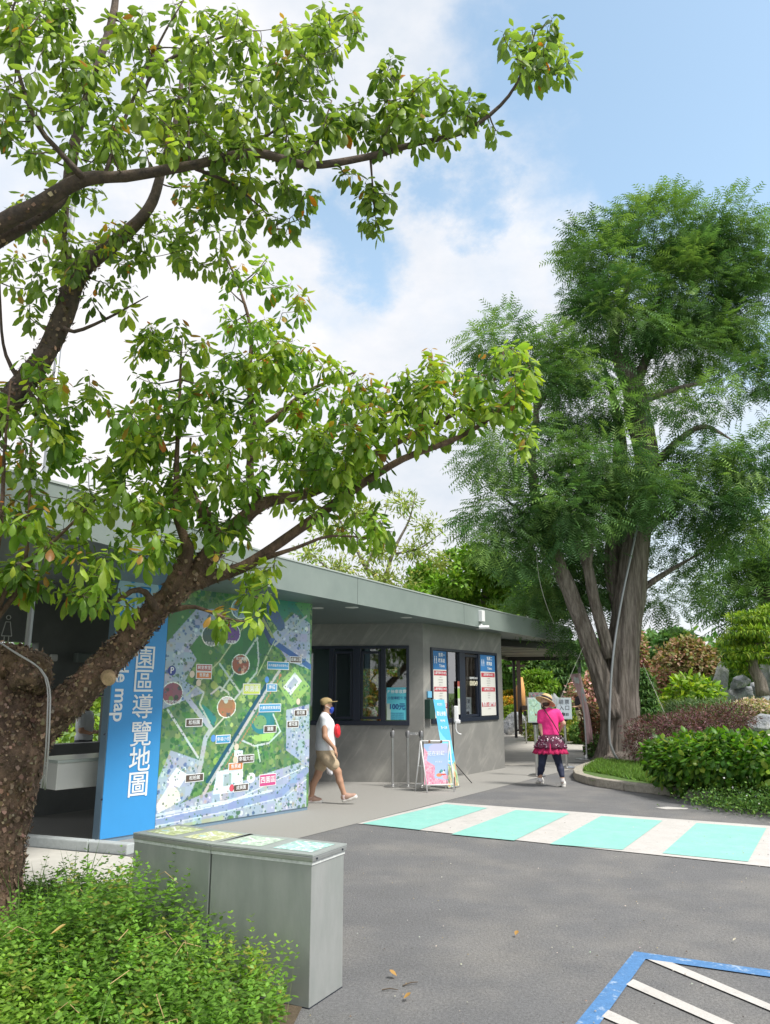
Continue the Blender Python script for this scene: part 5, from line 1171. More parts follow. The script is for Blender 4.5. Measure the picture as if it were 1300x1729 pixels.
def cloud_pine(label, pads, Y, trunk, cols, leaf, n, name='cloud_pruned_pine'):
    ee = [(tuple(P(px, py, Y + dy)), (rx * Y / F * .95, rx * Y / F * .7, ry * Y / F * .62)) for px, py, rx, ry, dy in pads]
    return tree(name, label, (trunk[0][0][0].x if isinstance(trunk[0][0][0], Vector) else P(trunk[0][0][0], 1168, Y).x, Y, 0), trunk, ee, cols, leaf, n, tpl=LONG, shell=.5, up_=1.6)


b = P(1270, 1168, 28); cloud_pine('cloud pruned pine with flat green pads leaning over the rockery', [(1275, 1042, 46, 9, 0), (1300, 1060, 40, 10, .5), (1265, 1066, 42, 8, -.4), (1245, 1082, 36, 8, .3), (1290, 1088, 46, 9, 0), (1260, 1102, 34, 8, -.4), (1285, 1110, 40, 9, .5), (1245, 1118, 28, 7, .2), (1310, 1030, 30, 10, 0), (1262, 1130, 20, 6, .3), (1235, 1098, 20, 6, 0)],
                                  28, [[(1288, 1175, 28, .24), (1283, 1150, 28, .22), (1270, 1120, 28, .18), (1280, 1080, 28, .14), (1295, 1050, 28, .08)], [(1275, 1130, 28, .12), (1250, 1100, 28, .06)], [(1282, 1090, 28, .10), (1310, 1075, 28, .05)]], [(.26, .40, .04), (.36, .50, .06), (.10, .20, .03)], .20, 9500)
cloud_pine('dark layered pine left of the huge trunk, under the pergola', [(945, 1105, 26, 10, 0), (965, 1120, 24, 10, 0), (935, 1128, 24, 9, 0), (955, 1142, 28, 10, 0), (930, 1155, 20, 9, 0), (968, 1158, 22, 9, 0)], 36, [[(952, 1190, 36, .14), (948, 1150, 36, .10), (950, 1105, 36, .05)]], DK, .26, 5000)
cloud_pine('bright layered shrub tree behind the straw hat', [(905, 1140, 26, 8, 0), (895, 1152, 22, 8, 0), (920, 1156, 24, 8, 0), (905, 1164, 30, 8, 0)], 32, [[(905, 1195, 32, .10), (903, 1165, 32, .08), (905, 1140, 32, .04)]], [(.20, .36, .04), (.13, .27, .03), (.27, .42, .05)], .20, 4200, name='shaped_shrub_tree')
cloud_pine('dark green tiered conifer against the right side of the huge trunk', [(1090, 1150, 14, 8, 0), (1088, 1165, 16, 8, 0), (1092, 1180, 18, 9, 0), (1090, 1195, 20, 9, 0), (1085, 1138, 10, 8, 0)], 26, [[(1090, 1215, 26, .08), (1090, 1150, 26, .04)]], DK, .18, 3800, name='tiered_conifer')
t = tree('leafy_tree', 'mid green tree with a pale bare trunk beside the ticket office corner', (P(880, 1168, 38).x, 38, 0), [[(P(882, 1200, 38).xy.to_3d(), 0, 0, .30), (881, 1168, 38, .27), (878, 1150, 38, .22), (870, 1130, 38, .10)]], [E_(870, 1125, 38, 34, 18), E_(892, 1115, 38, 28, 20), E_(850, 1135, 38, 24, 18), E_(895, 1135, 38, 18, 12)], MID, .3, 6500, shell=.7)
# flower domes, hedges and beds along the far side of the path
bush('orange_dome_shrub', 'domed shrub turning orange, lower of the two beside the ticket office corner', 'shrub', [E_(858, 1192, 36, 20, 13, .5)], [(.62, .30, .04), (.52, .36, .04), (.40, .36, .05)], .12, 3200, tpl=ROUND, wood=stems_to(G(858, 1212, .1), [E_(858, 1192, 36, 10, 10)], 2), lumps=False)
bush('golden_dome_shrub', 'olive gold domed shrub above and behind the orange one', 'shrub', [E_(862, 1178, 39, 18, 11, .6)], [(.36, .36, .04), (.46, .32, .04), (.26, .32, .05)], .12, 2600, tpl=ROUND, wood=stems_to(G(862, 1200, .1), [E_(862, 1178, 39, 10, 8)], 2), lumps=False)
bush('lime_ground_shrub', 'low lime green shrub in front of the orange dome', 'shrub', [E_(866, 1202, 34, 22, 8, .5)], LIME, .12, 2400, wood=stems_to(G(866, 1210, .1), [E_(866, 1202, 34, 10, 5)], 2))
for i, (px, py, Y, rx, ry, c, lf, n, nm, l_) in enumerate(((935, 1232, 27.5, 50, 22, [(.33, .38, .07), (.40, .40, .09), (.20, .30, .05)], .10, 5200, 'yellow_green_hedge', 'yellow green clipped hedge beyond the woman in pink'), (985, 1240, 26, 20, 18, MID, .10, 2200, 'green_hedge', 'darker green low hedge at the foot of the pink banner'),
                                                           (1000, 1225, 22.5, 18, 34, [(.20, .09, .08), (.30, .17, .10), (.10, .10, .05)], .09, 3000, 'purple_hedge', 'burgundy bush between the pink banner and the huge trunk'), (1010, 1268, 20.3, 20, 22, DK + [(.14, .08, .07)], .08, 2400, 'dark_bush', 'dark low bush at the left foot of the huge trunk'),
                                                           (975, 1212, 30, 46, 16, LIME + MID, .14, 3800, 'flower_bed_plants', 'fresh green leafy plants with white flowers below the sign board reading entrance'), (1110, 1190, 30, 60, 10, LIME + [(.75, .55, .05)], .12, 3600, 'yellow_flower_bed', 'yellow flowering plants right of the huge trunk'),
                                                           (1085, 1205, 27, 40, 12, MID, .12, 2600, 'green_bed_plants', 'green leafy bedding plants behind the purple hedge'), (1275, 1195, 26, 34, 12, [(.62, .48, .40), (.30, .34, .14), (.7, .6, .5)], .10, 2800, 'cream_flower_bush', 'cream flowering bush at the right edge below the rockery'),
                                                           (1250, 1132, 32, 26, 10, MID, .2, 1800, 'rockery_shrub', 'green shrub growing on top of the rockery'), (1085, 1180, 46, 30, 14, DK, .25, 2200, 'dark_shrub', 'dark shrub behind the yellow flower bed'), (900, 1195, 40, 60, 12, DK + MID, .22, 4200, 'lawn_hedge', 'dark green hedge running behind the entrance signs'),
                                                           (1120, 1180, 44, 60, 14, MID + [(.3, .28, .12)], .25, 3600, 'lawn_hedge', 'green hedge running under the brownish blossom tree'), (1215, 1165, 36, 30, 16, DK + MID, .2, 2600, 'rockery_shrub', 'dark shrub left of the tall slender rock'))):
    ee = [E_(px - rx * .45, py, Y, rx * .55, ry, .5), E_(px + rx * .45, py + 1, Y, rx * .55, ry * .95, .5), E_(px, py - 1, Y, rx * .6, ry, .6)]
    bush(nm, l_, 'hedge' if 'hedge' in nm else 'shrub', ee, c, lf, n, tpl=LEAF, wood=stems_to((P(px, py, Y).x, Y, .1), ee, 1))
# hedge of greenery seen through the restroom window and lit trees outside the frame that the panes mirror
bush('garden_shrub', 'sunlit green shrubs seen through the wash counter window', 'shrub', [((-7.6, 17.5, 1.2), (1.6, 1, 1.5)), ((-5.6, 18.5, 1.2), (1.6, 1, 1.6)), ((-9.5, 16.5, 1.2), (1.4, 1, 1.5))], LIME, .16, 6000, wood=stems_to((-6.6, 17.6, 0), [((-6.6, 17.6, 1), (1, 1, 1))], 3))
bush('garden_shrub', 'autumn tinted shrub seen through the ticket office panes', 'shrub', [((-1.2, 25.5, 1.7), (1.5, 1, 1.7)), ((.6, 26.5, 1.7), (1.5, 1, 1.9))], [(.40, .34, .05), (.22, .30, .05), (.5, .28, .05)], .16, 6000, wood=stems_to((-.4, 25.5, 0), [((-.4, 25.5, 1), (1, 1, 1))], 3))
bush('tree_line', 'dark band of far trees closing the garden', 'trees', [((x, 92 + (x * .7) % 7, 3.4), (6.0, 3, 4.2 + (x * 1.3) % 1.6)) for x in range(-70, 92, 9)], DK, 1.2, 16000, shell=.6, kind='stuff', child=None)

# grit scattered over the asphalt
n = 420; gx, gy = rng.uniform(-.4, 5, n), rng.uniform(3.2, 11, n); tv = np.array([(0, 0, 0), (1, 0, 0), (.6, 1, 0), (-.1, .8, 0), (.4, .5, .6)]) - np.array((.4, .4, 0)); tf = np.array([(0, 1, 4), (1, 2, 4), (2, 3, 4), (3, 0, 4)])
tag(foliage('grit', (tv, tf), np.c_[gx, gy, np.full(n, .013)], np.c_[rng.normal(size=(n, 2)), np.zeros(n)], np.tile((0, 0, 1.), (n, 1)), rng.uniform(.004, .012, n), palette(n, [(.5, .48, .45), (.10, .09, .08), (.35, .28, .2)]), M_leafm), 'fine grit and specks scattered over the asphalt', 'grit', kind='stuff')

# ================================================================ PEOPLE
def sdf_mesh(name, prims, vox, m, parent=None, k=.02, sm=2):
    """one continuous skin round tapered limbs and ellipsoids. prims: ('c', p0, r0, p1, r1[, k]) or ('e', centre, radii, z_angle[, k])"""
    lo = np.full(3, 1e9); hi = -lo
    for q in prims:
        if q[0] == 'c': P_ = [np.array(q[1]), np.array(q[3])]; r = max(q[2], q[4])
        else: P_ = [np.array(q[1])]; r = max(q[2])
        for p in P_: lo = np.minimum(lo, p - r); hi = np.maximum(hi, p + r)
    lo -= .04; hi += .04; n = np.ceil((hi - lo) / vox).astype(int) + 1; D = np.full(n, .2, np.float32)
    ax = [lo[i] + np.arange(n[i]) * vox for i in range(3)]
    for q in prims:
        if q[0] == 'c': a, ra, b, rb = np.array(q[1], float), q[2], np.array(q[3], float), q[4]; kk = q[5] if len(q) > 5 else k; r = max(ra, rb); l_, h_ = np.minimum(a, b) - r, np.maximum(a, b) + r
        else: c, rr, an = np.array(q[1], float), np.array(q[2], float), q[3]; kk = q[4] if len(q) > 4 else k; r = rr.max(); l_, h_ = c - r, c + r
        i0 = np.maximum(((l_ - lo - .05 - kk) / vox).astype(int), 0); i1 = np.minimum(((h_ - lo + .05 + kk) / vox).astype(int) + 2, n)
        X, Y, Z = np.meshgrid(ax[0][i0[0]:i1[0]], ax[1][i0[1]:i1[1]], ax[2][i0[2]:i1[2]], indexing='ij')
        if q[0] == 'c':
            ba = b - a; L2 = max(ba @ ba, 1e-9); t = np.clip(((X - a[0]) * ba[0] + (Y - a[1]) * ba[1] + (Z - a[2]) * ba[2]) / L2, 0, 1)
            d = np.sqrt((X - a[0] - t * ba[0]) ** 2 + (Y - a[1] - t * ba[1]) ** 2 + (Z - a[2] - t * ba[2]) ** 2) - (ra * (1 - t) + rb * t)
        else:
            ca, sa = math.cos(an), math.sin(an); x, y, z = X - c[0], Y - c[1], Z - c[2]; x, y = x * ca + y * sa, -x * sa + y * ca
            k0 = np.sqrt((x / rr[0]) ** 2 + (y / rr[1]) ** 2 + (z / rr[2]) ** 2); k1 = np.sqrt((x / rr[0] ** 2) ** 2 + (y / rr[1] ** 2) ** 2 + (z / rr[2] ** 2) ** 2) + 1e-6; d = k0 * (k0 - 1) / k1
        S = D[i0[0]:i1[0], i0[1]:i1[1], i0[2]:i1[2]]; h = np.maximum(kk - np.abs(S - d), 0) / kk; S[...] = np.minimum(S, d) - h * h * kk * .25
    # surface nets
    s = D < 0; c = np.zeros(np.array(n) - 1, np.int8); off = [(i, j, l) for i in (0, 1) for j in (0, 1) for l in (0, 1)]
    for o in off: c += s[o[0]:n[0] - 1 + o[0], o[1]:n[1] - 1 + o[1], o[2]:n[2] - 1 + o[2]]
    cells_ = np.argwhere((c > 0) & (c < 8)); idx = -np.ones(c.shape, int); idx[tuple(cells_.T)] = np.arange(len(cells_))
    acc = np.zeros((len(cells_), 3)); cnt = np.zeros(len(cells_))
    for a in off:
        for ax_ in range(3):
            if a[ax_]: continue
            b = list(a); b[ax_] = 1; va = D[tuple((cells_ + a).T)]; vb = D[tuple((cells_ + b).T)]; x = (va < 0) != (vb < 0); t = np.where(x, va / np.where(x, va - vb, 1), 0)
            pt = np.array(a, float)[None].repeat(len(cells_), 0); pt[:, ax_] += t; acc[x] += pt[x]; cnt[x] += 1
    V_ = lo + (cells_ + acc / cnt[:, None]) * vox; F_ = []
    for ax_ in range(3):
        u, v = [(1, 2), (2, 0), (0, 1)][ax_]; sl = [slice(None)] * 3; s0 = list(sl); s1 = list(sl); s0[ax_] = slice(0, -1); s1[ax_] = slice(1, None)
        e = np.argwhere(s[tuple(s0)] != s[tuple(s1)]); e = e[(e[:, u] > 0) & (e[:, v] > 0)]; e = e[(e < np.array(c.shape)).all(1)]
        du = np.zeros(3, int); du[u] = 1; dv = np.zeros(3, int); dv[v] = 1
        q = np.stack([idx[tuple((e - du - dv).T)], idx[tuple((e - dv).T)], idx[tuple(e.T)], idx[tuple((e - du).T)]], 1); fl = ~s[tuple(e.T)]; q[fl] = q[fl][:, ::-1]; F_.append(q[(q >= 0).all(1)])
    F_ = np.concatenate(F_)
    for _ in range(sm):
        A_ = np.zeros_like(V_); W_ = np.zeros(len(V_))
        for i in range(4):
            a, b = F_[:, i], F_[:, (i + 1) % 4]; np.add.at(A_, a, V_[b]); np.add.at(A_, b, V_[a]); np.add.at(W_, a, 1); np.add.at(W_, b, 1)
        V_ = V_ * .5 + .5 * A_ / W_[:, None]
    me = arr_mesh(name, V_, F_); return link(name, me, m, parent, smooth=True)


def hand(w, tip, side, r=.009, curl=.35, thumb=1):
    """palm and five curled fingers; w wrist, tip = direction of the hand, side = across the knuckles"""
    d = Vector(tip).normalized(); s_ = Vector(side).normalized(); s_ = (s_ - d * s_.dot(d)).normalized(); nrm = d.cross(s_) * thumb; w = Vector(w); o = []
    o.append(('c', w, .023, w + d * .03, .024)); o += [('c', w + d * .02 + s_ * x * .6, .015, w + d * .085 + s_ * x, .0125, .012) for x in (-.027, -.009, .009, .027)]
    for x, L_ in ((-.030, .062), (-.010, .075), (.010, .072), (.029, .056)):
        a = w + d * .088 + s_ * x; dd = (d + nrm * curl).normalized(); b = a + dd * L_ * .45; d2 = (d + nrm * curl * 3).normalized(); c = b + d2 * L_ * .32; d3 = (d + nrm * curl * 5).normalized(); e = c + d3 * L_ * .25
        o += [('c', a, r * 1.1, b, r, .004), ('c', b, r, c, r * .92, .004), ('c', c, r * .92, e, r * .8, .004)]
    a = w + d * .03 - s_ * .022; b = a + (d * .8 - s_ * .75 + nrm * .3).normalized() * .042; c = b + (d * 1.0 - s_ * .25 + nrm * .4).normalized() * .034
    return o + [('c', a, .013, b, .011, .008), ('c', b, .011, c, .009, .004)]


def shoe(name, heel, toe, m, parent, w=.045, sole_m=None):
    """low trainer: heel and toe are the ground contact points"""
    heel, toe = Vector(heel), Vector(toe); d = (toe - heel).normalized(); u_ = Vector((0, 0, 1)); u_ = (u_ - d * u_.dot(d)).normalized(); L_ = (toe - heel).length
    t = thing(name, None, None); t.parent = parent; t.location = heel - world_loc(parent)
    sdf_mesh('shoe_upper', [('c', heel + d * .04 + u_ * .045, .040, heel + d * .10 + u_ * .055, .042, .03), ('c', heel + d * .10 + u_ * .05, .043, heel + d * (L_ - .05) + u_ * .032, .036, .03), ('c', heel + d * .03 + u_ * .07, .030, heel + d * .07 + u_ * .085, .034, .02)], .0075, m, t)
    sdf_mesh('shoe_sole', [('c', heel + d * .035 + u_ * .016, .037, heel + d * .12 + u_ * .014, .034, .02), ('c', heel + d * .12 + u_ * .014, .036, heel + d * (L_ - .045) + u_ * .014, .040, .02)], .0075, sole_m or mat('sole_white', (.72, .70, .66), .6), t)
    return t


def J(Y):
    return lambda px, py, dy=0.0: P(px, py, Y + dy)


SKIN = mat('skin', (.46, .26, .17), .55, var=.05, vscale=14); SKIN2 = mat('skin_light', (.58, .36, .26), .55, var=.05, vscale=14)
HAIR = mat('hair_black', (.015, .012, .012), .5, var=.3, vscale=30)
# ---- man walking to the right, side view
j = J(12.35); man = thing('person', 'man in a khaki cap, blue face mask, white sleeveless top and beige shorts striding right past the map board', 'person', j(550, 1356) * 1.0)
man['label'] = 'man in khaki cap, blue mask, white sleeveless top and beige shorts walking beside the board'
rk, rel, rwr = j(570, 1303, -.09), None, None
hf, hr = j(553, 1277, -.09), j(547, 1277, .09)
af, ar = j(581, 1341, -.09), j(526, 1345, .09)
shN, shF = j(547.5, 1217, -.18), j(550, 1217, .18)
el, wr = j(548.5, 1244, -.24), j(564.5, 1263, -.22)
body = [('e', j(551.5, 1190), (.082, .072, .112), 0), ('c', j(553, 1200), .045, j(551, 1197), .06), ('c', j(549, 1202), .052, j(547.5, 1212), .056, .03), ('e', j(560.4, 1192.5), (.013, .011, .018), 0, .01), ('e', j(558.8, 1200), (.02, .025, .012), 0, .015), ('e', j(557.5, 1204, 0), (.022, .026, .02), 0, .02),
        ('e', j(549.8, 1192.5, -.073), (.020, .010, .028), 0, .006), ('e', j(549.8, 1192.5, .073), (.020, .010, .028), 0, .006),
        ('c', shN, .052, el, .040), ('c', el, .040, wr, .026), ('c', shF, .052, j(547, 1240, .25), .040), ('c', j(547, 1240, .25), .040, j(550, 1262, .24), .026),
        ('c', shN, .055, shF, .055), ('e', j(549, 1232), (.125, .17, .24), 0), ('e', j(549.5, 1268), (.13, .165, .11), 0),
        ('c', hf, .085, rk, .058), ('c', rk, .056, (rk + af) / 2 + Vector((-.018, 0, .03)), .052), ('c', (rk + af) / 2 + Vector((-.018, 0, .03)), .050, af, .036), ('c', af, .036, af + Vector((.02, 0, -.04)), .038),
        ('c', hr, .085, j(536.5, 1309, .09), .058), ('c', j(536.5, 1309, .09), .056, (j(536.5, 1309, .09) + ar) / 2 + Vector((-.022, 0, .03)), .052), ('c', (j(536.5, 1309, .09) + ar) / 2 + Vector((-.022, 0, .03)), .050, ar, .036), ('c', ar, .036, ar + Vector((.01, 0, -.04)), .038)]
body += hand(wr, (.45, 0, -1), (0, 1, .1), curl=.22, thumb=-1) + hand(j(550, 1262, .24), (.2, 0, -1), (0, 1, 0), curl=.3, thumb=-1)
sdf_mesh('body', body, .0085, SKIN, man)
top = [('c', j(546, 1211.5, -.17), .058, j(548, 1211.5, .17), .058, .04), ('e', j(549.5, 1228), (.145, .195, .18), 0, .06), ('e', j(549.5, 1248), (.150, .195, .20), 0, .06), ('c', j(549, 1261.5, -.05), .148, j(549, 1261.5, .05), .148, .05), ('c', j(547, 1213, -.19), .062, j(548, 1226, -.17), .075, .04), ('c', j(548.5, 1206), .062, j(548.5, 1211), .075, .03)]
sdf_mesh('sleeveless_top', top, .0085, mat('cotton_white', (.74, .76, .80), .85, var=.05, vscale=6, bump=.5, bscale=9, bdist=.03), man)
M_khaki = mat('khaki_cloth', (.46, .36, .245), .85, var=.1, vscale=8, bump=.5, bscale=12, bdist=.02)
sh = [('c', j(549, 1268, -.05), .143, j(549, 1268, .05), .143, .05), ('c', hf + Vector((0, 0, -.02)), .112, j(563, 1291, -.10), .092, .02), ('c', hr + Vector((0, 0, -.02)), .112, j(541, 1294, .10), .094, .02)]
sdf_mesh('shorts', sh, .0085, M_khaki, man)
cap = [('e', j(550.5, 1184.5), (.098, .086, .062), 0), ('c', j(547.5, 1187, -.04), .050, j(547.5, 1187, .04), .050)]
cp = sdf_mesh('cap', cap, .007, mat('cap_khaki', (.36, .27, .13), .85, var=.1, vscale=10), man)
mb = MB(); c = j(557.5, 1184.5); ring = [(c + Vector((.115 * math.cos(a) * 1.0, .085 * math.sin(a), .004 - .010 * abs(math.sin(a)) + .0))) for a in np.linspace(-1.7, 1.7, 15)]
mb.add([tuple(p) for p in ring] + [tuple(p + Vector((0, 0, .008))) for p in ring], [tuple(range(15)), tuple(range(29, 14, -1))] + [(i, i + 1, 16 + i, 15 + i) for i in range(14)]); mb.build('cap_visor', mat('cap_khaki'), man)
sdf_mesh('hair', [('e', j(548.2, 1191.5), (.070, .078, .060), 0), ('c', j(546.2, 1196, -.04), .030, j(546.2, 1196, .04), .030), ('c', j(547.2, 1200, -.02), .03, j(547.2, 1200, .02), .03)], .007, HAIR, man)
sdf_mesh('face_mask', [('e', j(559.2, 1198.3), (.036, .052, .050), 0), ('c', j(561.8, 1196), .014, j(559, 1202.5), .020, .03)], .006, mat('mask_blue', (.012, .045, .36), .7), man)
mb = MB(); mb.tube([j(558, 1196, -.05), j(550.5, 1192, -.082)], .0035, 5); mb.build('mask_strap', mat('strap_white', (.7, .7, .7), .7), man)
sdf_mesh('waist_pouch', [('e', j(569, 1232, -.02), (.05, .09, .085), 0), ('e', j(570, 1238, -.02), (.045, .085, .07), 0)], .008, mat('pouch_red', (.70, .02, .035), .55), man)
for a, hl, to, nm in ((af, j(577.5, 1354, -.09), j(604.5, 1345.5, -.09), 0), (ar, j(518.5, 1355.5, .09), j(545.5, 1356.5, .09), 0)):
    hl = Vector(hl)
    if to.z < .0 or nm == 0: hl.z = max(hl.z, .006); to.z = max(to.z, .006)
    shoe('shoe', hl, to, mat('shoe_tan', (.42, .27, .21), .7, var=.1), man)
    sdf_mesh('sock', [('c', a + Vector((.005, 0, -.055)), .042, a + Vector((0, 0, -.012)), .041)], .007, mat('sock_pink', (.72, .58, .58), .8), man)
bgm = sdf_mesh('plastic_bag', [('e', j(556, 1300, .26), (.05, .04, .07), 0), ('c', j(561, 1280, .24), .012, j(557, 1294, .26), .028), ('c', j(552, 1296, .26), .02, j(559, 1306, .26), .028)], .008, mat('plastic_white', (.66, .67, .72), .35, bump=.8, bscale=14, bdist=.03))
tag(bgm, 'small crumpled white plastic bag hanging behind the walking man in beige shorts', 'bag')

# ---- woman in pink seen from behind
j = J(14.5); wom = thing('person', 'woman in a straw hat, bright pink shirt, sequined tulle skirt and navy leggings walking away', 'person', j(925, 1328))
lh, rh = j(918, 1262, 0), j(936.5, 1262, 0); lk, rk = j(915, 1289, -.04), j(943.5, 1289, .05); la, ra = j(911.5, 1312, .10), j(949, 1313, -.10)
ls, rs = j(913.2, 1204.5), j(940.8, 1203.5)
le, lw = j(913.6, 1229, .0), j(917.2, 1246.5, -.06); re_, rw = j(951, 1221.5, .0), j(943.5, 1236, .12)
body = [('e', j(920.5, 1185), (.075, .088, .108), .3), ('c', j(921, 1193), .048, j(923.5, 1200), .052, .03), ('e', j(916, 1188), (.02, .02, .03), 0, .02), ('e', j(913.4, 1187, .07), (.014, .014, .016), 0, .01), ('c', ls, .052, rs, .052), ('e', j(927, 1215), (.15, .105, .18), 0), ('e', j(928, 1250), (.16, .13, .15), 0),
        ('c', ls, .052, le, .043), ('c', le, .041, lw, .027), ('c', rs, .052, re_, .043), ('c', re_, .041, rw, .027), ('c', lh, .095, lk, .058), ('c', lk, .056, (lk + la) / 2 + Vector((0, -.02, .02)), .055), ('c', (lk + la) / 2 + Vector((0, -.02, .02)), .052, la, .036),
        ('c', rh, .095, rk, .058), ('c', rk, .056, (rk + ra) / 2 + Vector((0, -.02, .02)), .055), ('c', (rk + ra) / 2 + Vector((0, -.02, .02)), .052, ra, .036), ('c', la, .036, la + Vector((-.0, 0, -.06)), .036), ('c', ra, .036, ra + Vector((0, 0, -.06)), .036)]
body += hand(lw, (.25, .0, -1), (0, 1, 0), curl=.5) + hand(rw, (-.8, .4, -.5), (0, .3, 1), curl=.4)
sdf_mesh('body', body, .009, SKIN2, wom)
M_pink = mat('shirt_pink', (.86, .035, .25), .8, var=.06, vscale=6, bump=.5, bscale=8, bdist=.03)
sdf_mesh('shirt', [('c', ls + Vector((.02, 0, -.005)), .066, rs + Vector((-.02, 0, -.005)), .066, .05), ('e', j(927.5, 1215), (.166, .120, .20), 0, .06), ('e', j(928.5, 1230), (.150, .12, .15), 0, .05), ('c', j(923, 1239), .108, j(934, 1239), .108, .04), ('c', ls, .066, j(912.5, 1217), .064, .03), ('c', rs, .066, j(946.5, 1214), .064, .03), ('c', j(924, 1199), .060, j(924, 1203), .075, .03)], .009, M_pink, wom)
sdf_mesh('leggings', [('c', lh, .100, lk, .064, .03), ('c', lk, .062, (lk + la) / 2 + Vector((0, -.02, .02)), .060), ('c', (lk + la) / 2 + Vector((0, -.02, .02)), .062, la + Vector((0, 0, .03)), .046), ('c', rh, .100, rk, .064, .03), ('c', rk, .062, (rk + ra) / 2 + Vector((0, -.02, .02)), .060), ('c', (rk + ra) / 2 + Vector((0, -.02, .02)), .062, ra + Vector((0, 0, .03)), .046), ('e', j(927.5, 1255), (.17, .14, .13), 0)], .009, mat('leggings_navy', (.012, .020, .055), .7), wom)
# tulle skirt: two flared ruffled layers, sequins on the upper one
c = j(928.5, 1243)


def skirt(name, z0, z1, r0, r1, m, waves, amp, ph):
    vs, fs = [], []; n = 96; rows = 8
    for i in range(rows):
        t = i / (rows - 1)
        for k in range(n):
            a = 2 * math.pi * k / n; r = (r0 * (1 - t) + r1 * t) * (1 + amp * t * (math.sin(a * waves + ph) + .6 * math.sin(a * (waves * 2 + 1) + 1))); vs.append((c.x + r * math.cos(a), c.y + r * .78 * math.sin(a), c.z + z0 + (z1 - z0) * t + amp * .12 * t * math.sin(a * (waves + 4) + ph)))
    fs = [(i * n + k, i * n + (k + 1) % n, (i + 1) * n + (k + 1) % n, (i + 1) * n + k) for i in range(rows - 1) for k in range(n)]
    me = bpy.data.meshes.new(name); me.from_pydata(vs, [], fs); me.update(); o = link(name, me, m, wom, smooth=True); o.modifiers.new('s', 'SOLIDIFY').thickness = .004; return np.array(vs)


skirt('skirt_underlayer', -.0, -.30, .17, .30, mat('tulle_pink', (.48, .012, .10), .85, var=.3, vscale=20, bump=.8, bscale=40), 17, .07, 0)
vs = skirt('skirt_overlayer', .03, -.205, .165, .285, mat('tulle_wine', (.085, .008, .035), .8, var=.4, vscale=20, bump=.8, bscale=40), 13, .06, 2)
k = rng.integers(96, len(vs) - 96, 230); q = vs[k]; nrm = unit((q - np.array(c)) * np.array((1, 1, .1)))
foliage('sequins', (np.array([(-.5, 0, 0), (.5, 0, 0), (.35, 1, 0), (-.35, 1, 0)]), np.array([(0, 1, 2), (0, 2, 3)])), q + nrm * .008, rng.normal(size=(230, 3)), nrm, rng.uniform(.010, .034, 230), palette(230, [(.8, .78, .82), (.5, .3, .4), (.7, .5, .6)], .1), mat('sequin', rough=.3, attr=True), wom)['kind'] = 'stuff'
# straw hat, tilted back to the left
H0 = j(921.8, 1181.5); tl = Matrix.Rotation(R(-24), 3, 'Y') @ Matrix.Rotation(R(14), 3, 'X')
tl = Matrix.Rotation(R(26), 3, 'Y') @ Matrix.Rotation(R(-14), 3, 'X')


def tilted(prof, m, name, parent, seg=36):
    mb = MB(); mb.lathe(prof, (0, 0, 0), seg); mb.v = [tuple(H0 + tl @ Vector(p)) for p in mb.v]; return mb.build(name, m, parent, smooth=True)


straw = mat('straw', (.66, .46, .24), .8, var=.12, vscale=40, bump=.4, bscale=120)
hat = tilted([(.096, -.012), (.16, -.028), (.186, -.042), (.190, -.037), (.16, -.020), (.104, .0), (.102, .035), (.094, .070), (.070, .095), (.035, .108), (.002, .110)], straw, 'straw_hat', wom)
tilted([(.1055, .0), (.107, .002), (.106, .038), (.104, .040)], mat('ribbon_black', (.02, .015, .02), .6), 'hat_ribbon', wom)
sdf_mesh('hair', [('e', j(921.5, 1188, -.02), (.070, .072, .062), 0), ('c', j(918, 1195, -.02), .028, j(922, 1196, -.02), .032)], .008, mat('hair_brown', (.05, .022, .015), .55), wom)
mb = MB(); sp_ = [j(918.5, 1197, -.07), j(925, 1207, -.13), j(933, 1219, -.145), j(941, 1233, -.15), j(946, 1243, -.12), j(948, 1250, -.06)]; p_, r_ = smooth_path(sp_, [.009] * 6, .03); mb.tube(p_, r_, 6); mb.build('bag_strap', mat('strap_dark', (.03, .015, .015), .6), wom, smooth=True)
sdf_mesh('shoulder_bag', [('e', j(949, 1251, -.02), (.06, .05, .07), 0)], .009, mat('bag_black', (.02, .018, .02), .5), wom)
whs = mat('shoe_white', (.70, .69, .66), .6, var=.12, vscale=30)
for hl, to in ((G(916.5, 1324), G(897.5, 1318)), (G(952, 1329.5), G(946.5, 1318.5))):
    d = (to - hl).normalized(); hl.z = .006; to = hl + d * .265; shoe('shoe', hl, to, whs, wom)
for a in (la, ra): sdf_mesh('sock', [('c', a + Vector((0, 0, -.05)), .042, a + Vector((0, 0, .0)), .040)], .008, mat('sock_white', (.7, .68, .68), .8), wom)


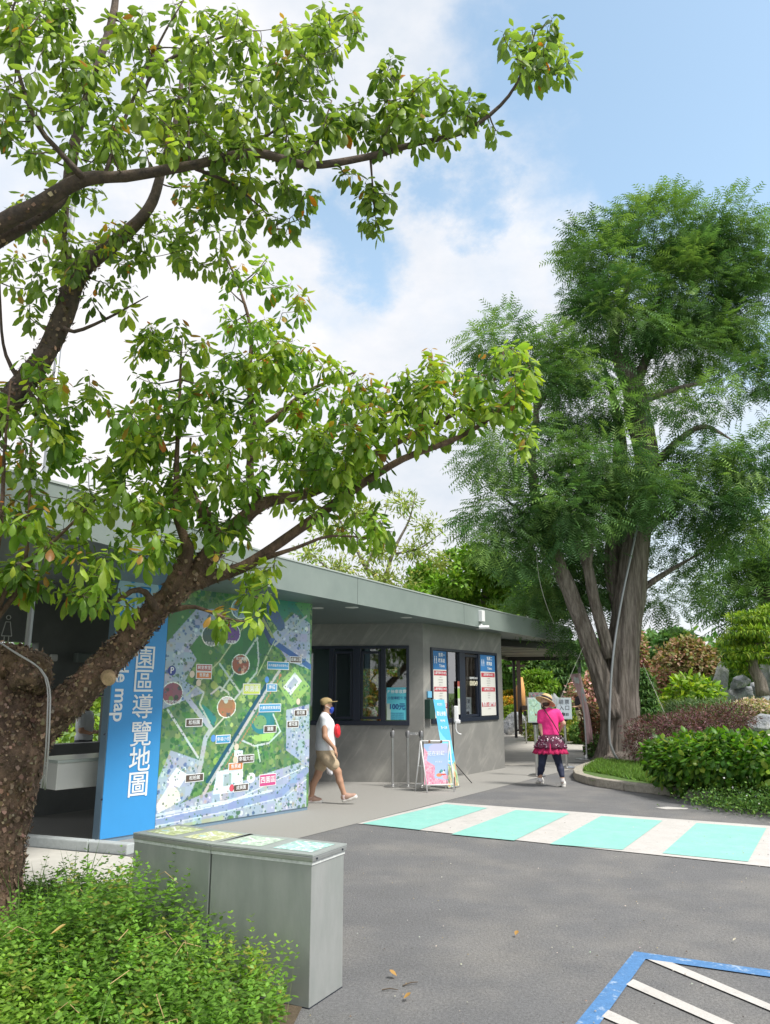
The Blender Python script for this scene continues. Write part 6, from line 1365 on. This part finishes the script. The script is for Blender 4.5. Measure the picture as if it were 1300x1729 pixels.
# ---- small figures far away
def small_person(label, Y, bx, top_m, leg_m, walk=.12, hatc=None, skin=SKIN2, height=1.62, face=1, name='person'):
    b = P(bx, 1168, Y); b.z = .01 if Y < 24 else .1; s_ = height / 1.68; v = lambda x, y, z: b + Vector((x * s_, y * s_, z * s_)); t = thing(name, label, 'person', b)
    pr = [('e', v(0, 0, 1.57), (.075, .085, .11), 0), ('c', v(0, 0, 1.44), .05, v(0, 0, 1.50), .05), ('e', v(.08 * face, 0, 1.555), (.014, .012, .018), 0, .01), ('c', v(0, -.17, 1.38), .05, v(0, .17, 1.38), .05), ('e', v(0, 0, 1.22), (.105, .15, .22), 0), ('e', v(0, 0, .97), (.11, .15, .13), 0)]
    for s2 in (-1, 1):
        el_ = v(-.02 * s2, .2 * s2, 1.12); w_ = v(.16 * face, .16 * s2, 1.08); pr += [('c', v(0, .18 * s2, 1.38), .05, el_, .04), ('c', el_, .038, w_, .026)] + hand(w_, (face, 0, .1), (0, 1, 0), curl=.3)
        pr += [('c', v(0, .09 * s2, .92), .09, v(walk * .6 * s2 + .02, .09 * s2, .50), .06), ('c', v(walk * .6 * s2 + .02, .09 * s2, .5), .055, v(walk * s2, .09 * s2, .08), .036), ('c', v(walk * s2 - .03, .09 * s2, .035), .034, v(walk * s2 + .15 * face, .09 * s2, .03), .03)]
    sdf_mesh('body', pr, .014, skin, t)
    sdf_mesh('shirt', [('c', v(0, -.16, 1.37), .07, v(0, .16, 1.37), .07), ('e', v(0, 0, 1.22), (.135, .18, .24), 0), ('e', v(0, 0, 1.0), (.135, .17, .12), 0)] + [('c', v(0, .18 * s2, 1.37), .066, v(-.01 * s2, .2 * s2, 1.22), .06) for s2 in (-1, 1)], .014, top_m, t)
    sdf_mesh('trousers', [('e', v(0, 0, .93), (.135, .165, .12), 0)] + [q for s2 in (-1, 1) for q in (('c', v(0, .09 * s2, .9), .105, v(walk * .6 * s2 + .02, .09 * s2, .5), .078), ('c', v(walk * .6 * s2 + .02, .09 * s2, .5), .076, v(walk * s2, .09 * s2, .12), .062))], .014, leg_m, t)
    if hatc is not None:
        mb = MB(); mb.lathe([(.09, -.01), (.17, -.03), (.172, -.02), (.10, .01), (.095, .06), (.06, .09), (.002, .095)], tuple(v(0, 0, 1.62)), 22); mb.build('sun_hat', hatc, t, smooth=True)
    else: sdf_mesh('hair', [('e', v(-.012 * face, 0, 1.60), (.085, .095, .10), 0), ('c', v(-.05 * face, -.04, 1.5), .04, v(-.05 * face, .04, 1.5), .04)], .012, HAIR, t)
    return t


M_shirtw = mat('tee_white', (.66, .68, .70), .85, var=.05, vscale=6, bump=.4, bscale=8, bdist=.03)
small_person('distant visitor in a striped sun hat, dark top and beige trousers beside the pink banner', 27.5, 976, mat('top_dark', (.05, .04, .06), .8), mat('trousers_beige', (.62, .56, .42), .85), hatc=mat('hat_striped', (.62, .60, .55), .8, var=.5, vscale=30, stretch=(.2, .2, 4)), face=-1)
small_person('person with black hair and white shirt standing at the wash counter window', 12.75, 148, M_shirtw, mat('trousers_dark', (.05, .05, .06), .8), walk=.02, skin=SKIN, height=1.56, name='person')

# healed, paler wood round the sawn top of the courtyard tree
q = [P(30, 1118, 5.42), P(58, 1130, 5.5), P(8, 1112, 5.4), P(66, 1150, 5.5), P(-20, 1116, 5.4), P(40, 1148, 5.36), P(8, 1100, 5.5)]
hc = sdf_mesh('healed_cut', [('e', q[0], (.12, .13, .10), 0, .06), ('e', q[1], (.10, .12, .11), 0, .06), ('e', q[2], (.14, .14, .10), 0, .06), ('e', q[3], (.06, .10, .09), 0, .06), ('e', q[4], (.14, .14, .11), 0, .06), ('e', q[5], (.10, .10, .08), 0, .06)], .010,
         mat('callus_wood', (.24, .16, .10), .88, var=.35, vscale=9, color2=(.11, .075, .05), c2lo=.42, c2hi=.62, bump=1, bscale=26, bdist=.05, detail=9), treeA, sm=1)
for v in hc.data.vertices:
    p = v.co; v.co = p + v.normal * (.030 * noise.noise(p * 11) + .016 * noise.noise(p * 27) + .007 * noise.noise(p * 60))
co = np.array([tuple(v.co) for v in hc.data.vertices]) + np.array(world_loc(hc)); nn = np.array([tuple(v.normal) for v in hc.data.vertices]); k = rng.integers(0, len(co), 700)
foliage('bark_flakes', (np.array([(-.3, 0, 0), (.4, .1, .0), (.3, .6, .12), (.1, 1, .30), (-.45, .7, .1)]), np.array([(0, 1, 2), (0, 2, 4), (4, 2, 3)])), co[k] + nn[k] * .003, np.cross(nn[k], rng.normal(size=(700, 3))) + nn[k] * .2, nn[k], rng.uniform(.008, .03, 700), palette(700, [(.22, .15, .10), (.30, .21, .14), (.15, .10, .07)], .2), mat('bark_flake', rough=.9, attr=True), treeA)['kind'] = 'stuff'

# ================================================================ THINGS AROUND THE OFFICE
M_steel = mat('brushed_steel', (.55, .55, .55), .28, metal=.9, var=.08, vscale=6); M_blackp = mat('black_plastic', (.02, .02, .022), .45)


def stanchion(label, p, h=.96, group='belt posts by the ticket office'):
    t = thing('belt_post', label, 'belt post', (p.x, p.y, .006), group)
    mb = MB(); mb.lathe([(.155, 0), (.158, .012), (.12, .026), (.03, .034), (.028, .04)], (p.x, p.y, .008), 28); mb.build('base', M_steel, t, smooth=True, angle=40)
    mb = MB(); mb.lathe([(.025, .04), (.025, h - .12)], (p.x, p.y, .006), 16); mb.build('pole', M_steel, t, smooth=True, angle=40)
    mb = MB(); mb.lathe([(.034, h - .12), (.036, h - .115), (.036, h - .01), (.030, h)], (p.x, p.y, .006), 16); mb.build('belt_cassette', mat('cassette_grey', (.30, .30, .31), .35, metal=.6), t, smooth=True, angle=40)
    mb = MB(); mb.box((p.x - .036, p.y - .012, h - .055), (.014, .03, .07)); mb.build('belt_clip', M_blackp, t); return t


s1, s2, s3 = G(663, 1329), G(689, 1329.5), G(712, 1330)
a = stanchion('steel belt post standing alone, left of the two joined by a belt', s1); mb = MB(); mb.tube([s1 + up * .96, s1 + up * 1.005], .008, 8); mb.build('pin', M_blackp, a)
stanchion('steel belt post at the left end of the pulled out belt', s2); stanchion('steel belt post at the right end of the belt, half behind the A frame', s3)
mb = MB(); mb.slab(s2 + Vector((.037, 0, 0)), s3 - Vector((.037, 0, 0)), .895, .94, -.001, .001); tag(mb.build('belt', mat('belt_grey', (.30, .31, .32), .6, color2=(.6, .6, .6), vscale=18, c2lo=.5, c2hi=.55)), 'short grey barrier belt stretched between two steel posts', 'belt')

# A frame poster stand
FL, FR, BL, BK = G(721.5, 1339), G(767, 1337), G(701, 1336), G(752.5, 1332.5)
for q in (FL, FR, BL, BK): q.z = .006
TL = (FL + BL) / 2; TR = (FR + BK) / 2; TL.z = P(709, 1251, TL.y).z; TR.z = P(757, 1251, TR.y).z
wp = mat('white_tube', (.74, .75, .76), .4)
af = thing('poster_stand', 'white tubular A frame stand holding a pink blossom poster in front of the belt posts', 'poster stand', (TL + TR) / 2 * 1.0); af.location.z = 0
for a, b in ((TL, FL), (TR, FR), (TL, BL), (TR, BK)): mb = MB(); mb.tube([a, b], .0125, 10); mb.build('leg', wp, af, smooth=True)
mb = MB(); mb.tube([TL, TR], .0125, 10)
for f in (.86,): mb.tube([FL.lerp(TL, 1 - f), FR.lerp(TR, 1 - f)], .010, 8); mb.tube([BL.lerp(TL, 1 - f), BK.lerp(TR, 1 - f)], .010, 8)
mb.build('crossbars', wp, af, smooth=True)
for f in (.3, .72): mb = MB(); c = TL.lerp(TR, f); mb.box((c.x, c.y - .004, c.z - .012), (.035, .032, .045)); mb.build('clip', mat('clip_bronze', (.25, .12, .07), .4, metal=.5), af)
for a, b in ((TL, BL), (TR, BK)):
    mb = MB(); c, d = a.lerp(FL if a is TL else FR, .5), a.lerp(b, .5); mb.tube([c, d], .006, 6); mb.build('spreader', wp, af)
xd = (TR - TL); xd.z = 0; W_ = xd.length; xd.normalize(); nf = Vector((xd.y, -xd.x, 0))
pp = Print(90, 140, (.36, .52, .80)); pp.a = (1 - pp.Y[..., None]) * np.array((.34, .50, .80)) + pp.Y[..., None] * np.array((.46, .60, .82)); pp.disc(.7, .12, .5, .14, (.66, .55, .78), .5)
bl_ = pp.mask([(0, .08), (.16, .22), (.12, .42), (.45, .55), (.42, .85), (1, .92), (1, 1), (0, 1)]); pp.paint(bl_, (.84, .36, .48), .85); pp.grain(700, [(.86, .42, .52), (.75, .22, .36), (.92, .66, .70), (.80, .30, .42)], .01, .03, bl_)
pp.disc(.62, .78, .12, .045, (.75, .30, .14)); pp.disc(.80, .72, .05, .04, (.85, .82, .78)); pp.disc(.72, .68, .06, .035, (.10, .38, .40)); pp.disc(.66, .71, .03, .02, (.03, .03, .04)); pp.disc(.84, .67, .03, .02, (.03, .03, .04)); pp.disc(.8, .77, .12, .02, (.7, .1, .1)); pp.disc(.9, .84, .14, .05, (.85, .45, .55))
ptl = TL + xd * .045 + nf * .03 - up * .05; pw = W_ - .09; ph = TL.z - .17
mb = MB(); q0 = ptl - nf * .004; mb.add([q0, q0 + xd * pw, q0 + xd * pw - up * ph, q0 - up * ph, q0 - nf * .006, q0 + xd * pw - nf * .006, q0 + xd * pw - up * ph - nf * .006, q0 - up * ph - nf * .006], [(0, 3, 2, 1), (4, 5, 6, 7), (0, 1, 5, 4), (1, 2, 6, 5), (2, 3, 7, 6), (3, 0, 4, 7)]); mb.build('board', mat('board_white', (.7, .7, .7), .5), af)
pp.build('poster', ptl, xd * pw, -up * ph, vin, af)
text_mesh('poster_lettering', '花在彩虹', ptl + xd * pw * .5 - up * ph * .25 + nf * .003, xd, up, .085, whitep, af, bold=.01)
text_mesh('poster_lettering', '賞花樂遊', ptl + xd * pw * .60 - up * ph * .46 + nf * .003, xd, up, .035, whitep, af)

# leaning banner and the sanitiser on its tripod
tb = thing('leaning_banner', 'tall narrow sky blue banner leaning left behind the white A frame stand', 'banner', G(765, 1330, .01))
a, b = P(731.5, 1181, 14.35), P(750, 1181.5, 14.5); c, d = P(757, 1330, 14.15), P(777, 1327, 14.3); c.z = max(c.z, .02); d.z = max(d.z, .02)
pb = Print(46, 200, (.10, .47, .78)); pb.a += rng.normal(0, .01, pb.a.shape); k = pb.mask([(0, .34), (.3, .42), (.75, .5), (1, .46), (1, .62), (0, .64)]); pb.paint(k, (.20, .62, .86)); k = pb.mask([(0, .78), (.3, .72), (.6, .76), (1, .7), (1, 1), (0, 1)]); pb.paint(k, (.42, .58, .40)); pb.grain(260, [(.6, .25, .1), (.2, .34, .12), (.75, .7, .62), (.65, .4, .3), (.12, .2, .1)], .012, .05, k); pb.disc(.5, .71, .3, .012, (.45, .72, .86))
pb.build('banner_sheet', a, b - a, c - a, vin, tb)
nb_ = (b - a).cross(c - a).normalized(); nb_ = -nb_ if nb_.y > 0 else nb_
mb = MB(); mb.tube([a - nb_ * .012, b - nb_ * .012], .009, 8); mb.tube([c - nb_ * .012, d - nb_ * .012], .012, 8); mb.tube([a.lerp(b, .5) - nb_ * .014, c.lerp(d, .5) - nb_ * .014], .008, 8); mb.build('banner_rails', mat('rail_grey', (.4, .42, .44), .4, metal=.5), tb, smooth=True)
ex = (b - a).normalized(); ey = (a - c).normalized()
for i, (s, f, sz) in enumerate((('彩虹花海', .06, .05), ('歡迎參觀', .17, .085), ('開放時間', .25, .045), ('週一公休', .33, .06))): text_mesh('banner_lettering', s, a.lerp(c, f) + (b - a) * (.5 + f * .06) + nb_ * .004, ex, ey, sz, whitep, tb, bold=.01, wsx=.62)
tp_ = thing('sanitiser_stand', 'white hand sanitiser dispenser on a thin black tripod below the ticket window', 'sanitiser stand', G(768, 1322, .005))
hub = P(766.5, 1291, 14.7); mb = MB(); mb.tube([hub - up * .05, P(763, 1190, 14.7)], .011, 8); mb.build('pole', M_blackp, tp_, smooth=True)
for px, py in ((796.5, 1322), (752, 1320), (768, 1334)): mb = MB(); q = G(px, py, .008); mb.tube([hub + up * .04, q], .008, 6); mb.tube([hub.lerp(q, .5), hub - up * .06 + Vector((0, 0, -.12))], .005, 6); mb.build('leg', M_blackp, tp_)
c = P(770, 1206, 14.62); mb = MB(); mb.box((c.x, c.y, c.z), (.085, .07, .30)); mb.box((c.x + .025, c.y - .0, c.z - .13), (.10, .085, .07)); mb.build('dispenser_body', mat('dispenser_white', (.78, .79, .80), .35), tp_, bevel=.018)
mb = MB(); pts = [c + Vector((.0, 0, -.15)), c + Vector((-.005, 0, -.24)), c + Vector((.01, 0, -.30)), c + Vector((.05, 0, -.335)), c + Vector((.09, 0, -.345))]
for s_ in (0,): mb.add([tuple(p + Vector((0, y, 0))) for p in pts for y in (-.045, .045)] + [tuple(p + Vector((-.02, y, -.012))) for p in pts for y in (-.045, .045)], [(2 * i, 2 * i + 1, 2 * i + 3, 2 * i + 2) for i in range(4)] + [(10 + 2 * i, 12 + 2 * i, 13 + 2 * i, 11 + 2 * i) for i in range(4)] + [(2 * i, 2 * i + 2, 12 + 2 * i, 10 + 2 * i) for i in range(4)] + [(2 * i + 1, 11 + 2 * i, 13 + 2 * i, 2 * i + 3) for i in range(4)])
mb.build('drip_tray', mat('dispenser_white'), tp_, smooth=True)
# small boxes on the office wall by the corner
nR = Vector((dR.y, -dR.x, 0)); q = V(726.5, 1198, C0, math.degrees(math.atan2(dR.x, dR.y)))
mb = MB(); c = C0 + dR * .14 + nR * .06; c.z = 1.33; mb.box((c.x, c.y, c.z), (.12, .2, .36), -math.atan2(dR.x, dR.y)); tag(mb.build('letter_box', mat('box_green', (.025, .075, .06), .4), bevel=.006), 'dark green box on the wall left of the ticket window, behind the leaning banner', 'box')
mb = MB(); c = C0 + dR * .19 + nR * .02; c.z = 1.60; mb.box((c.x, c.y, c.z), (.03, .14, .12), -math.atan2(dR.x, dR.y)); tag(mb.build('notice_plate', mat('plate_blue', (.16, .46, .70), .5)), 'small light blue plate on the wall just above the dark green box', 'notice')


# ---- posters on the ticket panes
def price_poster(label, t0, t1, head):
    e = dR; o0 = C0 + nR * .012; W_ = t1 - t0; z0, z1 = 1.15, 2.44; t = thing('price_poster', label, 'poster', (o0 + e * (t0 + t1) / 2) + up * z0, 'price posters in the ticket windows')
    rect = lambda nm, a, b, za, zb, m, d=.0: MB().quad(*[o0 + e * x + up * z + nR * d for x, z in ((t0 + a * W_, za), (t0 + b * W_, za), (t0 + b * W_, zb), (t0 + a * W_, zb))]).build(nm, m, t)
    rect('sheet', 0, 1, z0, z1, mat('poster_white', (.66, .66, .63), .5)); hz = z1 - .36; rect('header', 0, 1, hz, z1, mat('poster_blue', (.03, .17, .42), .5), .002)
    tx = lambda s, f, z, sz, m, al='CENTER', b=.01: text_mesh('poster_lettering', s, o0 + e * (t0 + f * W_) + up * z + nR * .005, e, up, sz, m, t, align=al, bold=b)
    tx(head, .62, z1 - .08, .088, whitep); tx('購票處', .60, z1 - .19, .088, whitep); tx('Tickets', .62, z1 - .29, .075, whitep)
    for s_ in (0, 1):   # two little figures
        f = .10 + .13 * s_; mb = MB(); c = o0 + e * (t0 + f * W_) + up * (z1 - .17) + nR * .004; mb.add([c + e * (.013 * math.cos(a)) + up * (.055 + .013 * math.sin(a)) for a in np.linspace(0, 6.28, 12, endpoint=False)], [tuple(range(12))])
        mb.quad(c - e * .016 - up * .02, c + e * .016 - up * .02, c + e * .011 + up * .038, c - e * .011 + up * .038); mb.quad(c - e * .010 - up * .075, c - e * .002 - up * .075, c - e * .002 - up * .02, c - e * .010 - up * .02); mb.quad(c + e * .002 - up * .075, c + e * .010 - up * .075, c + e * .010 - up * .02, c + e * .002 - up * .02); mb.build('figure_symbol', whitep, t)
    red = mat('poster_red', (.46, .035, .06), .5); grey = mat('print_grey', (.28, .28, .28), .6)
    for z, s in ((hz - .07, '入園門票平日100元'), (hz - .38, '入園門票假日150元'), (hz - .70, '售票入園門票')):
        rect('red_strip', .04, .96, z - .045, z + .045, red, .002); tx(s, .5, z, .9 * W_ / len(s) * (1.0 if len(s) > 8 else .95) if len(s) < 8 else .058, whitep)
    for z, s in ((hz - .15, '一般票全票'), (hz - .20, '學生票半票優待'), (hz - .25, '縣民憑證半價'), (hz - .30, '團體二十人'), (hz - .46, '一般票全票'), (hz - .51, '學生票半票'), (hz - .56, '縣民憑證'), (hz - .79, '依公告為準')): tx(s, .52, z, .026, grey, b=0)
    return t


price_poster('price poster headed one, with red strips, in the leftmost pane of the ticket window', WR[0] + .09, mR[0] - .01, '售票一'); price_poster('price poster headed two, with red strips, in the rightmost pane of the ticket window', mR[2] + .06, WR[1] - .10, '售票二')
vp = thing('price_numbers', 'white lettering and oval numerals stuck on the third ticket pane', 'window lettering', C0 + dR * (mR[2] - .25) + up * 1.8)
text_mesh('window_lettering', '服務時間 08:30', C0 + dR * (mR[2] - .27) + nR * .012 + up * 1.93, dR, up, .055, whitep, vp); text_mesh('window_lettering', '000049', C0 + dR * (mR[2] - .27) + nR * .012 + up * 1.82, dR, up, .14, mat('cream', (.7, .66, .5), .5), vp, bold=.02, wsx=.85)
fp = Print(24, 60, (.6, .62, .58)); fp.poly([(0, 0), (1, 0), (1, .16), (0, .16)], (.34, .08, .06)); fp.poly([(0, .22), (1, .22), (1, .52), (0, .52)], (.25, .42, .10)); fp.grain(60, [(.2, .2, .2), (.5, .5, .5)], .01, .03, fp.mask([(0, .56), (1, .56), (1, 1), (0, 1)]))
tag(fp.build('flyer', C0 + dR * (mR[0] + .42) + nR * .012 + up * 1.86, dR * .26, -up * .66, vin), 'narrow green and red flyer in the second ticket pane beside the sanitiser', 'flyer')
# parking charge sheet in the left window
dl = dL; nl = Vector((dl.y, -dl.x, 0)); nl = -nl if nl.y > 0 else nl; o0 = CL + nl * .015; ta, tb_ = tL(653), tL(688)
pk = thing('parking_notice', 'turquoise parking charge notice in the right pane of the left window', 'notice', o0 + dl * ta + up * 1.12)
np_ = Print(40, 60, (.10, .50, .62)); np_.a[30:, :8] = (.45, .55, .5); np_.build('sheet', o0 + dl * ta + up * 1.73, dl * (tb_ - ta), -up * .60, vin, pk)
navy = mat('print_navy', (.01, .07, .25), .5); cx_ = o0 + dl * ((ta + tb_) / 2) + nl * .004; wd_ = tb_ - ta
text_mesh('notice_lettering', 'P 停車收費', cx_ + up * 1.65, dl, up, wd_ / 5.2, whitep, pk, bold=.01); text_mesh('notice_lettering', '小型車輛每次', cx_ + up * 1.53, dl, up, wd_ / 6.6, navy, pk, bold=.01); text_mesh('notice_lettering', '100元', cx_ + up * 1.37, dl, up, wd_ / 3.1, navy, pk, bold=.03)
for z in (1.25, 1.215, 1.18, 1.145): text_mesh('notice_lettering', '停車請依規定繳費取票', cx_ + up * z, dl, up, .026, navy, pk)
# camera with its junction box on the fascia
fc = P(808, 1041, 1); a, b = Vector((2.55, 17.10, 0)), Vector((.53, 13.55, 0)); fa = math.degrees(math.atan2(a.x - b.x, a.y - b.y)); q = V(808, 1043, b, fa); fn = Vector((math.cos(R(fa)), -math.sin(R(fa)), 0))
sc_ = thing('security_camera', 'white bullet camera and junction box fixed to the sage roof edge', 'camera', q + fn * .05)
mb = MB(); c = q + fn * .07 + up * .03; mb.box(tuple(c), (.09, .15, .23), -R(fa)); mb.build('junction_box', mat('dispenser_white'), sc_, bevel=.01)
mb = MB(); c = V(804.5, 1058, b, fa) + fn * .10; mb.tube([c + up * .05, c - up * .02], .028, 12); e_ = c + Vector((.10, -.02, -.01)); mb.tube([c - up * .02 - Vector((.04, 0, 0)), e_ + Vector((.06, -.02, -.01))], .038, 14); mb.build('camera_body', mat('dispenser_white'), sc_, smooth=True, angle=40)


# ---- sign boards on posts by the garden path
def sign_stand(label, foot, px0, py0, px1, py1, face_fn, side=0, panel=(.55, .60, .62)):
    Y = foot.y - .05; a, b = P(px0, py0, Y), P(px1, py1, Y); t = thing('sign_stand', label, 'sign', (foot.x, foot.y, .01), 'sign boards on steel posts')
    mb = MB(); mb.lathe([(.17, 0), (.172, .014), (.13, .03), (.032, .04)], (foot.x, foot.y, .012), 28); mb.build('base', M_steel, t, smooth=True, angle=40)
    mb = MB(); mb.lathe([(.030, .04), (.030, b.z + .10)], (foot.x, foot.y, .01), 14); mb.build('post', M_steel, t, smooth=True, angle=40)
    mb = MB(); mb.box(((a.x + b.x) / 2, Y - .03, (a.z + b.z) / 2), (b.x - a.x, .025, a.z - b.z)); mb.build('frame', mat('sign_frame', (.5, .58, .58), .4), t, bevel=.006)
    mb = MB(); mb.box((foot.x, foot.y - .02, b.z - .02), (.12, .05, .05)); mb.build('bracket', M_blackp, t); face_fn(Vector((a.x + .025, Y - .0445, a.z - .025)), (b.x - a.x) - .05, (a.z - b.z) - .05, t); return t


def face_entry(o, w, h, t):
    Print(4, 4, (.50, .57, .64)).build('sign_face', o, Vector((w, 0, 0)), -up * h, vin, t); X = Vector((1, 0, 0)); y = Vector((0, -.004, 0)); ink = mat('sign_ink', (.05, .05, .07), .5)
    for ch, fx, fy in (('驗', .30, .18), ('票', .74, .18), ('入', .30, .48), ('口', .74, .48)): text_mesh('sign_lettering', ch, o + X * w * fx - up * h * fy + y, X, up, .115, ink, t)
    mb = MB(); c = o - up * h * .80 + y; mb.add([c + X * w * .18, c + X * w * .42 - up * .055, c + X * w * .42 - up * .03, c + X * w * .55 - up * .03, c + X * w * .55 + up * .03, c + X * w * .42 + up * .03, c + X * w * .42 + up * .055], [tuple(range(7))]); mb.quad(c + X * w * .60 - up * .03, c + X * w * .68 - up * .03, c + X * w * .68 + up * .03, c + X * w * .60 + up * .03); mb.quad(c + X * w * .73 - up * .03, c + X * w * .81 - up * .03, c + X * w * .81 + up * .03, c + X * w * .73 + up * .03); mb.build('arrow', ink, t)


def face_map(o, w, h, t):
    m_ = Print(50, 66, (.42, .62, .46)); m_.grain(160, [(.36, .60, .44), (.48, .68, .50), (.34, .58, .52), (.5, .7, .6)], .02, .07); m_.line([(.2, .3), (.5, .35), (.8, .2)], .015, (.18, .3, .2)); m_.line([(.5, .35), (.45, .6), (.7, .75)], .015, (.2, .32, .22)); m_.disc(.6, .7, .08, .05, (.35, .06, .08)); m_.build('sign_face', o, Vector((w, 0, 0)), -up * h, vin, t)


w1, w2 = G(907, 1310.5), G(957, 1297)
sign_stand('entrance sign with four characters and a black left arrow on a steel post', w2, 938, 1178, 965.5, 1214.5, face_entry); sign_stand('pale green plan sign on a steel post, half hidden by the straw hat', w1, 889.5, 1178, 914, 1220, face_map)
pm = Print(40, 24, (.62, .66, .62)); pm.disc(.2, .6, .22, .5, (.75, .30, .40)); pm.grain(60, [(.25, .5, .3), (.7, .3, .4), (.7, .72, .7), (.2, .3, .5)], .03, .08); t = thing('small_notice', 'small pink and white notice board standing just behind the straw hat', 'notice board', (P(905, 1168, 19).x, 19, .02)); a = P(893, 1169.5, 19); pm.build('notice_face', a, Vector((.36, 0, 0)), -up * .24, vin, t)
mb = MB(); mb.box((a.x + .18, 19.02, a.z - .12), (.37, .02, .25)); mb.build('backing', mat('sign_frame'), t); mb = MB(); mb.tube([(a.x + .18, 19.04, .02), (a.x + .18, 19.04, a.z - .2)], .015, 8); mb.build('post', M_steel, t)
q = G(889, 1256); t = thing('barrier_post', 'slim grey post with a black cap at the left of the green plan sign', 'post', (q.x, q.y, .01)); mb = MB(); mb.tube([(q.x, q.y, .01), (q.x, q.y, .95)], .022, 8); mb.build('shaft', M_steel, t, smooth=True); mb = MB(); mb.box((q.x, q.y, .97), (.10, .10, .14)); mb.build('cap', M_blackp, t, bevel=.01)
q = P(878, 1200, 30); t = thing('wooden_lantern_post', 'dark brown post with a box shelf beside the shaped shrubs, left of the sign boards', 'post', (q.x, 30, .1)); brn = mat('dark_wood', (.045, .028, .022), .7)
mb = MB(); mb.box((q.x, 30, 1.45), (.13, .13, 2.7)); mb.build('post', brn, t); mb = MB(); mb.box((q.x + .26, 29.95, 1.06), (.45, .3, .16)); mb.build('box_shelf', brn, t); mb = MB(); mb.box((q.x + .38, 30, .55), (.08, .08, .9)); mb.build('shelf_leg', brn, t); mb = MB(); mb.box((q.x - .1, 30, 2.62), (.7, .10, .08)); mb.build('arm', brn, t)
q = P(873, 1180, 30.5); mb = MB(); mb.v = []; vs, fs = tube_geo([Vector((q.x + .1, 30.5, .9)), Vector((q.x + .12, 30.5, 1.7)), Vector((q.x + .2, 30.5, 2.2))], [.22, .2, .05], 14); mb.add(vs, fs); tag(mb.build('orange_ornament', mat('ornament_orange', (.75, .38, .14), .7), smooth=True), 'pale orange garden ornament behind the dark brown post', 'ornament')

# pink feather banner by the huge trunk
fq = G(991, 1283); fb = thing('feather_banner', 'dusty pink feather banner on a white pole curving beside the huge trunk', 'banner', (fq.x, fq.y, .01)); Yb = fq.y
mb = MB(); mb.lathe([(.30, 0), (.30, .015), (.05, .04), (.03, .12)], (fq.x, Yb, .015), 8); mb.build('base', M_steel, fb)
pole = [Vector((fq.x, Yb, .05)), P(988, 1230, Yb), P(984.5, 1190, Yb), P(980, 1160, Yb), P(976, 1137, Yb)]; p_, r_ = smooth_path(pole, [.022, .02, .016, .012, .008], .1); mb = MB(); mb.tube(p_, r_, 8); mb.build('pole', mat('pole_white', (.75, .76, .78), .4), fb, smooth=True)
Lf = [(961.5, 1138), (967, 1150), (973, 1162), (979, 1178), (984, 1196), (988, 1215), (990.5, 1235), (991, 1256)]; Rt = [(980, 1137), (983, 1148), (986, 1160), (990, 1176), (994.5, 1195), (998, 1215), (1000.5, 1235), (1002, 1256)]
vs = []; n = 7
for i, (l_, r__) in enumerate(zip(Lf, Rt)):
    for k in range(n):
        t_ = k / (n - 1); p = P(l_[0] + (r__[0] - l_[0]) * t_, l_[1] + (r__[1] - l_[1]) * t_, Yb); p.y += .05 * math.sin(t_ * 6.3 + i * .5) + .03; vs.append(tuple(p))
fs = [(i * n + k, i * n + k + 1, (i + 1) * n + k + 1, (i + 1) * n + k) for i in range(7) for k in range(n - 1)]; me = bpy.data.meshes.new('flag_cloth'); me.from_pydata(vs, [], fs); me.update(); o = link('flag_cloth', me, mat('banner_pink', (.88, .60, .63), .75, var=.1, vscale=3), fb, smooth=True); o.modifiers.new('s', 'SOLIDIFY').thickness = .004
for px, py, w_ in ((971.5, 1148, .05), (975.5, 1149, .05), (984, 1166, .05), (988, 1180, .04)):
    mb = MB(); c = P(px, py, Yb - .06); mb.add([c + Vector((w_ * math.cos(a) * .7, 0, w_ * 1.7 * math.sin(a))) + Vector((-.25 * w_ * math.sin(a), 0, 0)) for a in np.linspace(0, 6.28, 14, endpoint=False)], [tuple(range(14))]); mb.build('white_emblem', whitep, fb)
# a paper label lying by the trunk stub, taps etc. are too small to show

# every object linked above keeps its own name; nothing else is needed
